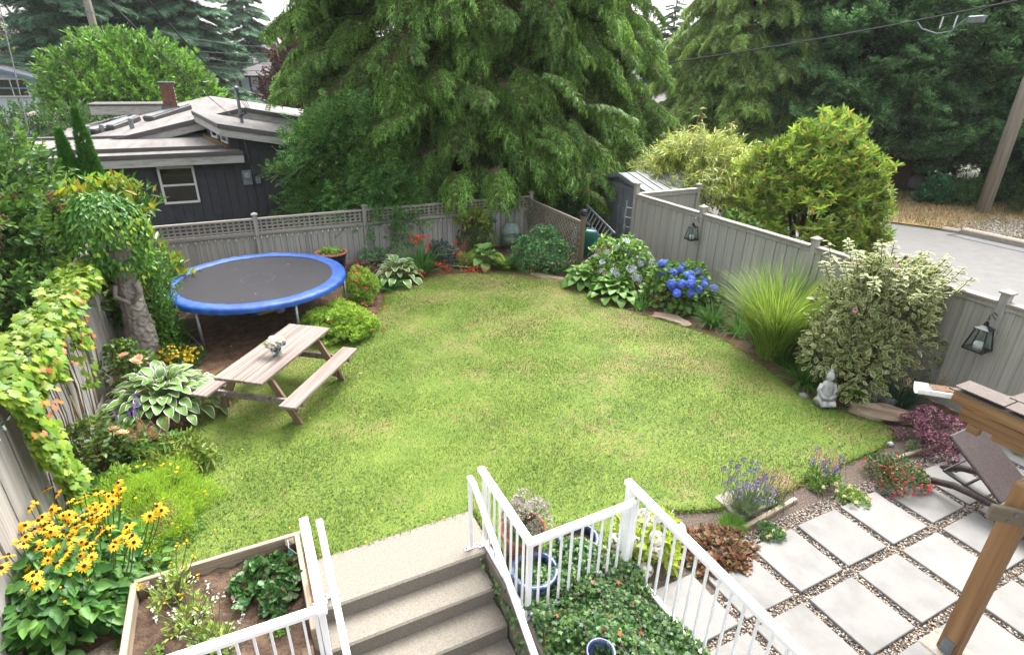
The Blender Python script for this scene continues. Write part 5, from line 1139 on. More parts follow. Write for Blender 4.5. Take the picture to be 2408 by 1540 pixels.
def bough_mesh(name, mats, kind, seed, nsub=26, cones=True):
    r = np.random.default_rng(seed); C = Cloud(); tw = MB()
    def main(t): return np.array([.05*math.sin(3*t+seed), t, (.10*math.sin(math.pi*t)-.28*t**1.6) if kind == 'cedar' else (.04*t-.10*t**2 if kind == 'cypress' else -.06*t-.1*t*t)])
    tw.tube([main(t) for t in np.linspace(0, 1, 7)], [.014*(1-.8*t) for t in np.linspace(0, 1, 7)], 4)
    pos = []; dr = []; nm = []; sz = []
    for i in range(nsub):
        t = .12+.86*i/(nsub-1); m = main(t)
        for sg in (-1, 1):
            L = (.40*(1-.62*t)+.06)*r.uniform(.7, 1.15); an = sg*r.uniform(.65, 1.15)
            d0 = np.array([math.sin(an), math.cos(an), .1])
            for k in range(5):
                s = (k+.5)/5; dz = -.55*s*s*L if kind == 'cedar' else (.08*s*L if kind == 'cypress' else -.18*s*s*L)
                p = m+d0*L*s+np.array([0, 0, dz]); pos.append(p)
                if kind == 'cedar': d = d0*.45+np.array([0, 0, -1.0])+r.normal(size=3)*.28; n_ = d0+r.normal(size=3)*.4; z_ = r.uniform(.10, .19)
                elif kind == 'cypress': d = d0*.8+np.array([0, .4, r.uniform(-.3, .7)])+r.normal(size=3)*.38; n_ = np.array([0, 0, 1.])+r.normal(size=3)*.45; z_ = r.uniform(.10, .17)
                else: d = d0*.8+np.array([0, .2, -.35])+r.normal(size=3)*.25; n_ = np.array([0, 0, 1.])+r.normal(size=3)*.35; z_ = r.uniform(.11, .17)
                dr.append(d); nm.append(n_); sz.append(z_)
        if kind != 'spruce' or i % 2: tw.tube([m, m+np.array([math.sin(.9), math.cos(.9), 0])*.2*(1-.6*t)], .004, 3, cap=False)
    # fresh tips along the main stem, fanning outwards
    for i in range(22):
        t = r.uniform(.3, 1); pos.append(main(t)+np.array([0, 0, .01])); dr.append(np.array([r.normal()*.6, 1, r.uniform(-.4, .25)])); nm.append(np.array([0, 0, 1.])+r.normal(size=3)*.4); sz.append(r.uniform(.08, .15))
    C.add(SPRAY if kind == 'cedar' else SPRAYF, np.array(pos), np.array(dr), np.array(nm), np.array(sz), mi=0); C.mb(tw, 1)
    if cones and kind == 'cedar':
        P = np.array(pos)[r.integers(0, len(pos), 26)]+r.normal(size=(26, 3))*.01; C.add(T_whorl(5, .6, .6), P, rv(26), rv(26), .018, mi=2)
    return C.mesh(name, mats)
CEDAR = [bough_mesh('bough', [M_cedar, M_twig, M_coned], 'cedar', s) for s in (1, 2, 3, 4)]
CEDARL = [bough_mesh('bough', [M_cedar2, M_twig, M_coned], 'cedar', s) for s in (11, 12, 13)]
CYPR = [bough_mesh('bough', [M_cypress, M_twig], 'cypress', s) for s in (5, 6, 7)]
SPRU = [bough_mesh('bough', [M_spruce, M_twig], 'spruce', s) for s in (8, 9)]

def conifer(name, label, x, y, H, R, meshes, n, z0=1.0, length=2.4, pw=1.2, tilt=(-.1, .35), inner=.35, trunk=.3, zpow=1.0, flat=.0, group=None, zmax=None, seed=0, skirt=0., roll=.25, n2=0, length2=1.3, tilt2=(-.1, .9)):
    r = random.Random(seed*77+5); t = thing(name, label, 'tree', (x, y, 0), 0, group)
    MB().tube([(0, 0, -.1), (.05, 0, H*.25), (-.03, .04, H*.6), (0, 0, H)], [trunk, trunk*.8, trunk*.45, .03], 12).build('trunk', M_bark, t, smooth=True)
    zm = zmax or H
    for i in range(n):
        u = ((i+r.random())/n)**zpow; z = z0+(zm-z0)*u
        Rz = R*max(.05, 1-((z-z0)/(H-z0))**pw)*r.uniform(.82, 1.1)
        if z < z0+skirt: Rz *= .75+.25*(z-z0)/max(.01, skirt)
        az = i*2.39996+r.uniform(-.5, .5); L = min(length, Rz*.95)*r.uniform(.8, 1.15)
        lay = r.random(); rb_ = max(0, Rz-L)*(1 if lay < .72 else r.uniform(inner, .9))
        b0 = np.array([math.sin(az)*rb_, math.cos(az)*rb_, z]); tl = r.uniform(*tilt)
        link('bough', meshes[i % len(meshes)], t, b0, (-tl, r.uniform(-roll, roll), -az), L)
        if i % 4 == 0 and rb_ > .5: MB().tube([(0, 0, z+.35*rb_*tl+.1), b0*np.array([.55, .55, 1])+np.array([0, 0, .12]), b0], [.05, .035, .02], 5).build('limb', M_bark, t)
    for i in range(n2):      # short hanging branchlets on the outside of the crown
        z = z0+(zm-z0)*((i+r.random())/n2)**zpow; Rz = R*max(.05, 1-((z-z0)/(H-z0))**pw)*r.uniform(.85, 1.12); az = i*2.39996+1.1+r.uniform(-.5, .5); L = length2*r.uniform(.7, 1.25); rb_ = max(0, Rz-L*.85)
        link('branchlet', meshes[(i+1) % len(meshes)], t, (math.sin(az)*rb_, math.cos(az)*rb_, z), (-r.uniform(*tilt2), r.uniform(-.6, .6), -az+r.uniform(-.7, .7)), L)
    return t
conifer('western_cedar', 'huge drooping green cedar filling the middle behind the back fence', 7.2, 18.7, 27, 5.6, CEDAR, 300, z0=1.3, length=2.3, pw=1.6, zpow=1.05, tilt=(-.05, .5), zmax=10.5, seed=1, trunk=.42, n2=300, length2=1.35)
conifer('western_cedar', 'smaller drooping cedar right of the huge cedar, above the shed', 12.2, 19.3, 15, 3.6, CEDAR, 160, z0=1.1, length=2.0, pw=1.4, zpow=1.1, tilt=(-.05, .5), zmax=9.5, seed=2, trunk=.25, n2=130, length2=1.2)
conifer('western_cedar', 'light green cedar standing left of the dark conifers across the road', 22.5, 21.5, 14, 4.8, CEDARL, 200, z0=1.2, length=2.3, pw=1.5, zmax=12, seed=3, n2=160, length2=1.4)
for k, (x, y, R_, H_, l) in enumerate(((27.0, 18.5, 5.6, 15, 'dark green cypress tree behind the brown fence across the road'), (31.5, 14.2, 6.0, 16, 'dark green cypress tree with low limbs behind the verge shrubs'), (33.5, 8.8, 5.5, 16, 'dark green cypress tree at the right edge behind the utility pole'))):
    conifer('cypress_tree', l, x, y, H_, R_, CYPR, 300, z0=(1.5, 1.2, .6)[k], length=3.0, pw=1.7, tilt=(-.8, .3), zmax=12.0, zpow=1.0, roll=.9, n2=280, length2=1.6, tilt2=(-.8, .5), seed=20+k, trunk=.4, group='dark conifers across the road')
for k, (px, b, topz, R_, l) in enumerate(((215, 54, 24, 6.2, 'big dark spruce behind the left part of the laurel hedge'), (345, 58, 26, 6.2, 'big dark spruce behind the middle of the laurel hedge'), (455, 55, 22, 4.6, 'dark spruce with hanging branches behind the right part of the laurel hedge'), (590, 78, 19, 5.2, 'pale hazy conifer between the laurel and the huge cedar'), (12, 80, 10.5, 4.0, 'hazy rounded conifer at the far left edge'), (1575, 60, 15, 5.5, 'hazy far conifer just right of the huge cedar'), (1690, 66, 21, 6.5, 'hazy far conifer behind the light green cedar'), (1800, 62, 24, 6.0, 'tall hazy conifer above the light green cedar'))):
    q = WB(px, 150, b); conifer('spruce_tree', l, float(q[0]), b, topz, R_, SPRU if k != 4 else CEDARL, 130 if k < 3 else 110, z0=1.5, length=3.6, pw=1.15, tilt=(-.05, .3), seed=40+k, zmax=min(topz-.3, 15), group='far conifers')

# ---- broadleaf crowns made of leafy shoots
def shoot_mesh(name, mat, T, n, L, size, up=.3, spread=.9, seed=0, wid=1.0, twig=True):
    r = np.random.default_rng(seed+100); C = Cloud(); tw = MB(); pos = []; d = []; nn = []
    stems = 5
    for s in range(stems):
        a = 2*math.pi*s/stems+r.uniform(-.4, .4); dv = nrm([math.sin(a)*spread*r.uniform(.3, 1), 1.0, math.cos(a)*spread*r.uniform(.3, 1)+.1])
        if twig: tw.tube([(0, 0, 0), dv*L*.5, dv*L], [.012*L, .008*L, .003*L], 3, cap=False)
        m = n//stems
        for k in range(m):
            t = (k+.5)/m; p = dv*L*(.15+.85*t); a2 = k*2.4; side = np.cross(dv, [0, 0, 1.]); side = nrm(side); oth = np.cross(dv, side)
            dd = dv*(.35+.7*t)+(side*math.cos(a2)+oth*math.sin(a2))*(.9-.4*t)+np.array([0, 0, up])+r.normal(size=3)*.2
            pos.append(p); d.append(dd); nn.append(np.array([0, 0, 1.])+r.normal(size=3)*.5+dv*.4)
    N = len(pos); C.add(T, np.array(pos), np.array(d), np.array(nn), r.uniform(.75, 1.2, N)*size, mi=0, wid=wid)
    if twig: C.mb(tw, 1)
    return C.mesh(name, [mat, M_twig])
def orient(d):      # euler that takes +Y onto d, keeping Z up
    d = nrm(d); return Vector(d).to_track_quat('Y', 'Z').to_euler()
def crown(name, label, cat, loc, rx, ry, h, meshes, n, sc, seed=0, zmin=.1, lump=.0, up=.25, trunk=None, group=None, part='leaf_cluster', fill=.7, stems=5, top=1.0):
    """dome of leafy shoots over short stems"""
    r = random.Random(seed+900); t = thing(name, label, cat, loc, 0, group)
    ph = [r.uniform(0, 6.28) for _ in range(6)]
    for i in range(n):
        for _ in range(20):
            u = r.uniform(-.15, 1); a = r.uniform(0, 6.28318); 
            z = max(0, u)**.85; rr_ = math.sqrt(max(0, 1-z*z)); 
            bulge = 1+lump*(math.sin(a*3+ph[0]+z*4)+.7*math.sin(a*5+ph[1]-z*6)+.6*math.sin(z*9+ph[2]+a*2))*.5
            k = bulge*(1 if r.random() < fill else r.uniform(.55, .92))
            p = np.array([rr_*math.sin(a)*rx*k, rr_*math.cos(a)*ry*k, zmin*h+(1-zmin)*h*z*top*k])
            if p[2] > .03: break
        d = np.array([p[0]/rx, p[1]/ry, (p[2]-zmin*h)/h+up])+np.array([r.gauss(0, .25) for _ in range(3)])
        s = sc*r.uniform(.75, 1.25); d = nrm(d); b = p-d*s*.8; b[2] = max(b[2], .02)
        e = orient(d); o = link(part, meshes[i % len(meshes)], t, b, (0, 0, 0), s); o.rotation_euler = e
    if trunk is not None:
        tm = MB()
        for k in range(stems):
            a = 2*math.pi*k/stems; tm.tube([(.12*rx*math.sin(a)*.4, .12*ry*math.cos(a)*.4, -.05), (.25*rx*math.sin(a), .25*ry*math.cos(a), h*.4), (.55*rx*math.sin(a+.3), .55*ry*math.cos(a+.3), h*.72)], [trunk, trunk*.7, trunk*.3], 6)
        tm.build('stem', M_bark, t, smooth=True)
    return t
M_laurel = leafmat('laurel_leaf', greens('#3c7022', '#558f2c', '#74b03a', '#9cd050', '#62a034', k=.46), .3, .32, .5)
T_lau = T_leaf(.42, .08, .15)
LAU = [shoot_mesh('leaf_cluster', M_laurel, T_lau, 130, 1.0, .20, .3, .9, s) for s in (1, 2, 3)]
q = WB(318, 200, 36.5); crown('laurel_hedge', 'huge rounded bright green laurel behind the grey house', 'hedge', (float(q[0]), 36.5, 0), 4.7, 3.6, 5.9, LAU, 300, 1.15, 1, .12, .12, trunk=.12)
M_rosel = leafmat('rosehedge_leaf', greens('#3c6a35', '#55854a', '#7fa050', k=.42), .25, .5)
RSH = [shoot_mesh('leaf_cluster', M_rosel, T_leaf(.5, .1, .1), 120, 1.0, .13, .3, .9, s+9) for s in (1, 2)]
q = WB(95, 260, 31); rz = crown('rose_hedge', 'loose green hedge with pale pink blooms left of the grey roof', 'hedge', (float(q[0]), 31, 0), 3.6, 1.8, 3.0, RSH, 130, 1.0, 2, .12, .1, trunk=.08)
M_pinkp = leafmat('pale_pink', greens('#d8c2b8', '#efe2da', k=.5), .3)
for k in range(16):
    pb = head_mesh('bloom', M_pinkp, .07, 14, .05) if k == 0 else pb
    a = random.uniform(-2.6, .2); link('bloom', pb, rz, (3.4*math.cos(a)*random.uniform(.3, 1), 1.9*math.sin(a), random.uniform(1.5, 2.9)))
M_copper = leafmat('copper_leaf', greens('#4a2a26', '#5f3a30', '#7a4f38', '#4f4a34', k=.42), .2, .5)
COP = [shoot_mesh('leaf_cluster', M_copper, T_leaf(.6, .1, .1), 130, 1.0, .15, .2, .9, s+20) for s in (1, 2)]
q = WB(700, 165, 44); crown('copper_beech', 'dark copper leaved tree left of the huge cedar', 'tree', (float(q[0]), 44, 0), 2.6, 2.6, 6.6, COP, 150, 1.2, 4, .25, .12, trunk=.2)
M_plum = leafmat('plum_leaf', greens('#4a3440', '#5d4450', '#6f5560', k=.45), .2, .6)
PLU = [shoot_mesh('leaf_cluster', M_plum, T_leaf(.6, .1, .1), 120, 1.0, .16, .2, .9, s+30) for s in (1, 2)]
q = WB(118, 110, 62); crown('plum_tree', 'hazy purple leaved tree left of the big spruces', 'tree', (float(q[0]), 62, 0), 4.2, 3, 8.6, PLU, 130, 1.4, 5, .3, .2, trunk=.2)
M_plumr = leafmat('plum_red', greens('#6a3048', '#84425a', '#9a5a70', k=.45), .25, .5)
PLR = [shoot_mesh('leaf_cluster', M_plumr, T_leaf(.5, .1, .1), 120, 1.0, .12, .2, .9, s+40) for s in (1, 2)]
q = WB(1712, 210, 36); crown('plum_tree', 'reddish purple tree showing left of the light green cedar', 'tree', (float(q[0]), 36, 0), 2.2, 2, 4.6, PLR, 80, 1.0, 6, .25, .15, trunk=.12)

# mountain ash leaning over the fence in front of the cedar
M_ash = leafmat('ash_leaf', greens('#2f6a34', '#4a8440', '#6ba04a', '#9cbf58', k=.46), .32, .5)
PIN = T_pinnate(6, .26, .38)
ASH = [shoot_mesh('leaf_cluster', M_ash, PIN, 45, .8, .42, .1, 1.0, s+50) for s in (1, 2, 3)]
q = WB(770, 330, 16.2); crown('mountain_ash', 'feathery blue green mountain ash leaning over the back fence', 'tree', (float(q[0])+.55, 16.0, 0), 1.75, 1.8, 3.55, ASH, 210, .95, 7, .3, .22, up=.1, trunk=.07)
q = WB(930, 450, 14.9); crown('mountain_ash', 'low spray of blue green pinnate leaves hanging over the lattice', 'shrub', (float(q[0]), 14.8, 0), .8, .9, 1.9, ASH, 40, .8, 8, .45, .2, up=-.2, trunk=.03)
# rhododendron by the road
M_rhod = leafmat('rhododendron_leaf', greens('#55842f', '#6f9c3a', '#8fb446', '#a8c24c', '#c2ca58', '#cfa048', k=.52), .32, .4, .45)
T_rh = T_whorl(7, .3, .3)
RHO = [shoot_mesh('leaf_cluster', M_rhod, T_rh, 20, .8, .27, .35, .9, s+60) for s in (1, 2, 3)]
crown('rhododendron', 'big yellow green rhododendron with orange tinged leaves beyond the right fence', 'shrub', (13.4, 9.75, 0), 1.9, 1.9, 3.55, RHO, 300, .68, 9, .2, .2, up=.35, trunk=.05, stems=9)
# bamboo behind the shed
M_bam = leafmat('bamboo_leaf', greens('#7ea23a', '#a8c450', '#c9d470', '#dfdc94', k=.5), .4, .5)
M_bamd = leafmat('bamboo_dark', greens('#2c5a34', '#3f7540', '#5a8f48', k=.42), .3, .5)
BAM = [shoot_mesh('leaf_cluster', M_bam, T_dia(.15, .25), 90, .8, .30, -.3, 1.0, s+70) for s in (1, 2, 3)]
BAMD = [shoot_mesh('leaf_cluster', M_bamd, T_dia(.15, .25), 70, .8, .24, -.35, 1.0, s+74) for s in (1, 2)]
bmo = crown('bamboo', 'dense pale yellow green bamboo thicket behind the shed and wing fence', 'bamboo', (12.9, 13.4, 0), 2.5, 2.0, 2.95, BAM, 290, .75, 10, .3, .1, up=.1, trunk=.015, stems=12)
M_cane = pmat('bamboo_cane', [lin('#8f7d4e', K), lin('#b5a26c', K)], rough=.6)
for (dx, dy, h_) in ((.2, .6, 3.75), (.3, .55, 3.5), (1.5, .3, 3.4), (1.25, .4, 3.2), (1.35, .2, 3.3)):
    MB().tube([(dx, dy, 1.5), (dx+.04, dy, h_)], .016, 6).build('cane', M_cane, bmo); c = Cloud(); N = 5
    c.add(T_dia(.16, .2), np.column_stack([np.full(N, dx+.04), np.full(N, dy), U(N, h_-.7, h_)]), np.column_stack([rv(N)[:, :2], U(N, -.3, .5)]), np.array([0, 0, 1.])+rv(N)*.3, .34); c.build('cane_leaf', M_bam, bmo)
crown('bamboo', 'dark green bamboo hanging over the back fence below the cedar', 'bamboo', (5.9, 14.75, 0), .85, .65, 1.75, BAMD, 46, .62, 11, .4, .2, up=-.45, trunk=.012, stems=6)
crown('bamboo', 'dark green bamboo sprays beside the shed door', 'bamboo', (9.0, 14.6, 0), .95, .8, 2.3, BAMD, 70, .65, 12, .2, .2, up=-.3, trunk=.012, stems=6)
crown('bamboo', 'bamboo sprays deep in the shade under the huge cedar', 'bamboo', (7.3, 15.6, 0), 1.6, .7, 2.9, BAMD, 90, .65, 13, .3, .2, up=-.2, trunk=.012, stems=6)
# shrubs of the far verge and blackberries
M_laur2 = leafmat('verge_laurel', greens('#2c6a3a', '#3f7f48', '#58975a', k=.42), .25, .35)
VL_ = [shoot_mesh('leaf_cluster', M_laur2, T_lau, 50, .8, .24, .4, .9, s+80) for s in (1, 2)]
for (px, py, wpx, ty, l, c_, s_) in ((2195, 478, 95, 408, 'glossy green laurel bush on the verge across the road', VL_, 1), (2262, 482, 90, 418, 'pale bramble thicket left of the utility pole', None, 2), (2370, 478, 70, 415, 'bramble thicket right of the utility pole', None, 3)):
    P_ = G(px, py); m_ = MPP(P_); crown('verge_shrub', l, 'shrub', (P_[0], P_[1], 0), wpx*m_/2, wpx*m_/2*.8, HGT(P_, ty), VL_ if c_ else RSH, 45, .7, 100+s_, .1, .2, trunk=.03)
M_yew = leafmat('yew_hedge', greens('#4a6a2c', '#627f38', '#7a9348', k=.42), .2, .6)
P_ = G(2412, 505); TY = [shoot_mesh('leaf_cluster', M_yew, T_dia(.25, .1), 160, .8, .12, .5, .9, 90)]; crown('clipped_hedge', 'olive green clipped conifer bush at the right edge behind the pole', 'hedge', (P_[0]+.3, P_[1]-.3, 0), 1.0, 1.0, 1.9, TY, 60, .5, 104, .1, .05, trunk=.05)
# dark undergrowth below the conifers across the road
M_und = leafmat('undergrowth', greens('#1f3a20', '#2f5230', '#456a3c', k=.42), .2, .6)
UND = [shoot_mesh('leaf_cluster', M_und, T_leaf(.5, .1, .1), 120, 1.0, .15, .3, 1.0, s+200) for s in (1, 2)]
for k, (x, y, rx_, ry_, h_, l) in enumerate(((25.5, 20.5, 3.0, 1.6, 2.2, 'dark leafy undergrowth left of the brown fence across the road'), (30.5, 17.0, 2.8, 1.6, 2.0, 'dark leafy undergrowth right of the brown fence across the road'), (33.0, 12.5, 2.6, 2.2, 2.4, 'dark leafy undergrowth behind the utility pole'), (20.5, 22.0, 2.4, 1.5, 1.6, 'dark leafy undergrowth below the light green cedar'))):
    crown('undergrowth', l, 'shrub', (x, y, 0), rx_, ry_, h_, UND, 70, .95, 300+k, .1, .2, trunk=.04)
# ================================================================== GARDEN PLANTS
def spec(px, py, wpx, ty):
    P = G(px, py); return P, wpx*MPP(P)/2, HGT(P, ty)
def lumps(n, rx, ry, h, r_, lr):
    c = []
    for i in range(n):
        a = i*2.399+r_.uniform(-.4, .4); z = r_.uniform(.1, 1)**.8; k = math.sqrt(max(0, 1-z*z*.8))*r_.uniform(.55, 1)
        c.append((math.sin(a)*rx*k*(1-lr*.6), math.cos(a)*ry*k*(1-lr*.6), h*max(lr*.5, z*(1-lr*.9))))
    return np.array(c)
def bush(name, label, cat, P, rx, h, mat, T, size, n, nl=14, lr=.42, up=.35, ry=None, seed=0, stems=None, flat=.45, group=None, jit=.5, shell=.75, mats2=None, drop=0.):
    r_ = random.Random(seed+300); ry = ry or rx; t = thing(name, label, cat, (P[0], P[1], 0), 0, group)
    c = lumps(nl, rx, ry, h, r_, lr); R = lr*np.array([rx, ry, h*.75])*np.array([r_.uniform(.75, 1.2) for _ in range(nl)])[:, None]
    k = rng.integers(0, nl, n); d = unit(rv(n)+np.array([0, 0, .35])+c[k]/np.array([rx, ry, h])*.9)
    rad_ = (shell+(1-shell)*U(n))[:, None]; p = c[k]+d*R[k]*rad_; p[:, 2] = np.maximum(p[:, 2], .015)
    ld = d*.8+rv(n)*jit+np.array([0, 0, up]); ln = np.array([0, 0, 1.])*flat*2+d*.7+rv(n)*.35
    C = Cloud(); C.add(T, p, ld, ln, U(n, .7, 1.2)*size); C.build('foliage', mat, t)
    sm = MB()
    for j in range(nl):
        q = c[j]; sm.tube([(q[0]*.1, q[1]*.1, 0), (q[0]*.5, q[1]*.5, q[2]*.6), q], [.012*max(rx, .3)*2, .009*max(rx, .3)*2, .004], 4, cap=False)
    sm.build('stem', stems or M_twig, t); return t, c, R
def fp(t, c, R, mesh, n, name='flower', sc=1, up=.6, out=1.05, zmin=.0, seed=0, face=True):
    """flower heads set on the outside of a bush"""
    r_ = random.Random(seed+70)
    for i in range(n):
        j = r_.randrange(len(c)); d = nrm(np.array([r_.gauss(0, 1)-.2, r_.gauss(0, 1)-.5, abs(r_.gauss(0, 1))*up+.3])+c[j]*.6); p = c[j]+d*R[j]*out
        if p[2] < zmin: p[2] = zmin+r_.random()*.1
        o = link(name, mesh, t, p, (0, 0, 0), sc*r_.uniform(.8, 1.15)); o.rotation_euler = Vector(d).to_track_quat('Z', 'Y').to_euler()
# ---- leaves of hosta, fern, ...
def hosta_leaf(w, margin, mats, name='leaf'):
    m = MB(); rows = 7; us = (-1, -.78, 0, .78, 1); V = []
    for i in range(rows+1):
        t = i/rows; wd = w*.5*(math.sin(math.pi*min(1, t*.97+.02))**.75)*(1.15-.35*t); z = .35*t-.55*t*t
        for u in us: V.append((u*wd+0, t, z+.16*abs(u)*wd*1.5-.03*math.sin(t*9)*abs(u)))
    F = []; 
    for i in range(rows):
        for k in range(4): m.add([], []) ; F.append(((i*5+k, i*5+k+1, (i+1)*5+k+1, (i+1)*5+k), 1 if (k in (0, 3) and margin) else 0))
    m.v = V; m.f = [f for f, _ in F]; m.m = [x for _, x in F]; return m.mesh(name, mats, True)
def hosta(label, P, rx, h, leafm, n, size, cat='hosta', seed=0, group=None, droop=.0):
    r_ = random.Random(seed); t = thing('hosta', label, cat, (P[0], P[1], 0), r_.uniform(0, 6), group); st_ = MB()
    for i in range(n):
        u = (i+.5)/n; a = i*2.39996; rr_ = rx*(.12+.62*u)*r_.uniform(.85, 1.1); z = h*(1-.62*u**1.3)*r_.uniform(.8, 1.05)
        s = size*r_.uniform(.75, 1.2)*(1-.2*(1-u)); pit = .75-1.15*u+r_.uniform(-.2, .2)-droop
        link('leaf', leafm, t, (math.sin(a)*rr_, math.cos(a)*rr_, z), (pit, r_.uniform(-.3, .3), -a), s); st_.tube([(0, 0, 0), (math.sin(a)*rr_*.6, math.cos(a)*rr_*.6, z*.75), (math.sin(a)*rr_, math.cos(a)*rr_, z)], .006, 4, cap=False)
    st_.build('stem', M_stemg, t); return t
M_stemg = pmat('green_stem', [lin('#5c7f38', K), lin('#7c9a4c', K)], rough=.6)
M_hg = leafmat('hosta_green', greens('#5f9440', '#78a84c', '#8dba58', k=.42), .3, .45); M_hc = leafmat('hosta_cream', greens('#e6e6d2', '#f2f0e2', k=.5), .35, .5); M_hb = leafmat('hosta_blue', greens('#66a04a', '#80b454', '#98c662', k=.44), .3, .45)
HV = hosta_leaf(.62, True, [M_hg, M_hc]); HG = hosta_leaf(.78, False, [M_hb, M_hb]); HG2 = hosta_leaf(.8, False, [M_hg, M_hg])
def frond_mesh(mat, n=13, w=.22):
    C = Cloud(); pos = []; d = []; s_ = []
    for i in range(n):
        t = .12+.86*i/(n-1); z = .62*t-.55*t*t; l = w*math.sin(math.pi*min(1, .25+t*.72))
        for sg in (-1, 1): pos.append((0, t*.95, z)); d.append((sg, .35, -.1)); s_.append(l)
    C.add(T_dia(.34, .1), np.array(pos), np.array(d), np.array([0, -.3, 1.]), np.array(s_)); m = MB(); m.tube([(0, t*.95, .62*t-.55*t*t) for t in np.linspace(0, 1, 6)], .008, 4); C.mb(m, 0); return C.mesh('frond', mat)
M_fern = leafmat('fern_green', greens('#2f6b2c', '#4a8a34', '#62a03c', k=.42), .3); M_fernb = leafmat('fern_bright', greens('#9dc23c', '#b8d24c', k=.46), .35)
FR, FRB = frond_mesh(M_fern), frond_mesh(M_fernb)
def fern(label, P, L, n, mesh=None, seed=0, mesh2=None):
    r_ = random.Random(seed); t = thing('fern', label, 'fern', (P[0], P[1], 0), 0)
    for i in range(n):
        a = i*2.39996; link('frond', (mesh2 if mesh2 and i % 5 == 0 else mesh or FR), t, (.03*math.sin(a), .03*math.cos(a), .01), (r_.uniform(.1, .75), 0, -a), L*r_.uniform(.75, 1.1))
    return t
def tuft(name, label, cat, P, n, L, width, spread, mat, lean=(.05, .9), curl=1.1, r0=.08, seg=5, group=None):
    t = thing(name, label, cat, (P[0], P[1], 0), 0, group); C = Cloud(); a = U(n, 0, 6.283); rr_ = np.sqrt(U(n))*r0
    blades(C, np.column_stack([np.sin(a)*rr_, np.cos(a)*rr_, np.zeros(n)]), a+rng.normal(size=n)*.5, U(n, *lean)*spread, L*U(n, .6, 1.1), width*U(n, .6, 1.2), seg=seg, curl=curl); C.build('blades', mat, t); return t

# ---------------- right bed
M_wei = leafmat('weigela_green', greens('#58823f', '#6f984a', '#8cac58', k=.42), .25, .5); M_weic = leafmat('weigela_cream', greens('#dcdc8a', '#e8e5a4', '#f0eec0', k=.47), .3, .5)
P, rx, h = spec(2040, 945, 300, 590); P = P+np.array([.32, .42, 0])
t, c, R = bush('variegated_weigela', 'large cream and green variegated shrub in front of the right fence', 'shrub', P, 1.08, 2.25, [M_wei, M_weic], T_ring(.6, .7, .15), .098, 5600, nl=30, lr=.34, up=.15, ry=1.0, seed=1)
sp_ = Cloud(); stw = MB(); pos = []; dd = []
for i in range(34):     # upright new shoots
    a = i*2.4; r0 = .85*math.sqrt((i+.5)/34); b = np.array([math.sin(a)*r0, math.cos(a)*r0, 1.7+.4*(1-r0)]); tip = b+np.array([math.sin(a)*.14, math.cos(a)*.14, random.uniform(.1, .42)]); stw.tube([b, tip], .006, 4)
    for k in range(20): pos.append(b+(tip-b)*(k+.5)/20); dd.append((math.sin(k*1.57+i)+random.uniform(-.3, .3), math.cos(k*1.57+i)+random.uniform(-.3, .3), random.uniform(-.1, .6)))
sp_.add(T_ring(.5, .68, .2), np.array(pos), np.array(dd), np.array([0, 0, 1.]), .098); sp_.mb(stw, 2); sp_.build('shoots', [M_wei, M_weic, M_twig], t)
M_pink = leafmat('pink_petals', greens('#d88ba6', '#eab4c4', '#f4d3da', k=.5), .3); pkm = head_mesh('flower', M_pink, .035, 14, .03); fp(t, c, R, pkm, 9, seed=3)
M_misc = leafmat('miscanthus', greens('#5d8f2a', '#86b63c', '#a9cf50', '#c8dc7a', k=.44), .35, .5)
P, rx, h = spec(1815, 835, 200, 590)
tuft('ornamental_grass', 'tall arching lime green ornamental grass in front of the right fence', 'grass', P, 1700, 1.7, .016, 1.0, M_misc, lean=(.02, .42), curl=1.7, r0=.28, seg=7)
M_dayl = leafmat('daylily_leaf', greens('#3d7a2c', '#569436', '#76aa42', k=.42), .3, .5)
for (px, py, n, L, l) in ((1895, 905, 220, .52, 'green strappy daylily clump left of the white seated figure'), (1675, 765, 260, .55, 'green strappy daylily clump right of the flat driftwood'), (1505, 728, 60, .34, 'small strappy plant with violet flowers below the hosta'), (1790, 815, 200, .6, 'green strappy leaves at the foot of the tall ornamental grass'), (1735, 785, 160, .5, 'green strappy clump left of the foot of the tall ornamental grass'), (1845, 860, 170, .5, 'green strappy clump between ornamental grass and variegated shrub')):
    tuft('daylily', l, 'plant', G(px, py), n, L, .018, 1.0, M_dayl, lean=(.15, 1.0), curl=1.3, r0=.12)
M_blueg = leafmat('blue_grass', greens('#3f6f4a', '#5a8a66', '#7da083', k=.42), .3)
tf = tuft('blue_grass', 'blue green grass clump with tan seed heads behind the driftwood log', 'grass', G(2110, 950), 320, .72, .009, 1.0, M_blueg, lean=(.1, .95), curl=1.2, r0=.14)
M_seed = leafmat('seed_head', greens('#b39c70', '#d0bb90', k=.44), .3)
C = Cloud(); N = 9; blades(C, np.zeros((N, 3)), U(N, 0, 6.28), U(N, .15, .5), U(N, .8, 1.0), np.full(N, .008), seg=6, curl=1.0); C.build('stalks', M_seed, tf)
C = Cloud(); N = 240; a = rng.integers(0, 5, N); base = np.array([(.45, .05, .55), (-.35, -.2, .6), (.2, -.35, .62), (.5, -.25, .4), (-.1, -.1, .75)])[a]; C.add(T_dia(.3, .1), base+rng.normal(size=(N, 3))*np.array([.02, .02, .05]), np.array([.2, 0, -1.])+rv(N)*.4, rv(N), .04); C.build('seed_heads', M_seed, tf)
M_bright = leafmat('bright_green', greens('#6fa83a', '#8cc04a', '#a5d05c', k=.42), .3)
bush('sedum_plant', 'small bright green rounded plant right of the white seated figure', 'plant', G(2000, 938), .17, .24, M_bright, T_leaf(.75, .08, .1), .055, 260, nl=6, seed=5)
M_barb = leafmat('barberry_leaf', greens('#5a3348', '#7d4a5e', '#a0667a', '#c98a98', k=.42), .25)
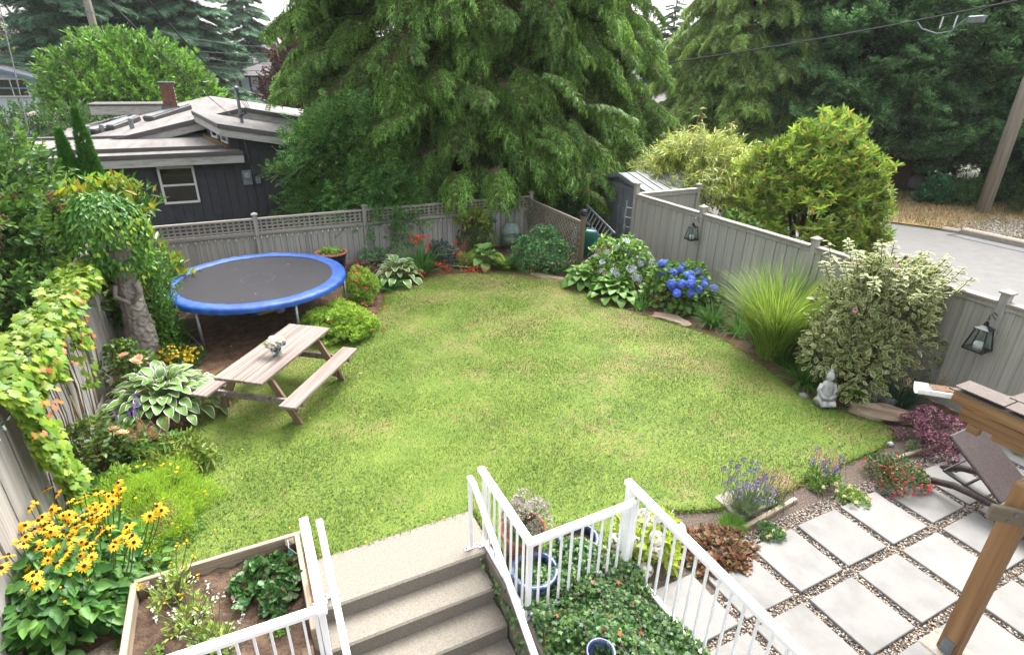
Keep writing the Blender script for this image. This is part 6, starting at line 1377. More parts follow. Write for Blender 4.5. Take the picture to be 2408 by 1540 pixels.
P, rx, h = spec(2190, 1060, 180, 975); bush('barberry', 'purple and pink barberry bush by the fence behind the lounger', 'shrub', P+np.array([.1, .1, 0]), .5, .52, M_barb, T_leaf(.7, .05, .1), .032, 3300, nl=30, lr=.22, up=.6, seed=6, jit=.8)
M_fus = leafmat('fuchsia_leaf', greens('#3f6f3a', '#588a46', '#749c56', k=.42), .25)
P, rx, h = spec(2105, 1135, 150, 1055); t, c, R = bush('fuchsia', 'low fuchsia covered in hanging red flowers at the patio edge', 'shrub', P, .40, .34, M_fus, T_leaf(.5, .05, .1), .04, 2200, nl=16, seed=7)
C = Cloud(); N = 300; j = rng.integers(0, len(c), N); d = unit(rv(N)+np.array([0, -.5, .1])); p = c[j]+d*R[j]*1.08; p[:, 2] = np.maximum(p[:, 2], .03)
C.add(T_whorl(5, .4, -.7), p, np.array([1, 0, 0])+rv(N)*.2, np.array([0, 0, 1.])+rv(N)*.4, U(N, .022, .036)); C.add(T_dia(.5, .1), p, np.array([0, 0, -1.])+rv(N)*.2, rv(N), .03); C.build('flowers', M_redp, t)
# hydrangeas
M_hyl = leafmat('hydrangea_leaf', greens('#4a8030', '#659a3a', '#83b44a', '#9cc45c', k=.42), .3, .45)
M_hyb = leafmat('hydrangea_blue', greens('#4a68e0', '#6a86ee', '#94aaf6', k=.62), .3, .6)
HB = head_mesh('flower_head', M_hyb, .075, 150, .026, .75)
P, rx, h = spec(1600, 725, 190, 612); P = P+np.array([.0, .2, 0]); t, c, R = bush('blue_hydrangea', 'round hydrangea with vivid blue flower heads by the right fence', 'shrub', P, .74, 1.0, M_hyl, T_leaf(.72, .1, .2), .13, 1500, nl=18, lr=.4, up=.1, seed=8); fp(t, c, R, HB, 36, 'flower_head', 1.05, 1.2, 1.15, seed=4, zmin=.5)
M_lacl = leafmat('lacecap_leaf', greens('#4f8430', '#6da03c', '#92bd50', k=.42), .3, .45); M_lacw = leafmat('lacecap_petal', greens('#aebbe2', '#d5d9e8', '#efece2', k=.52), .3)
C = Cloud(); N = 60; a = U(N, 0, 6.28); rr_ = np.sqrt(U(N))*.05; C.add(T_whorl(4, .7, .3), np.column_stack([np.sin(a)*rr_, np.cos(a)*rr_, U(N, 0, .012)]), np.array([1, 0, 0])+rv(N)*.2, np.array([0, 0, 1.])+rv(N)*.3, .012)
a = np.linspace(0, 6.28, 10)[:-1]; C.add(T_whorl(4, .9, .05), np.column_stack([np.sin(a)*.075, np.cos(a)*.075, np.full(9, .012)]), np.column_stack([np.cos(a), np.sin(a), np.zeros(9)]), np.array([0, 0, 1.])+rv(9)*.2, .028); LC = C.mesh('flower_head', M_lacw)
P, rx, h = spec(1465, 690, 165, 548); P = P+np.array([.1, .35, 0]); t, c, R = bush('lacecap_hydrangea', 'tall lacecap hydrangea with pale blue flat flowers in front of the shed nook', 'shrub', P, .78, 1.32, M_lacl, T_leaf(.5, .1, .25), .13, 1900, nl=20, lr=.38, up=-.1, seed=9); fp(t, c, R, LC, 55, 'flower_head', .9, 1.6, 1.1, seed=5, zmin=.5)
P, rx, h = spec(1460, 712, 140, 645); hosta('broad green hosta in front of the lacecap hydrangea', P+np.array([0, .3, 0]), .62, .42, HG, 64, .26, seed=1)
P, rx, h = spec(1385, 685, 80, 625); hosta('green hosta at the corner by the lattice post', P+np.array([0, .3, 0]), .45, .46, HG, 44, .26, seed=2)
fern('bright yellow green fern between the two green hostas', G(1395, 672)+np.array([.0, .15, .2]), .5, 14, FRB, 3)
bush('leafy_shrub', 'pale green leafy plant left of the blue hydrangea', 'plant', G(1530, 712), .28, .42, M_bright, T_leaf(.5, .1, .2), .08, 320, nl=8, seed=12)
M_rbk = leafmat('meadow_green', greens('#2d6644', '#3d7a4c', '#5a9450', '#86b050', k=.42), .3)
P, rx, h = spec(1290, 648, 150, 555); bush('meadow_rue', 'airy blue green shrub in front of the lattice screen', 'shrub', P+np.array([.1, .45, 0]), .85, 1.1, M_rbk, T_leaf(.8, .05, .1), .055, 5200, nl=30, lr=.3, up=.1, seed=13)
hosta('round leaved green hosta left of the stone head', G(1148, 635)+np.array([0, .2, 0]), .4, .5, HG2, 26, .27, seed=4)
fern('green sword fern in front of the stone head', G(1195, 640)+np.array([0, .15, 0]), .62, 26, FR, 5, FRB)
M_euo = leafmat('euonymus', greens('#6f8f34', '#94ac44', '#b8c45c', k=.42), .3)
P, rx, h = spec(1108, 635, 62, 580); bush('euonymus', 'small yellow green bush beside the orange crocosmia', 'shrub', P+np.array([0, .2, 0]), .36, .6, M_euo, T_leaf(.4, .05, .1), .055, 1100, nl=12, seed=14)
M_smoke = leafmat('smoke_leaf', greens('#2f4a46', '#44625a', '#5c5a64', k=.42), .25)
P, rx, h = spec(1050, 640, 75, 565); bush('smoke_bush', 'dusky blue green bush behind the orange crocosmia', 'shrub', P+np.array([0, .35, 0]), .48, .8, M_smoke, T_leaf(.85, .05, .1), .075, 700, nl=12, seed=15)
# crocosmia
M_cro = leafmat('crocosmia_leaf', greens('#2f6b2a', '#478432', '#62983c', k=.42), .3); M_orf = leafmat('orange_flower', greens('#d82a10', '#ee3c14', '#f25420', k=.5), .15)
P = G(995, 655)+np.array([.05, .3, 0]); t = tuft('crocosmia', 'arching crocosmia with orange red flowers along the back bed', 'plant', P, 130, .95, .03, 1.0, M_cro, lean=(.02, .85), curl=1.0, r0=.2)
C = Cloud(); N = 20; T5 = T_whorl(6, .45, .5); CM = MB(); cf = Cloud()
n_ = 16; a = np.array([(i*1.7) % 6.28 for i in range(n_)]); dd_ = []; 
for i in range(n_): dd_.append((random.uniform(-.05, .05), -i*.02, random.uniform(-.02, .02)))
cf.add(T5, np.array(dd_)+rv(n_)*.02, rv(n_), rv(n_)+np.array([0, 0, 1.]), .036); CF_ = cf.mesh('flower_spray', M_orf)
stt = MB()
for i, (dx, dy, z) in enumerate(((.0, .05, .95), (.12, 0, .9), (.2, -.1, .78), (-.12, .05, .8), (.9, .1, .62), (1.0, .0, .52), (.82, -.1, .45), (-.35, -.35, .28), (-.2, -.45, .24), (-.28, -.5, .16), (.35, -.5, .3), (.6, -.55, .22), (.85, -.6, .15), (1.05, -.55, .2), (1.25, -.6, .18), (.25, -.4, .36))): link('flower_spray', CF_, t, (dx, dy, z), (random.uniform(-.4, .4), random.uniform(-.3, .3), random.uniform(0, 6)), random.uniform(.75, 1.1)); stt.tube([(dx*.1, .05, 0), (dx*.5, dy*.5, z*.8+.1), (dx, dy, z)], .006, 4, cap=False)
stt.build('stem', M_stemg, t)
P, rx, h = spec(945, 672, 110, 600); hosta('cream edged hosta at the back left corner of the lawn', P+np.array([.0, .3, 0]), .62, .5, HV, 60, .27, seed=6)
fern('dark green fern below the cream edged hosta', G(915, 685)+np.array([0, .1, 0]), .5, 20, FR, 7)
M_sed = leafmat('sedum', greens('#5c9458', '#86b47a', '#a9cc98', k=.42), .3); P, rx, h = spec(885, 630, 62, 585); t, c, R = bush('stonecrop', 'pale green stonecrop with flat flower heads against the back fence', 'plant', P+np.array([0, .25, 0]), .38, .55, M_sed, T_leaf(.6, .05, .1), .07, 420, nl=10, seed=16); fp(t, c, R, head_mesh('flower_head', M_sed, .05, 50, .016, .5), 14, 'flower_head', 1.1, 1.5, 1.1)
M_lace = leafmat('lace_maple', greens('#4a2a2a', '#66403a', '#7d5a48', k=.42), .3); P, rx, h = spec(855, 668, 80, 618); bush('lace_maple', 'small mounded maroon lace leaf maple beside the trampoline', 'shrub', P+np.array([0, .2, 0]), .42, .52, M_lace, T_dia(.12, .3), .12, 1700, nl=14, lr=.36, up=-.6, seed=17)
M_pie = leafmat('pieris_leaf', greens('#6aa236', '#90c042', '#b4d852', '#cfe272', k=.52), .35, .4); TW = T_whorl(7, .3, .35)
P, rx, h = spec(812, 795, 160, 702); t, c, R = bush('pieris_shrub', 'broad yellow green pieris between trampoline and lawn', 'shrub', P+np.array([-.05, .3, 0]), .78, .62, M_pie, TW, .085, 1500, nl=24, lr=.34, up=.8, seed=18); 
P, rx, h = spec(860, 715, 75, 632); t2, c2, R2 = bush('pieris_shrub', 'upright yellow green pieris behind the broad one', 'shrub', P+np.array([0, .2, 0]), .42, .8, M_pie, TW, .085, 700, nl=14, lr=.36, up=.8, seed=19)
C = Cloud(); N = 26; C.add(T_whorl(5, .4, .3), c[rng.integers(0, len(c), N)]+rng.normal(size=(N, 3))*.12+np.array([.35, -.25, .15]), rv(N), np.array([0, 0, 1.])+rv(N)*.4, .045); C.build('red_flowers', M_redp, t)
C = Cloud(); N = 12; C.add(T_whorl(7, .3, .4), c2[rng.integers(0, len(c2), N)]+np.array([0, -.1, .25]), rv(N)*.3+np.array([1, 0, 0]), np.array([0, 0, 1.])+rv(N)*.3, .07); C.build('red_tips', M_redp, t2)
bush('potted_herbs', 'low green herbs growing in the navy pot', 'plant', (1.77, 13.38), .26, .12, M_bright, T_leaf(.7, .1, .1), .05, 260, nl=8, seed=20)[0].location.z = .56
crm, _, _ = bush('climber', 'yellow green climber bulging over the back fence left of the stone head', 'climber', G(1122, 600)+np.array([.1, .35, 0]), .46, .46, M_euo, T_leaf(.7, .1, .2), .095, 420, nl=12, seed=21, up=-.1); crm.location = (5.55, 13.72, .78)
# birdhouse on the fence beside it
bdh = thing('birdhouse', 'small broken wooden birdhouse on top of the back fence', 'birdhouse', (4.95, 13.93, 1.17)); MB().box((0, 0, .09), (.2, .16, .18), ch=.004).build('box', M_brown, bdh); MB().beam((0, 0, .25), (-.15, 0, .15), .2, .015, up=(0, 1, 0)).build('roof', M_brown, bdh); MB().beam((0, 0, .25), (.15, 0, .15), .2, .015, up=(0, 1, 0)).build('roof', M_brown, bdh); MB().lathe([(0, 0), (.025, 0), (.025, .004), (0, .004)], 10).build('hole', M_black, bdh, (0, -.082, .1), (math.pi/2, 0, 0))
fern('green fern showing above the back fence in front of the grey house', (.1, 15.0, .75), .85, 18, FR, 9)

# ---------------- bottom right bed
M_lav = leafmat('lavender_leaf', greens('#6f8a5c', '#86a070', '#9db288', k=.42), .25); M_lavf = leafmat('lavender_flower', greens('#5a4a86', '#7a68a4', '#9a8abf', k=.46), .25); M_salp = leafmat('salvia_pink', greens('#c98f88', '#dba79a', k=.46), .3)
def spikes(t, n, rx, h0, h1, mat, fl, fh, seed=0, w=.012, name='flower_spike'):
    r_ = random.Random(seed); c = Cloud(); k = 26; ang = U(k, 0, 6.28); c.add(T_dia(.7, .1), np.column_stack([np.sin(ang)*w, np.cos(ang)*w, np.linspace(-fl, 0, k)]), np.column_stack([np.sin(ang), np.cos(ang), np.full(k, .8)]), rv(k), w*1.7); m = MB(); m.tube([(0, 0, -fh), (0, 0, 0)], .003, 4); c.mb(m, 1); me = c.mesh(name, [mat, M_stemg])
    for i in range(n):
        a = i*2.4; rr_ = rx*math.sqrt((i+.5)/n); z = r_.uniform(h0, h1); link(name, me, t, (math.sin(a)*rr_, math.cos(a)*rr_, z), (r_.uniform(-.25, .25), r_.uniform(-.25, .25), 0), r_.uniform(.85, 1.2))
P = G(1765, 1215); t = tuft('lavender', 'lavender bush with purple spikes at the lawn edge near the patio', 'lavender', P+np.array([0, .1, 0]), 420, .4, .007, 1.0, M_lav, lean=(.05, .7), curl=.5, r0=.12, seg=3); spikes(t, 40, .3, .38, .56, M_lavf, .05, .25, 1)
P = G(1810, 1205); t = tuft('salvia', 'clump of dry pink salvia spikes beside the lavender', 'plant', P+np.array([.12, .12, 0]), 90, .2, .014, 1.0, M_fus, lean=(.1, .9), curl=.6, r0=.1, seg=3); spikes(t, 26, .2, .3, .46, M_salp, .16, .28, 2, .011)
P = G(1930, 1140); t, c, R = bush('salvia', 'salvia with violet and faded pink spikes and pale yellow flowers', 'plant', P, .2, .22, M_bright, T_leaf(.5, .05, .1), .045, 500, nl=8, seed=22); spikes(t, 14, .18, .36, .5, M_salp, .16, .3, 3, .011); spikes(t, 9, .2, .3, .42, leafmat('violet_petal', greens('#4a35a0', '#6450c0', k=.5), .2), .1, .25, 4, .014, 'violet_spike')
M_pyel = leafmat('pale_yellow', greens('#efe7a0', '#f7f2c8', k=.52), .3); PY = head_mesh('flower', M_pyel, .012, 8, .022); fp(t, c, R, PY, 7, seed=8, out=1.3)
P = G(2000, 1178); t, c, R = bush('potentilla', 'low yellow flowered potentilla at the patio corner', 'plant', P, .2, .14, M_bright, T_leaf(.5, .05, .1), .035, 620, nl=10, seed=23); fp(t, c, R, PY, 18, seed=9, out=1.15)
P = G(1810, 1262); t, c, R = bush('potentilla', 'low yellow flowered plant spilling onto the paver below the lavender', 'plant', P, .17, .12, M_fus, T_leaf(.5, .05, .1), .035, 520, nl=10, seed=24); fp(t, c, R, PY, 8, seed=10, out=1.15)
M_mossb = leafmat('moss_green', greens('#5f9a2c', '#7db43a', k=.42), .25); tuft('moss_tuft', 'dense bright green grassy tuft left of the lavender', 'grass', G(1722, 1238), 700, .13, .004, 1.0, M_mossb, lean=(.1, 1.0), curl=.5, r0=.12, seg=2)
M_bug = leafmat('bugle_leaf', greens('#5a463c', '#7d5c4c', '#94784c', '#b57458', '#6d8044', k=.46), .25, .4)
P = G(1685, 1300); bush('bronze_bugle', 'mat of bronze and purple ground cover spilling over the pavers', 'ground cover', P, .46, .085, M_bug, T_leaf(.85, .1, .15), .055, 2000, nl=46, lr=.2, up=.1, ry=.4, seed=25, flat=.9)
M_lime = leafmat('lime_leaf', greens('#a9c83a', '#c0dc4a', '#d4e66a', k=.46), .35, .45); M_whf = leafmat('white_petals', greens('#f0ecdc', '#faf7ea', k=.55), .3)
P = G(1555, 1330); t, c, R = bush('lime_hydrangea', 'lime leaved hydrangea with round white flower heads by the railing', 'shrub', P+np.array([-.05, .2, 0]), .36, .5, M_lime, T_leaf(.6, .1, .2), .11, 420, nl=10, lr=.4, seed=26); WH = head_mesh('flower_head', M_whf, .065, 90, .024, .9); fp(t, c, R, WH, 11, 'flower_head', 1.0, .8, 1.25, seed=6)
tg_ = MB().box((0, 0, .06), (.07, .004, .05)).build('plant_tag', M_wframe, None, tuple(G(1572, 1222)[:2])+(0.05,), (0.3, 0, .6)); tag(tg_, 'small pale plant label stuck in the soil by the lime hydrangea', 'plant label')
# pale plant of the terracotta pot, herbs
M_pale = leafmat('pale_foliage', greens('#c9bfae', '#ded6c6', '#efe9dc', '#a9b48c', k=.46), .3)
t, c, R = bush('pale_shrublet', 'airy cream leaved plant growing in the terracotta pot', 'plant', (2.06, 3.80), .26, .42, M_pale, T_leaf(.5, .05, .1), .035, 1500, nl=18, lr=.3, up=.6, seed=27); t.location.z = .32
t = tuft('chives', 'tuft of fine green chives in the terracotta pot', 'plant', (1.90, 3.62), 160, .28, .005, 1.0, M_dayl, lean=(.05, .5), curl=.5, r0=.07, seg=3); t.location.z = .32
# ivy
M_ivy = leafmat('ivy_leaf', greens('#264f26', '#3a6c2e', '#548a3a', '#7eaa48', '#3f7436', k=.38), .25, .4, .4); M_ivyd = leafmat('ivy_dead', greens('#9a5a34', '#b57248', k=.46), .2)
T_ivy = T_lobe(5)
def ivy_height(x, y): return .30*np.exp(-((x-2.35)/.2)**2-((y-3.28)/.22)**2)+.10+.16*np.exp(-((x-2.25)/.55)**2-((y-2.45)/.75)**2)+.06*np.sin(x*6+1)*np.cos(y*5)+.05*np.sin(x*11+y*9)
iv = thing('ivy', 'thick carpet of green ivy in the bed between the railings', 'ivy', (0, 0, 0))
N = 13500; x, y = U(N, 1.70, 2.86), U(N, 1.2, 3.62); k = (y < 3.1) | (abs(x-2.25) < .5); x, y = x[k], y[k]; N = len(x); z = ivy_height(x, y)-U(N, 0, 1)**3*.12+rng.normal(size=N)*.015
z = np.where((np.hypot(x-(q[0] if False else 2.32), y-1.66) < .16), -.5, z)
C = Cloud(); C.add(T_ivy, np.column_stack([x, y, np.maximum(z, .02)]), np.column_stack([rv(N)[:, 0], rv(N)[:, 1]-.3, U(N, -.9, .25)]), np.array([0, -.35, 1.])+rv(N)*.45, U(N, .032, .066)); C.build('foliage', M_ivy, iv)
N = 24; x, y = U(N, 1.8, 2.8), U(N, 1.4, 3.1); C = Cloud(); C.add(T_ivy, np.column_stack([x, y, ivy_height(x, y)+.02]), rv(N), np.array([0, 0, 1.])+rv(N)*.4, .06); C.build('dead_leaves', M_ivyd, iv)
mb = MB()
for i in range(30):
    x, y = random.uniform(1.7, 2.8), random.uniform(1.4, 3.5); pts = []
    for k in range(6): pts.append((x, y, float(ivy_height(x, y))+.01)); x += random.uniform(-.1, .1); y -= random.uniform(0, .12)
    mb.tube(pts, .004, 4, cap=False)
mb.build('runner', M_twig, iv)
N = 420; t_ = U(N); y = 4.05-3.2*t_; wz = .02-.0*t_; C = Cloud()   # trails hanging over the stair wall
x = 1.70+rng.normal(size=N)*.035; zz = .06-np.abs(rng.normal(size=N))*.16-np.where(np.sin(y*9) > .5, U(N, 0, .3), 0)
x = np.where(zz < .02, 1.655-U(N, 0, .03), x); C.add(T_ivy, np.column_stack([x, y, zz]), np.array([-.6, -.1, -.6])+rv(N)*.4, np.array([-1, 0, .5])+rv(N)*.3, U(N, .03, .06)); C.build('trailing_foliage', M_ivy, iv)

# ---------------- left bed
# creeper on the left fence
M_bos = leafmat('creeper_leaf', greens('#5f942a', '#7fac34', '#a2c440', '#b8cf4c', '#74a234', k=.46), .35, .45); M_bosr = leafmat('creeper_red', greens('#b5683a', '#cf8050', '#c9a048', k=.46), .3, .5); M_bosg = leafmat('creeper_green', greens('#3f7a2a', '#5a9636', '#78b044', k=.44), .3, .45)
T_bos = T_lobe(3)
cr = thing('creeper', 'yellow green creeper with reddish leaves draped over the left fence', 'climber', (0, 0, 0))
def drape(N, y0, y1, zf, xf=.05, mat=M_bos, sz=(.07, .13), name='foliage'):
    y = U(N, y0, y1); lo_ = zf(y); s = U(N)**.8; z = 1.95-(1.95-lo_)*s; x = XL+.09+xf+U(N, 0, .12)*(1+.6*np.sin(y*5)); ok = lo_ < 1.93; y, z, x = y[ok], z[ok], x[ok]; N = len(y)
    C = Cloud(); C.add(T_bos, np.column_stack([x, y, z]), np.array([.55, -.1, -.9])+rv(N)*.3, np.array([1.0, -.2, .75])+rv(N)*.25, U(N, *sz)); C.build(name, mat, cr)
zf = lambda y: np.where(y < 5.75, 1.95, np.where(y < 6.9, 1.52+.12*np.sin(y*9), np.where(y < 7.65, 1.68+.06*np.sin(y*7), np.where(y < 8.2, 1.1+.25*np.sin(y*8), 1.72))))
drape(720, 5.7, 9.6, zf, sz=(.09, .155))
N = 520; z = U(N, .12, 1.9); y = 5.85+(1.85-z)/1.65*.55+U(N, -.22, .22)*(.8+.3*np.sin(z*7)); C = Cloud(); C.add(T_bos, np.column_stack([XL+.1+U(N, 0, .14), y, z]), np.array([.55, -.1, -.9])+rv(N)*.3, np.array([1.0, -.2, .75])+rv(N)*.25, U(N, .09, .155)); C.build('foliage', M_bos, cr)
drape(60, 5.8, 8.6, lambda y: np.full_like(y, 1.35), .1, M_bosr, (.06, .11), 'red_leaves')
N = 680; y = U(N, 5.6, 9.7); x = XL+rng.normal(size=N)*.09; z = 1.87+U(N, 0, .09)*np.cos((x-XL)*5); C = Cloud(); C.add(T_bos, np.column_stack([x, y, z]), np.array([.3, -.3, -.2])+rv(N)*.6, np.array([.2, -.2, 1.])+rv(N)*.25, U(N, .09, .15)); C.build('foliage', M_bos, cr)
mb = MB()
for i in range(24):
    y = random.uniform(6.0, 9.4); mb.tube([(XL+.03, y, .05), (XL+.06, y+.1, .8), (XL+.08, y-.05, 1.4), (XL+.05, y+.1, 1.9)], [.008, .006, .005, .004], 4)
mb.build('stem', M_twig, cr)
# Virginia creeper over the carved column
vc = thing('creeper', 'green creeper hood hanging over the top of the carved column', 'climber', (-1.8, 10.0, 0))
N = 2600; d = unit(rv(N)+np.array([0, 0, .25])); p = d*np.array([.50, .46, .52])+np.array([-.04, 0, 2.3]); low = p[:, 2] < 2.1; p[low, 2] -= U(low.sum(), 0, .3)*(np.hypot(p[low, 0], p[low, 1]) > .2)
C = Cloud(); C.add(T_leaf(.55, .08, .15), p, d*.5+np.array([0, 0, -.9])+rv(N)*.3, d+np.array([0, 0, .5])+rv(N)*.3, U(N, .06, .105)); C.build('foliage', M_bosg, vc)
N = 300; p2 = p[rng.integers(0, len(p), N)]*np.array([1.05, 1.05, 1])+np.array([.05, -.05, -.1]); C = Cloud(); C.add(T_leaf(.55, .08, .15), p2, np.array([.2, -.2, -1.])+rv(N)*.3, rv(N)+np.array([0, -1, .5]), .08); C.build('light_foliage', M_bos, vc)
mb = MB(); [mb.tube([(.18*math.cos(a), .18*math.sin(a), .0), (.2*math.cos(a+.4), .19*math.sin(a+.4), 1.2), (.15*math.cos(a+.8), .15*math.sin(a+.8), 2.3)], .008, 4) for a in (0.3, 2.2, 4.0)]; mb.build('stem', M_twig, vc)
N = 260; y = U(N, -.3, .3); C = Cloud(); C.add(T_leaf(.55, .08, .15), np.column_stack([.35+rng.normal(size=N)*.07, .25+rng.normal(size=N)*.1, U(N, .2, 1.7)]), np.array([.2, -.2, -.9])+rv(N)*.4, np.array([.5, -.6, .6])+rv(N)*.3, .07); C.build('trailing_foliage', M_bosg, vc)
# lilac and magnolia behind the left fence
M_lil = leafmat('lilac_leaf', greens('#335e26', '#4b7c32', '#679640', '#82ad52', k=.44), .3, .5)
LIL = [shoot_mesh('leaf_cluster', M_lil, T_leaf(.72, .1, .18), 60, .8, .15, .2, 1.0, s+110) for s in (1, 2, 3)]
lil = crown('lilac', 'large green lilac behind the left fence at the left edge', 'shrub', (-3.2, 10.6, 0), 1.0, 2.4, 3.35, LIL, 280, .62, 30, .2, .2, up=.2, trunk=.05, stems=8)
M_brn = leafmat('seed_brown', greens('#7a5a3e', '#94714e', k=.44), .1, .9); SB = head_mesh('seed_cluster', M_brn, .05, 40, .016, 1.2)
for i in range(16): link('seed_cluster', SB, lil, (random.uniform(-.1, .9), random.uniform(-2.2, .5), random.uniform(2.0, 3.1)), (0, 0, 0), random.uniform(.8, 1.4))
M_mag = leafmat('magnolia_leaf', greens('#3f7a24', '#5c9a30', '#86b83a', '#b5cc44', '#d2c43c', k=.44), .3, .28, .55)
MAG = [shoot_mesh('leaf_cluster', M_mag, T_leaf(.4, .1, .15), 34, .8, .30, .45, .9, s+120) for s in (1, 2, 3)]
crown('magnolia', 'glossy yellow green magnolia rising behind the carved column', 'shrub', (-2.25, 11.6, 0), 1.1, 1.1, 2.75, MAG, 120, .62, 31, .25, .3, up=.5, trunk=.04, stems=6)
PRV = [shoot_mesh('leaf_cluster', M_bosg, T_leaf(.5, .08, .12), 60, .8, .12, .3, 1.0, s+130) for s in (1, 2)]
crown('leafy_shrub', 'upright green shrub between the carved column and the trampoline', 'shrub', (-1.45, 10.35, 0), .38, .45, 1.75, PRV, 75, .42, 32, .1, .3, up=.5, trunk=.02, stems=5)
M_thu = leafmat('thuja', greens('#2c6a24', '#44882c', '#62a038', k=.42), .25, .6)
for (px, ty, wpx, l) in ((172, 250, 62, 'tall slim pointed green thuja in front of the grey roof'), (135, 298, 48, 'short slim pointed green thuja in front of the grey roof')):
    q = WB(px, ty, 14.6); t = thing('thuja', l, 'tree', (float(q[0]), 14.6, 0)); hh = float(q[2]); N = 4200; u = U(N)**.8; a = U(N, 0, 6.283); rr_ = (.02+.27*(1-u)**.75)*(.7+.3*U(N)); C = Cloud()
    C.add(SPRAYF, np.column_stack([np.sin(a)*rr_, np.cos(a)*rr_, 1.0+u*(hh-1.05)]), np.column_stack([np.sin(a)*.6, np.cos(a)*.6, np.full(N, 1.)])+rv(N)*.2, rv(N), U(N, .1, .17)*(1-.55*u)); C.build('foliage', M_thu, t); MB().tube([(0, 0, 0), (0, 0, hh*.9)], [.06, .01], 6).build('trunk', M_bark, t)
# rudbeckia
M_rudl = leafmat('rudbeckia_leaf', greens('#2f5f28', '#457a32', '#5f963c', '#7aac4c', k=.42), .28, .45); M_rudp = leafmat('rudbeckia_petal', greens('#f4ae00', '#fcc414', '#ffd22c', k=.6), .3, .55); M_cone = leafmat('dark_cone', greens('#2a1810', '#3d2416', k=.6), 0, .9)
C = Cloud(); n_ = 13; a = np.linspace(0, 6.283, n_+1)[:-1]; C.add(T_leaf(.34, .05, .25, .42), np.column_stack([np.sin(a)*.012, np.cos(a)*.012, np.zeros(n_)]), np.column_stack([np.sin(a), np.cos(a), U(n_, -.25, .1)]), np.array([0, 0, 1.]), U(n_, .042, .052)); m = MB(); m.ball((0, 0, .008), (.013, .013, .014), 8, 6); C.mb(m, 1); DAISY = C.mesh('flower', [M_rudp, M_cone])
rp = thing('black_eyed_susan', 'tall clump of yellow black eyed susans by the left fence', 'flowers', (-1.93, 5.05, 0))
N = 2300; x, y = rng.normal(0, .25, N), U(N, -.62, .62); hz = .70*np.clip(1-(x/.6)**2, .15, 1)*np.clip(1.1-np.abs(y)/1.5, .4, 1); z = hz*U(N)**.55; C = Cloud(); C.add(T_leaf(.62, .1, .25), np.column_stack([x, y, np.maximum(.03, z)]), np.column_stack([x*2+rv(N)[:, 0]*.5, rv(N)[:, 1]*.6-.2, U(N, -.5, .3)]), np.array([.2, -.2, 1.])+rv(N)*.3, U(N, .09, .16)); C.build('foliage', M_rudl, rp)
stt = MB(); r_ = random.Random(4)
for (px, py) in [(105, 1245), (135, 1160), (100, 1215), (70, 1195), (165, 1215), (187, 1178), (60, 1235), (40, 1240), (130, 1195), (120, 1250), (148, 1250), (178, 1235), (205, 1205), (212, 1238), (100, 1270), (158, 1295), (110, 1310), (55, 1280), (25, 1275), (15, 1270), (82, 1245), (145, 1235), (190, 1245), (230, 1215), (245, 1205), (265, 1178), (285, 1150), (275, 1155), (370, 1190), (380, 1200), (300, 1240), (310, 1260), (315, 1275), (272, 1275), (205, 1280), (165, 1270), (5, 1335), (110, 1150), (75, 1250), (170, 1255), (225, 1225), (20, 1305), (90, 1225), (240, 1190), (352, 1213)]:
    z = .72+r_.uniform(-.06, .06); q = G(px, py, z); lx, ly = q[0]+1.93, q[1]-5.05; link('flower', DAISY, rp, (lx, ly, z), (r_.uniform(.15, .75), r_.uniform(-.3, .3), r_.uniform(0, 6)), r_.uniform(.85, 1.2)); stt.tube([(lx*.6, ly*.75, .1), (lx*.85, ly*.9, z*.6), (lx, ly, z)], .005, 4, cap=False)
for i in range(62):
    z = r_.uniform(.55, .76); lx, ly = r_.gauss(.05, .24), r_.uniform(-.5, .6); link('flower', DAISY, rp, (lx, ly, z), (r_.uniform(.1, .8), r_.uniform(-.4, .4), r_.uniform(0, 6)), r_.uniform(.7, 1.1)); stt.tube([(lx*.6, ly*.75, .1), (lx*.85, ly*.9, z*.6), (lx, ly, z)], .005, 4, cap=False)
bud = MB(); bud.ball((0, 0, 0), (.012, .012, .010), 8, 6); bm_ = bud.mesh('bud', M_yel)
for i in range(50):
    z = r_.uniform(.5, .75); lx, ly = r_.gauss(.05, .25), r_.uniform(-.6, .6); link('bud', bm_, rp, (lx, ly, z), (0, 0, 0), r_.uniform(.7, 1.3)); stt.tube([(lx*.6, ly*.75, .1), (lx, ly, z)], .004, 4, cap=False)
stt.build('stem', M_stemg, rp)
M_big = leafmat('big_leaf', greens('#3a6c2c', '#54883a', '#6fa048', k=.42), .28, .4); BL = hosta_leaf(.62, False, [M_big, M_big])
hosta('large dark green basal leaves at the foot of the black eyed susans', (-2.02, 4.55), .42, .26, BL, 34, .2, 'plant', 9)
# coreopsis mound (feathery) and its yellow flowers
M_cor = leafmat('coreopsis_leaf', greens('#7aa82c', '#98c23c', '#b4d44c', k=.6), .45, .6)
co = thing('coreopsis', 'billowing mound of feathery lime green coreopsis at the lawn edge', 'plant', (-1.5, 6.0, 0)); N = 34000; d = unit(rv(N)+np.array([0, 0, .4])); d[:, 2] = np.abs(d[:, 2]); p = d*np.array([.68, .82, .40])*(1+.22*np.sin(d[:, 0]*7+1)*np.cos(d[:, 1]*6)+.08*np.sin(d[:, 0]*17)*np.sin(d[:, 1]*15))[:, None]*(.7+.3*U(N))[:, None]; C = Cloud(); C.add(T_dia(.12, .1), p, d*.7+rv(N)*.5+np.array([0, 0, .6]), rv(N), U(N, .03, .06)); C.build('foliage', M_cor, co)
CY = Cloud(); a = np.linspace(0, 6.283, 9)[:-1]; CY.add(T_leaf(.5, .05, .1), np.zeros((8, 3)), np.column_stack([np.sin(a), np.cos(a), np.full(8, .15)]), np.array([0, 0, 1.]), .019); CYM = CY.mesh('flower', M_yel)
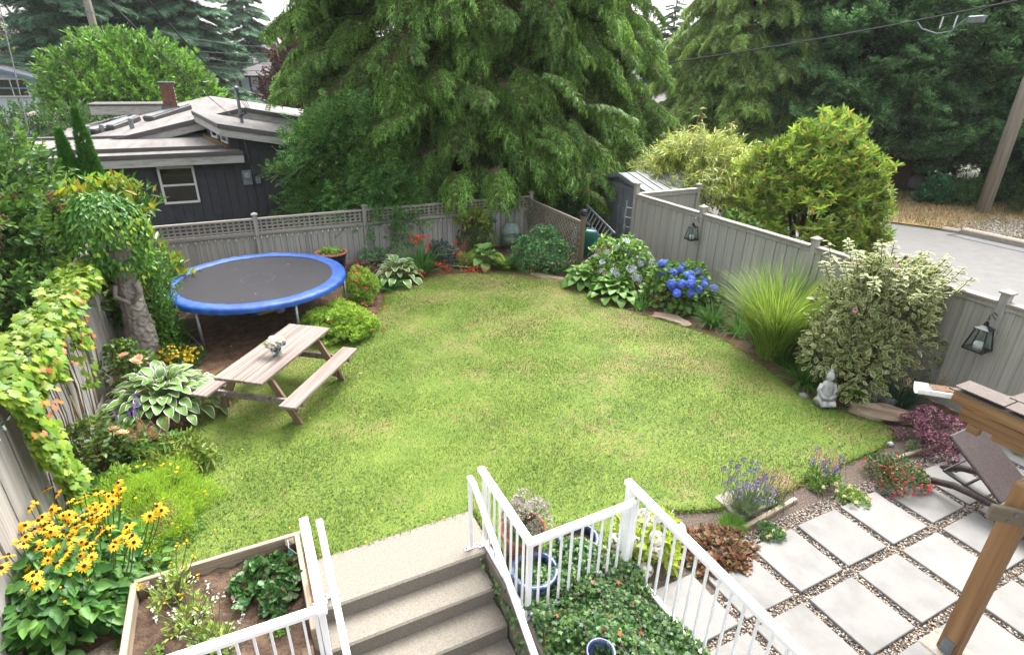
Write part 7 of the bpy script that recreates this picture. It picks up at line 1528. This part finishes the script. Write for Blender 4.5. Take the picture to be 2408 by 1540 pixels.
for i in range(45):
    d = nrm([r_.gauss(0, 1), r_.gauss(0, 1), abs(r_.gauss(0, .8))+.3]); link('flower', CYM, co, (d[0]*.66, d[1]*.74, d[2]*.46), (r_.uniform(-.4, .4), r_.uniform(-.4, .4), 0), r_.uniform(.7, 1.2))
P = G(432, 862); t, c, R = bush('yellow_coreopsis', 'compact bush covered in bright yellow flowers at the foot of the trampoline', 'flowers', P+np.array([-.03, .15, 0]), .36, .36, M_fern, T_dia(.2, .1), .06, 2200, nl=16, seed=40); fp(t, c, R, CYM, 260, 'flower', 1.35, 1.2, 1.15, seed=11)
# variegated hosta, roses, liatris, astilbe, peony
P = G(370, 960); hosta('large cream edged hosta spreading beside the picnic table', (-1.40, 8.2, 0), .9, .6, HV, 165, .25, seed=10)
M_rosl = leafmat('rose_leaf', greens('#3f6f2a', '#5a8a36', '#7ea646', '#a9b04a', k=.42), .3, .4); M_ros = leafmat('rose_petal', greens('#f4b48c', '#f8c8a4', '#fcdcc0', k=.5), .35, .6)
def rose_mesh():
    C = Cloud()
    for k, (n_, r0, til) in enumerate(((5, .012, 1.3), (7, .02, .9), (9, .03, .5), (10, .036, .15))):
        a = np.linspace(0, 6.283, n_+1)[:-1]+k*.4; C.add(T_leaf(.95, -.1, -.15), np.column_stack([np.sin(a)*.006*k, np.cos(a)*.006*k, np.full(n_, .02-.005*k)]), np.column_stack([np.sin(a)*math.cos(til), np.cos(a)*math.cos(til), np.full(n_, math.sin(til))]), np.array([0, 0, 1.]), r0+.014)
    return C.mesh('bloom', M_ros)
RM = rose_mesh()
for (bx_, by_, rx_, h_, blooms, l, sd_) in ((-1.95, 6.95, .36, .95, [(265, 1012, .62), (285, 1020, .6)], 'leggy rose with peach blooms by the left fence', 41), (-1.92, 9.0, .4, .95, [(291, 838, .95), (318, 852, .9), (325, 845, .9)], 'rose bush with peach blooms at the foot of the carved column', 42)):
    t, c, R = bush('rose_bush', l, 'rose', (bx_, by_), rx_, h_, M_rosl, T_leaf(.7, .1, .15), .07, 800, nl=16, lr=.34, up=.0, seed=sd_)
    for (px, py, z) in blooms: q = G(px, py, z); o = link('bloom', RM, t, (q[0]-bx_, q[1]-by_, z), (.5, .1, random.random()*6), 1.25); MB().tube([((q[0]-bx_)*.5, (q[1]-by_)*.5, .3), (q[0]-bx_, q[1]-by_, z)], .005, 4).build('stem', M_stemg, t)
li = tuft('liatris', 'purple liatris spikes between the cream edged hosta and the rose', 'flowers', (-1.60, 7.35), 160, .34, .007, 1.0, M_dayl, lean=(.05, .7), curl=.6, r0=.14, seg=3)
M_lia = leafmat('liatris_petal', greens('#7a3ab8', '#9858d0', '#b47ae0', k=.52), .25)
lm2 = Cloud(); k_ = 120; a = U(k_, 0, 6.28); zz = np.linspace(-.17, 0, k_); lm2.add(T_dia(.35, .2), np.column_stack([np.sin(a)*.006, np.cos(a)*.006, zz]), np.column_stack([np.sin(a), np.cos(a), np.full(k_, .4)]), rv(k_), .022); m = MB(); m.tube([(0, 0, -.5), (0, 0, 0)], .004, 4); lm2.mb(m, 1); LM = lm2.mesh('flower_spike', [M_lia, M_stemg])
for (px, py, z, s) in ((317, 925, .72, 1.2), (312, 948, .66, 1.1), (268, 968, .5, .8), (250, 972, .48, .8), (301, 965, .5, .6)): q = G(px, py, z); link('flower_spike', LM, li, (q[0]+1.60, q[1]-7.35, z), (random.uniform(-.1, .1), random.uniform(-.1, .1), 0), s)
M_asti = leafmat('astilbe_dry', greens('#a5785a', '#bd9070', k=.44), .2, .9); t, c, R = bush('astilbe', 'clump of faded brown astilbe plumes above fresh green leaves', 'plant', (-1.45, 7.05), .36, .34, M_lacl, T_leaf(.55, .1, .15), .075, 800, nl=12, seed=44)
pl = Cloud(); N = 260; zz = U(N)**1.0; a = U(N, 0, 6.28); pl.add(T_dia(.4, .1), np.column_stack([np.sin(a)*.045*(1-zz), np.cos(a)*.045*(1-zz), zz*.2]), np.column_stack([np.sin(a), np.cos(a), np.full(N, .6)]), rv(N), .016); PL = pl.mesh('plume', M_asti)
for i in range(11): link('plume', PL, t, (r_.uniform(-.2, .2), r_.uniform(-.15, .15), .3+r_.uniform(0, .12)), (r_.uniform(-.3, .3), r_.uniform(-.3, .3), 0), r_.uniform(.8, 1.2))
M_peo = leafmat('peony_leaf', greens('#7a9c3a', '#98b64c', '#b4c860', k=.42), .3, .45); bush('peony', 'pale green peony foliage between astilbe and lime mound', 'plant', (-1.2, 6.78), .46, .36, M_peo, T_whorl(3, .3, .1), .14, 330, nl=14, lr=.4, seed=45)
stk = thing('garden_stake', 'thin wooden stake leaning by the left fence among the roses', 'stake', (-2.02, 7.0, 0)); MB().tube([(0, 0, 0), (-.12, .25, 1.0)], .012, 6).build('stake', M_cane, stk)
# loose grass and weeds under the trampoline and at bed edges
tuft('weeds', 'low green weeds in the shade under the trampoline', 'weeds', (.3, 11.3), 300, .16, .012, 1.0, M_fern, lean=(.2, 1.1), curl=.7, r0=1.0, seg=3)
bush('creeping_jenny', 'low pale green edging plant along the bed beside the lime mound', 'ground cover', (-1.02, 5.7), .14, .08, M_bright, T_leaf(.8, .05, .1), .02, 900, nl=20, lr=.2, ry=.6, seed=46)
bush('ground_ivy', 'low green groundcover below the pieris at the lawn edge', 'ground cover', G(840, 800)[:2], .4, .07, M_lacl, T_leaf(.8, .05, .1), .03, 700, nl=20, lr=.2, ry=.16, seed=47)
# raised bed crops
M_straw = leafmat('strawberry_leaf', greens('#2f5c2e', '#437438', '#588a44', '#5a4038', k=.42), .25, .4)
t, _, _ = bush('strawberry_patch', 'dark green strawberry plants in the right half of the raised bed', 'plant', (-.33, 4.22), .34, .2, M_straw, T_whorl(3, .85, .2), .075, 300, nl=20, lr=.3, ry=.4, seed=50, flat=.8); t.location.z = .2
M_must = leafmat('mustard_leaf', greens('#84a83e', '#a3c04e', '#bcd06a', k=.42), .3)
for (dx, dy, l, sd_) in ((-1.08, 4.4, 'flowering yellow mustard at the back corner of the raised bed', 51), (-.95, 4.05, 'seeding pale green radish plants in the middle of the raised bed', 52), (-.75, 3.75, 'sprawling pale green weeds at the front of the raised bed', 53)):
    t, c, R = bush('salad_plant', l, 'plant', (dx, dy), .2, .34 if sd_ < 53 else .16, M_must, T_leaf(.42, .05, .2), .06, 170, nl=9, lr=.35, up=.5, seed=sd_); t.location.z = .2
    stt = MB(); C = Cloud(); pp = []
    for i in range(12):
        a = i*2.4; tip = np.array([math.sin(a)*.22, math.cos(a)*.2, r_.uniform(.2, .52)]); stt.tube([(0, 0, 0), tip*.6, tip], .004, 4, cap=False); pp += [tip+np.array([r_.gauss(0, .015) for _ in range(3)]) for _ in range(5)]
    stt.build('stalk', M_stemg, t); pp = np.array(pp); C.add(T_whorl(4, .7, .2), pp, rv(len(pp)), np.array([0, 0, 1.])+rv(len(pp))*.3, .014); C.build('blossom', M_yel if sd_ == 51 else M_wht, t)
t = tuft('grass_tuft', 'blue green grass clump at the front of the raised bed', 'grass', (-.85, 3.62), 130, .3, .009, 1.0, M_blueg, lean=(.3, 1.2), curl=.6, r0=.1, seg=3); t.location.z = .2
t, _, _ = bush('parsley_plant', 'small bright green herb near the railing corner in the raised bed', 'plant', (-.28, 3.72), .1, .09, M_bright, T_leaf(.7, .1, .1), .03, 160, nl=8, seed=55); t.location.z = .21
t = bush('seedling', 'small green seedlings along the left plank of the raised bed', 'plant', (-1.22, 3.9), .08, .08, M_bright, T_leaf(.6, .1, .1), .035, 40, nl=6, seed=56)[0]; t.location.z = .2
# brambles and pink blooms on the rhododendron's flank, lace leaf near lounger
bush('bramble', 'round leaved green bramble climbing the front of the rhododendron', 'shrub', (11.2, 9.9), .7, 1.75, M_hyl, T_leaf(.8, .1, .15), .11, 420, nl=14, lr=.35, seed=60)
t = bush('salvia', 'small green plant with violet spikes at the fence behind the lounger', 'plant', (8.75, 2.45), .18, .25, M_bright, T_leaf(.5, .05, .1), .05, 260, nl=8, seed=61)[0]; spikes(t, 7, .18, .3, .45, bpy.data.materials['violet_petal'], .1, .2, 9, .014)
bush('silver_herb', 'small silvery green herb on the soil by the fuchsia', 'plant', G(2150, 1060)[:2], .12, .16, M_lav, T_leaf(.4, .05, .1), .035, 260, nl=8, seed=62)
bush('leafy_filler', 'fresh green perennial leaves under the rose by the left fence', 'plant', (-1.85, 7.35), .42, .4, M_lacl, T_leaf(.6, .1, .2), .085, 700, nl=14, seed=63)
bush('leafy_filler', 'fresh green perennial leaves between rose and lime mound', 'plant', (-1.75, 6.45), .36, .36, M_hyl, T_leaf(.6, .1, .2), .085, 520, nl=12, seed=64)
bush('leafy_filler', 'dark green perennial at the fence behind the blue hydrangea', 'plant', (8.75, 8.3), .4, .5, M_fern, T_leaf(.5, .1, .2), .08, 600, nl=12, seed=65)
bush('leafy_filler', 'green perennial between the two tallest grasses and the fence', 'plant', (8.85, 6.6), .3, .6, M_fern, T_leaf(.5, .1, .2), .08, 500, nl=12, seed=66)
crown('lilac', 'second leafy lilac hiding the left end of the grey roof', 'shrub', (-3.35, 12.7, 0), 1.0, 1.3, 3.3, LIL, 150, .62, 33, .2, .22, up=.3, trunk=.05, stems=6)
# ================================================================== HAZE
hz = MB().box((15, 45, 18.5), (190, 150, 41)).build('haze', [])
tag(hz, 'pale summer haze filling the air over the neighbourhood', 'haze', kind='stuff')
m = bpy.data.materials.new('haze_air'); m.use_nodes = True; nd = m.node_tree.nodes; nd.clear()
pv = nd.new('ShaderNodeVolumePrincipled'); pv.inputs['Color'].default_value = (.93, .96, 1, 1); pv.inputs['Density'].default_value = .00025; pv.inputs['Anisotropy'].default_value = .2
ou = nd.new('ShaderNodeOutputMaterial'); m.node_tree.links.new(pv.outputs[0], ou.inputs['Volume']); hz.data.materials.append(m)
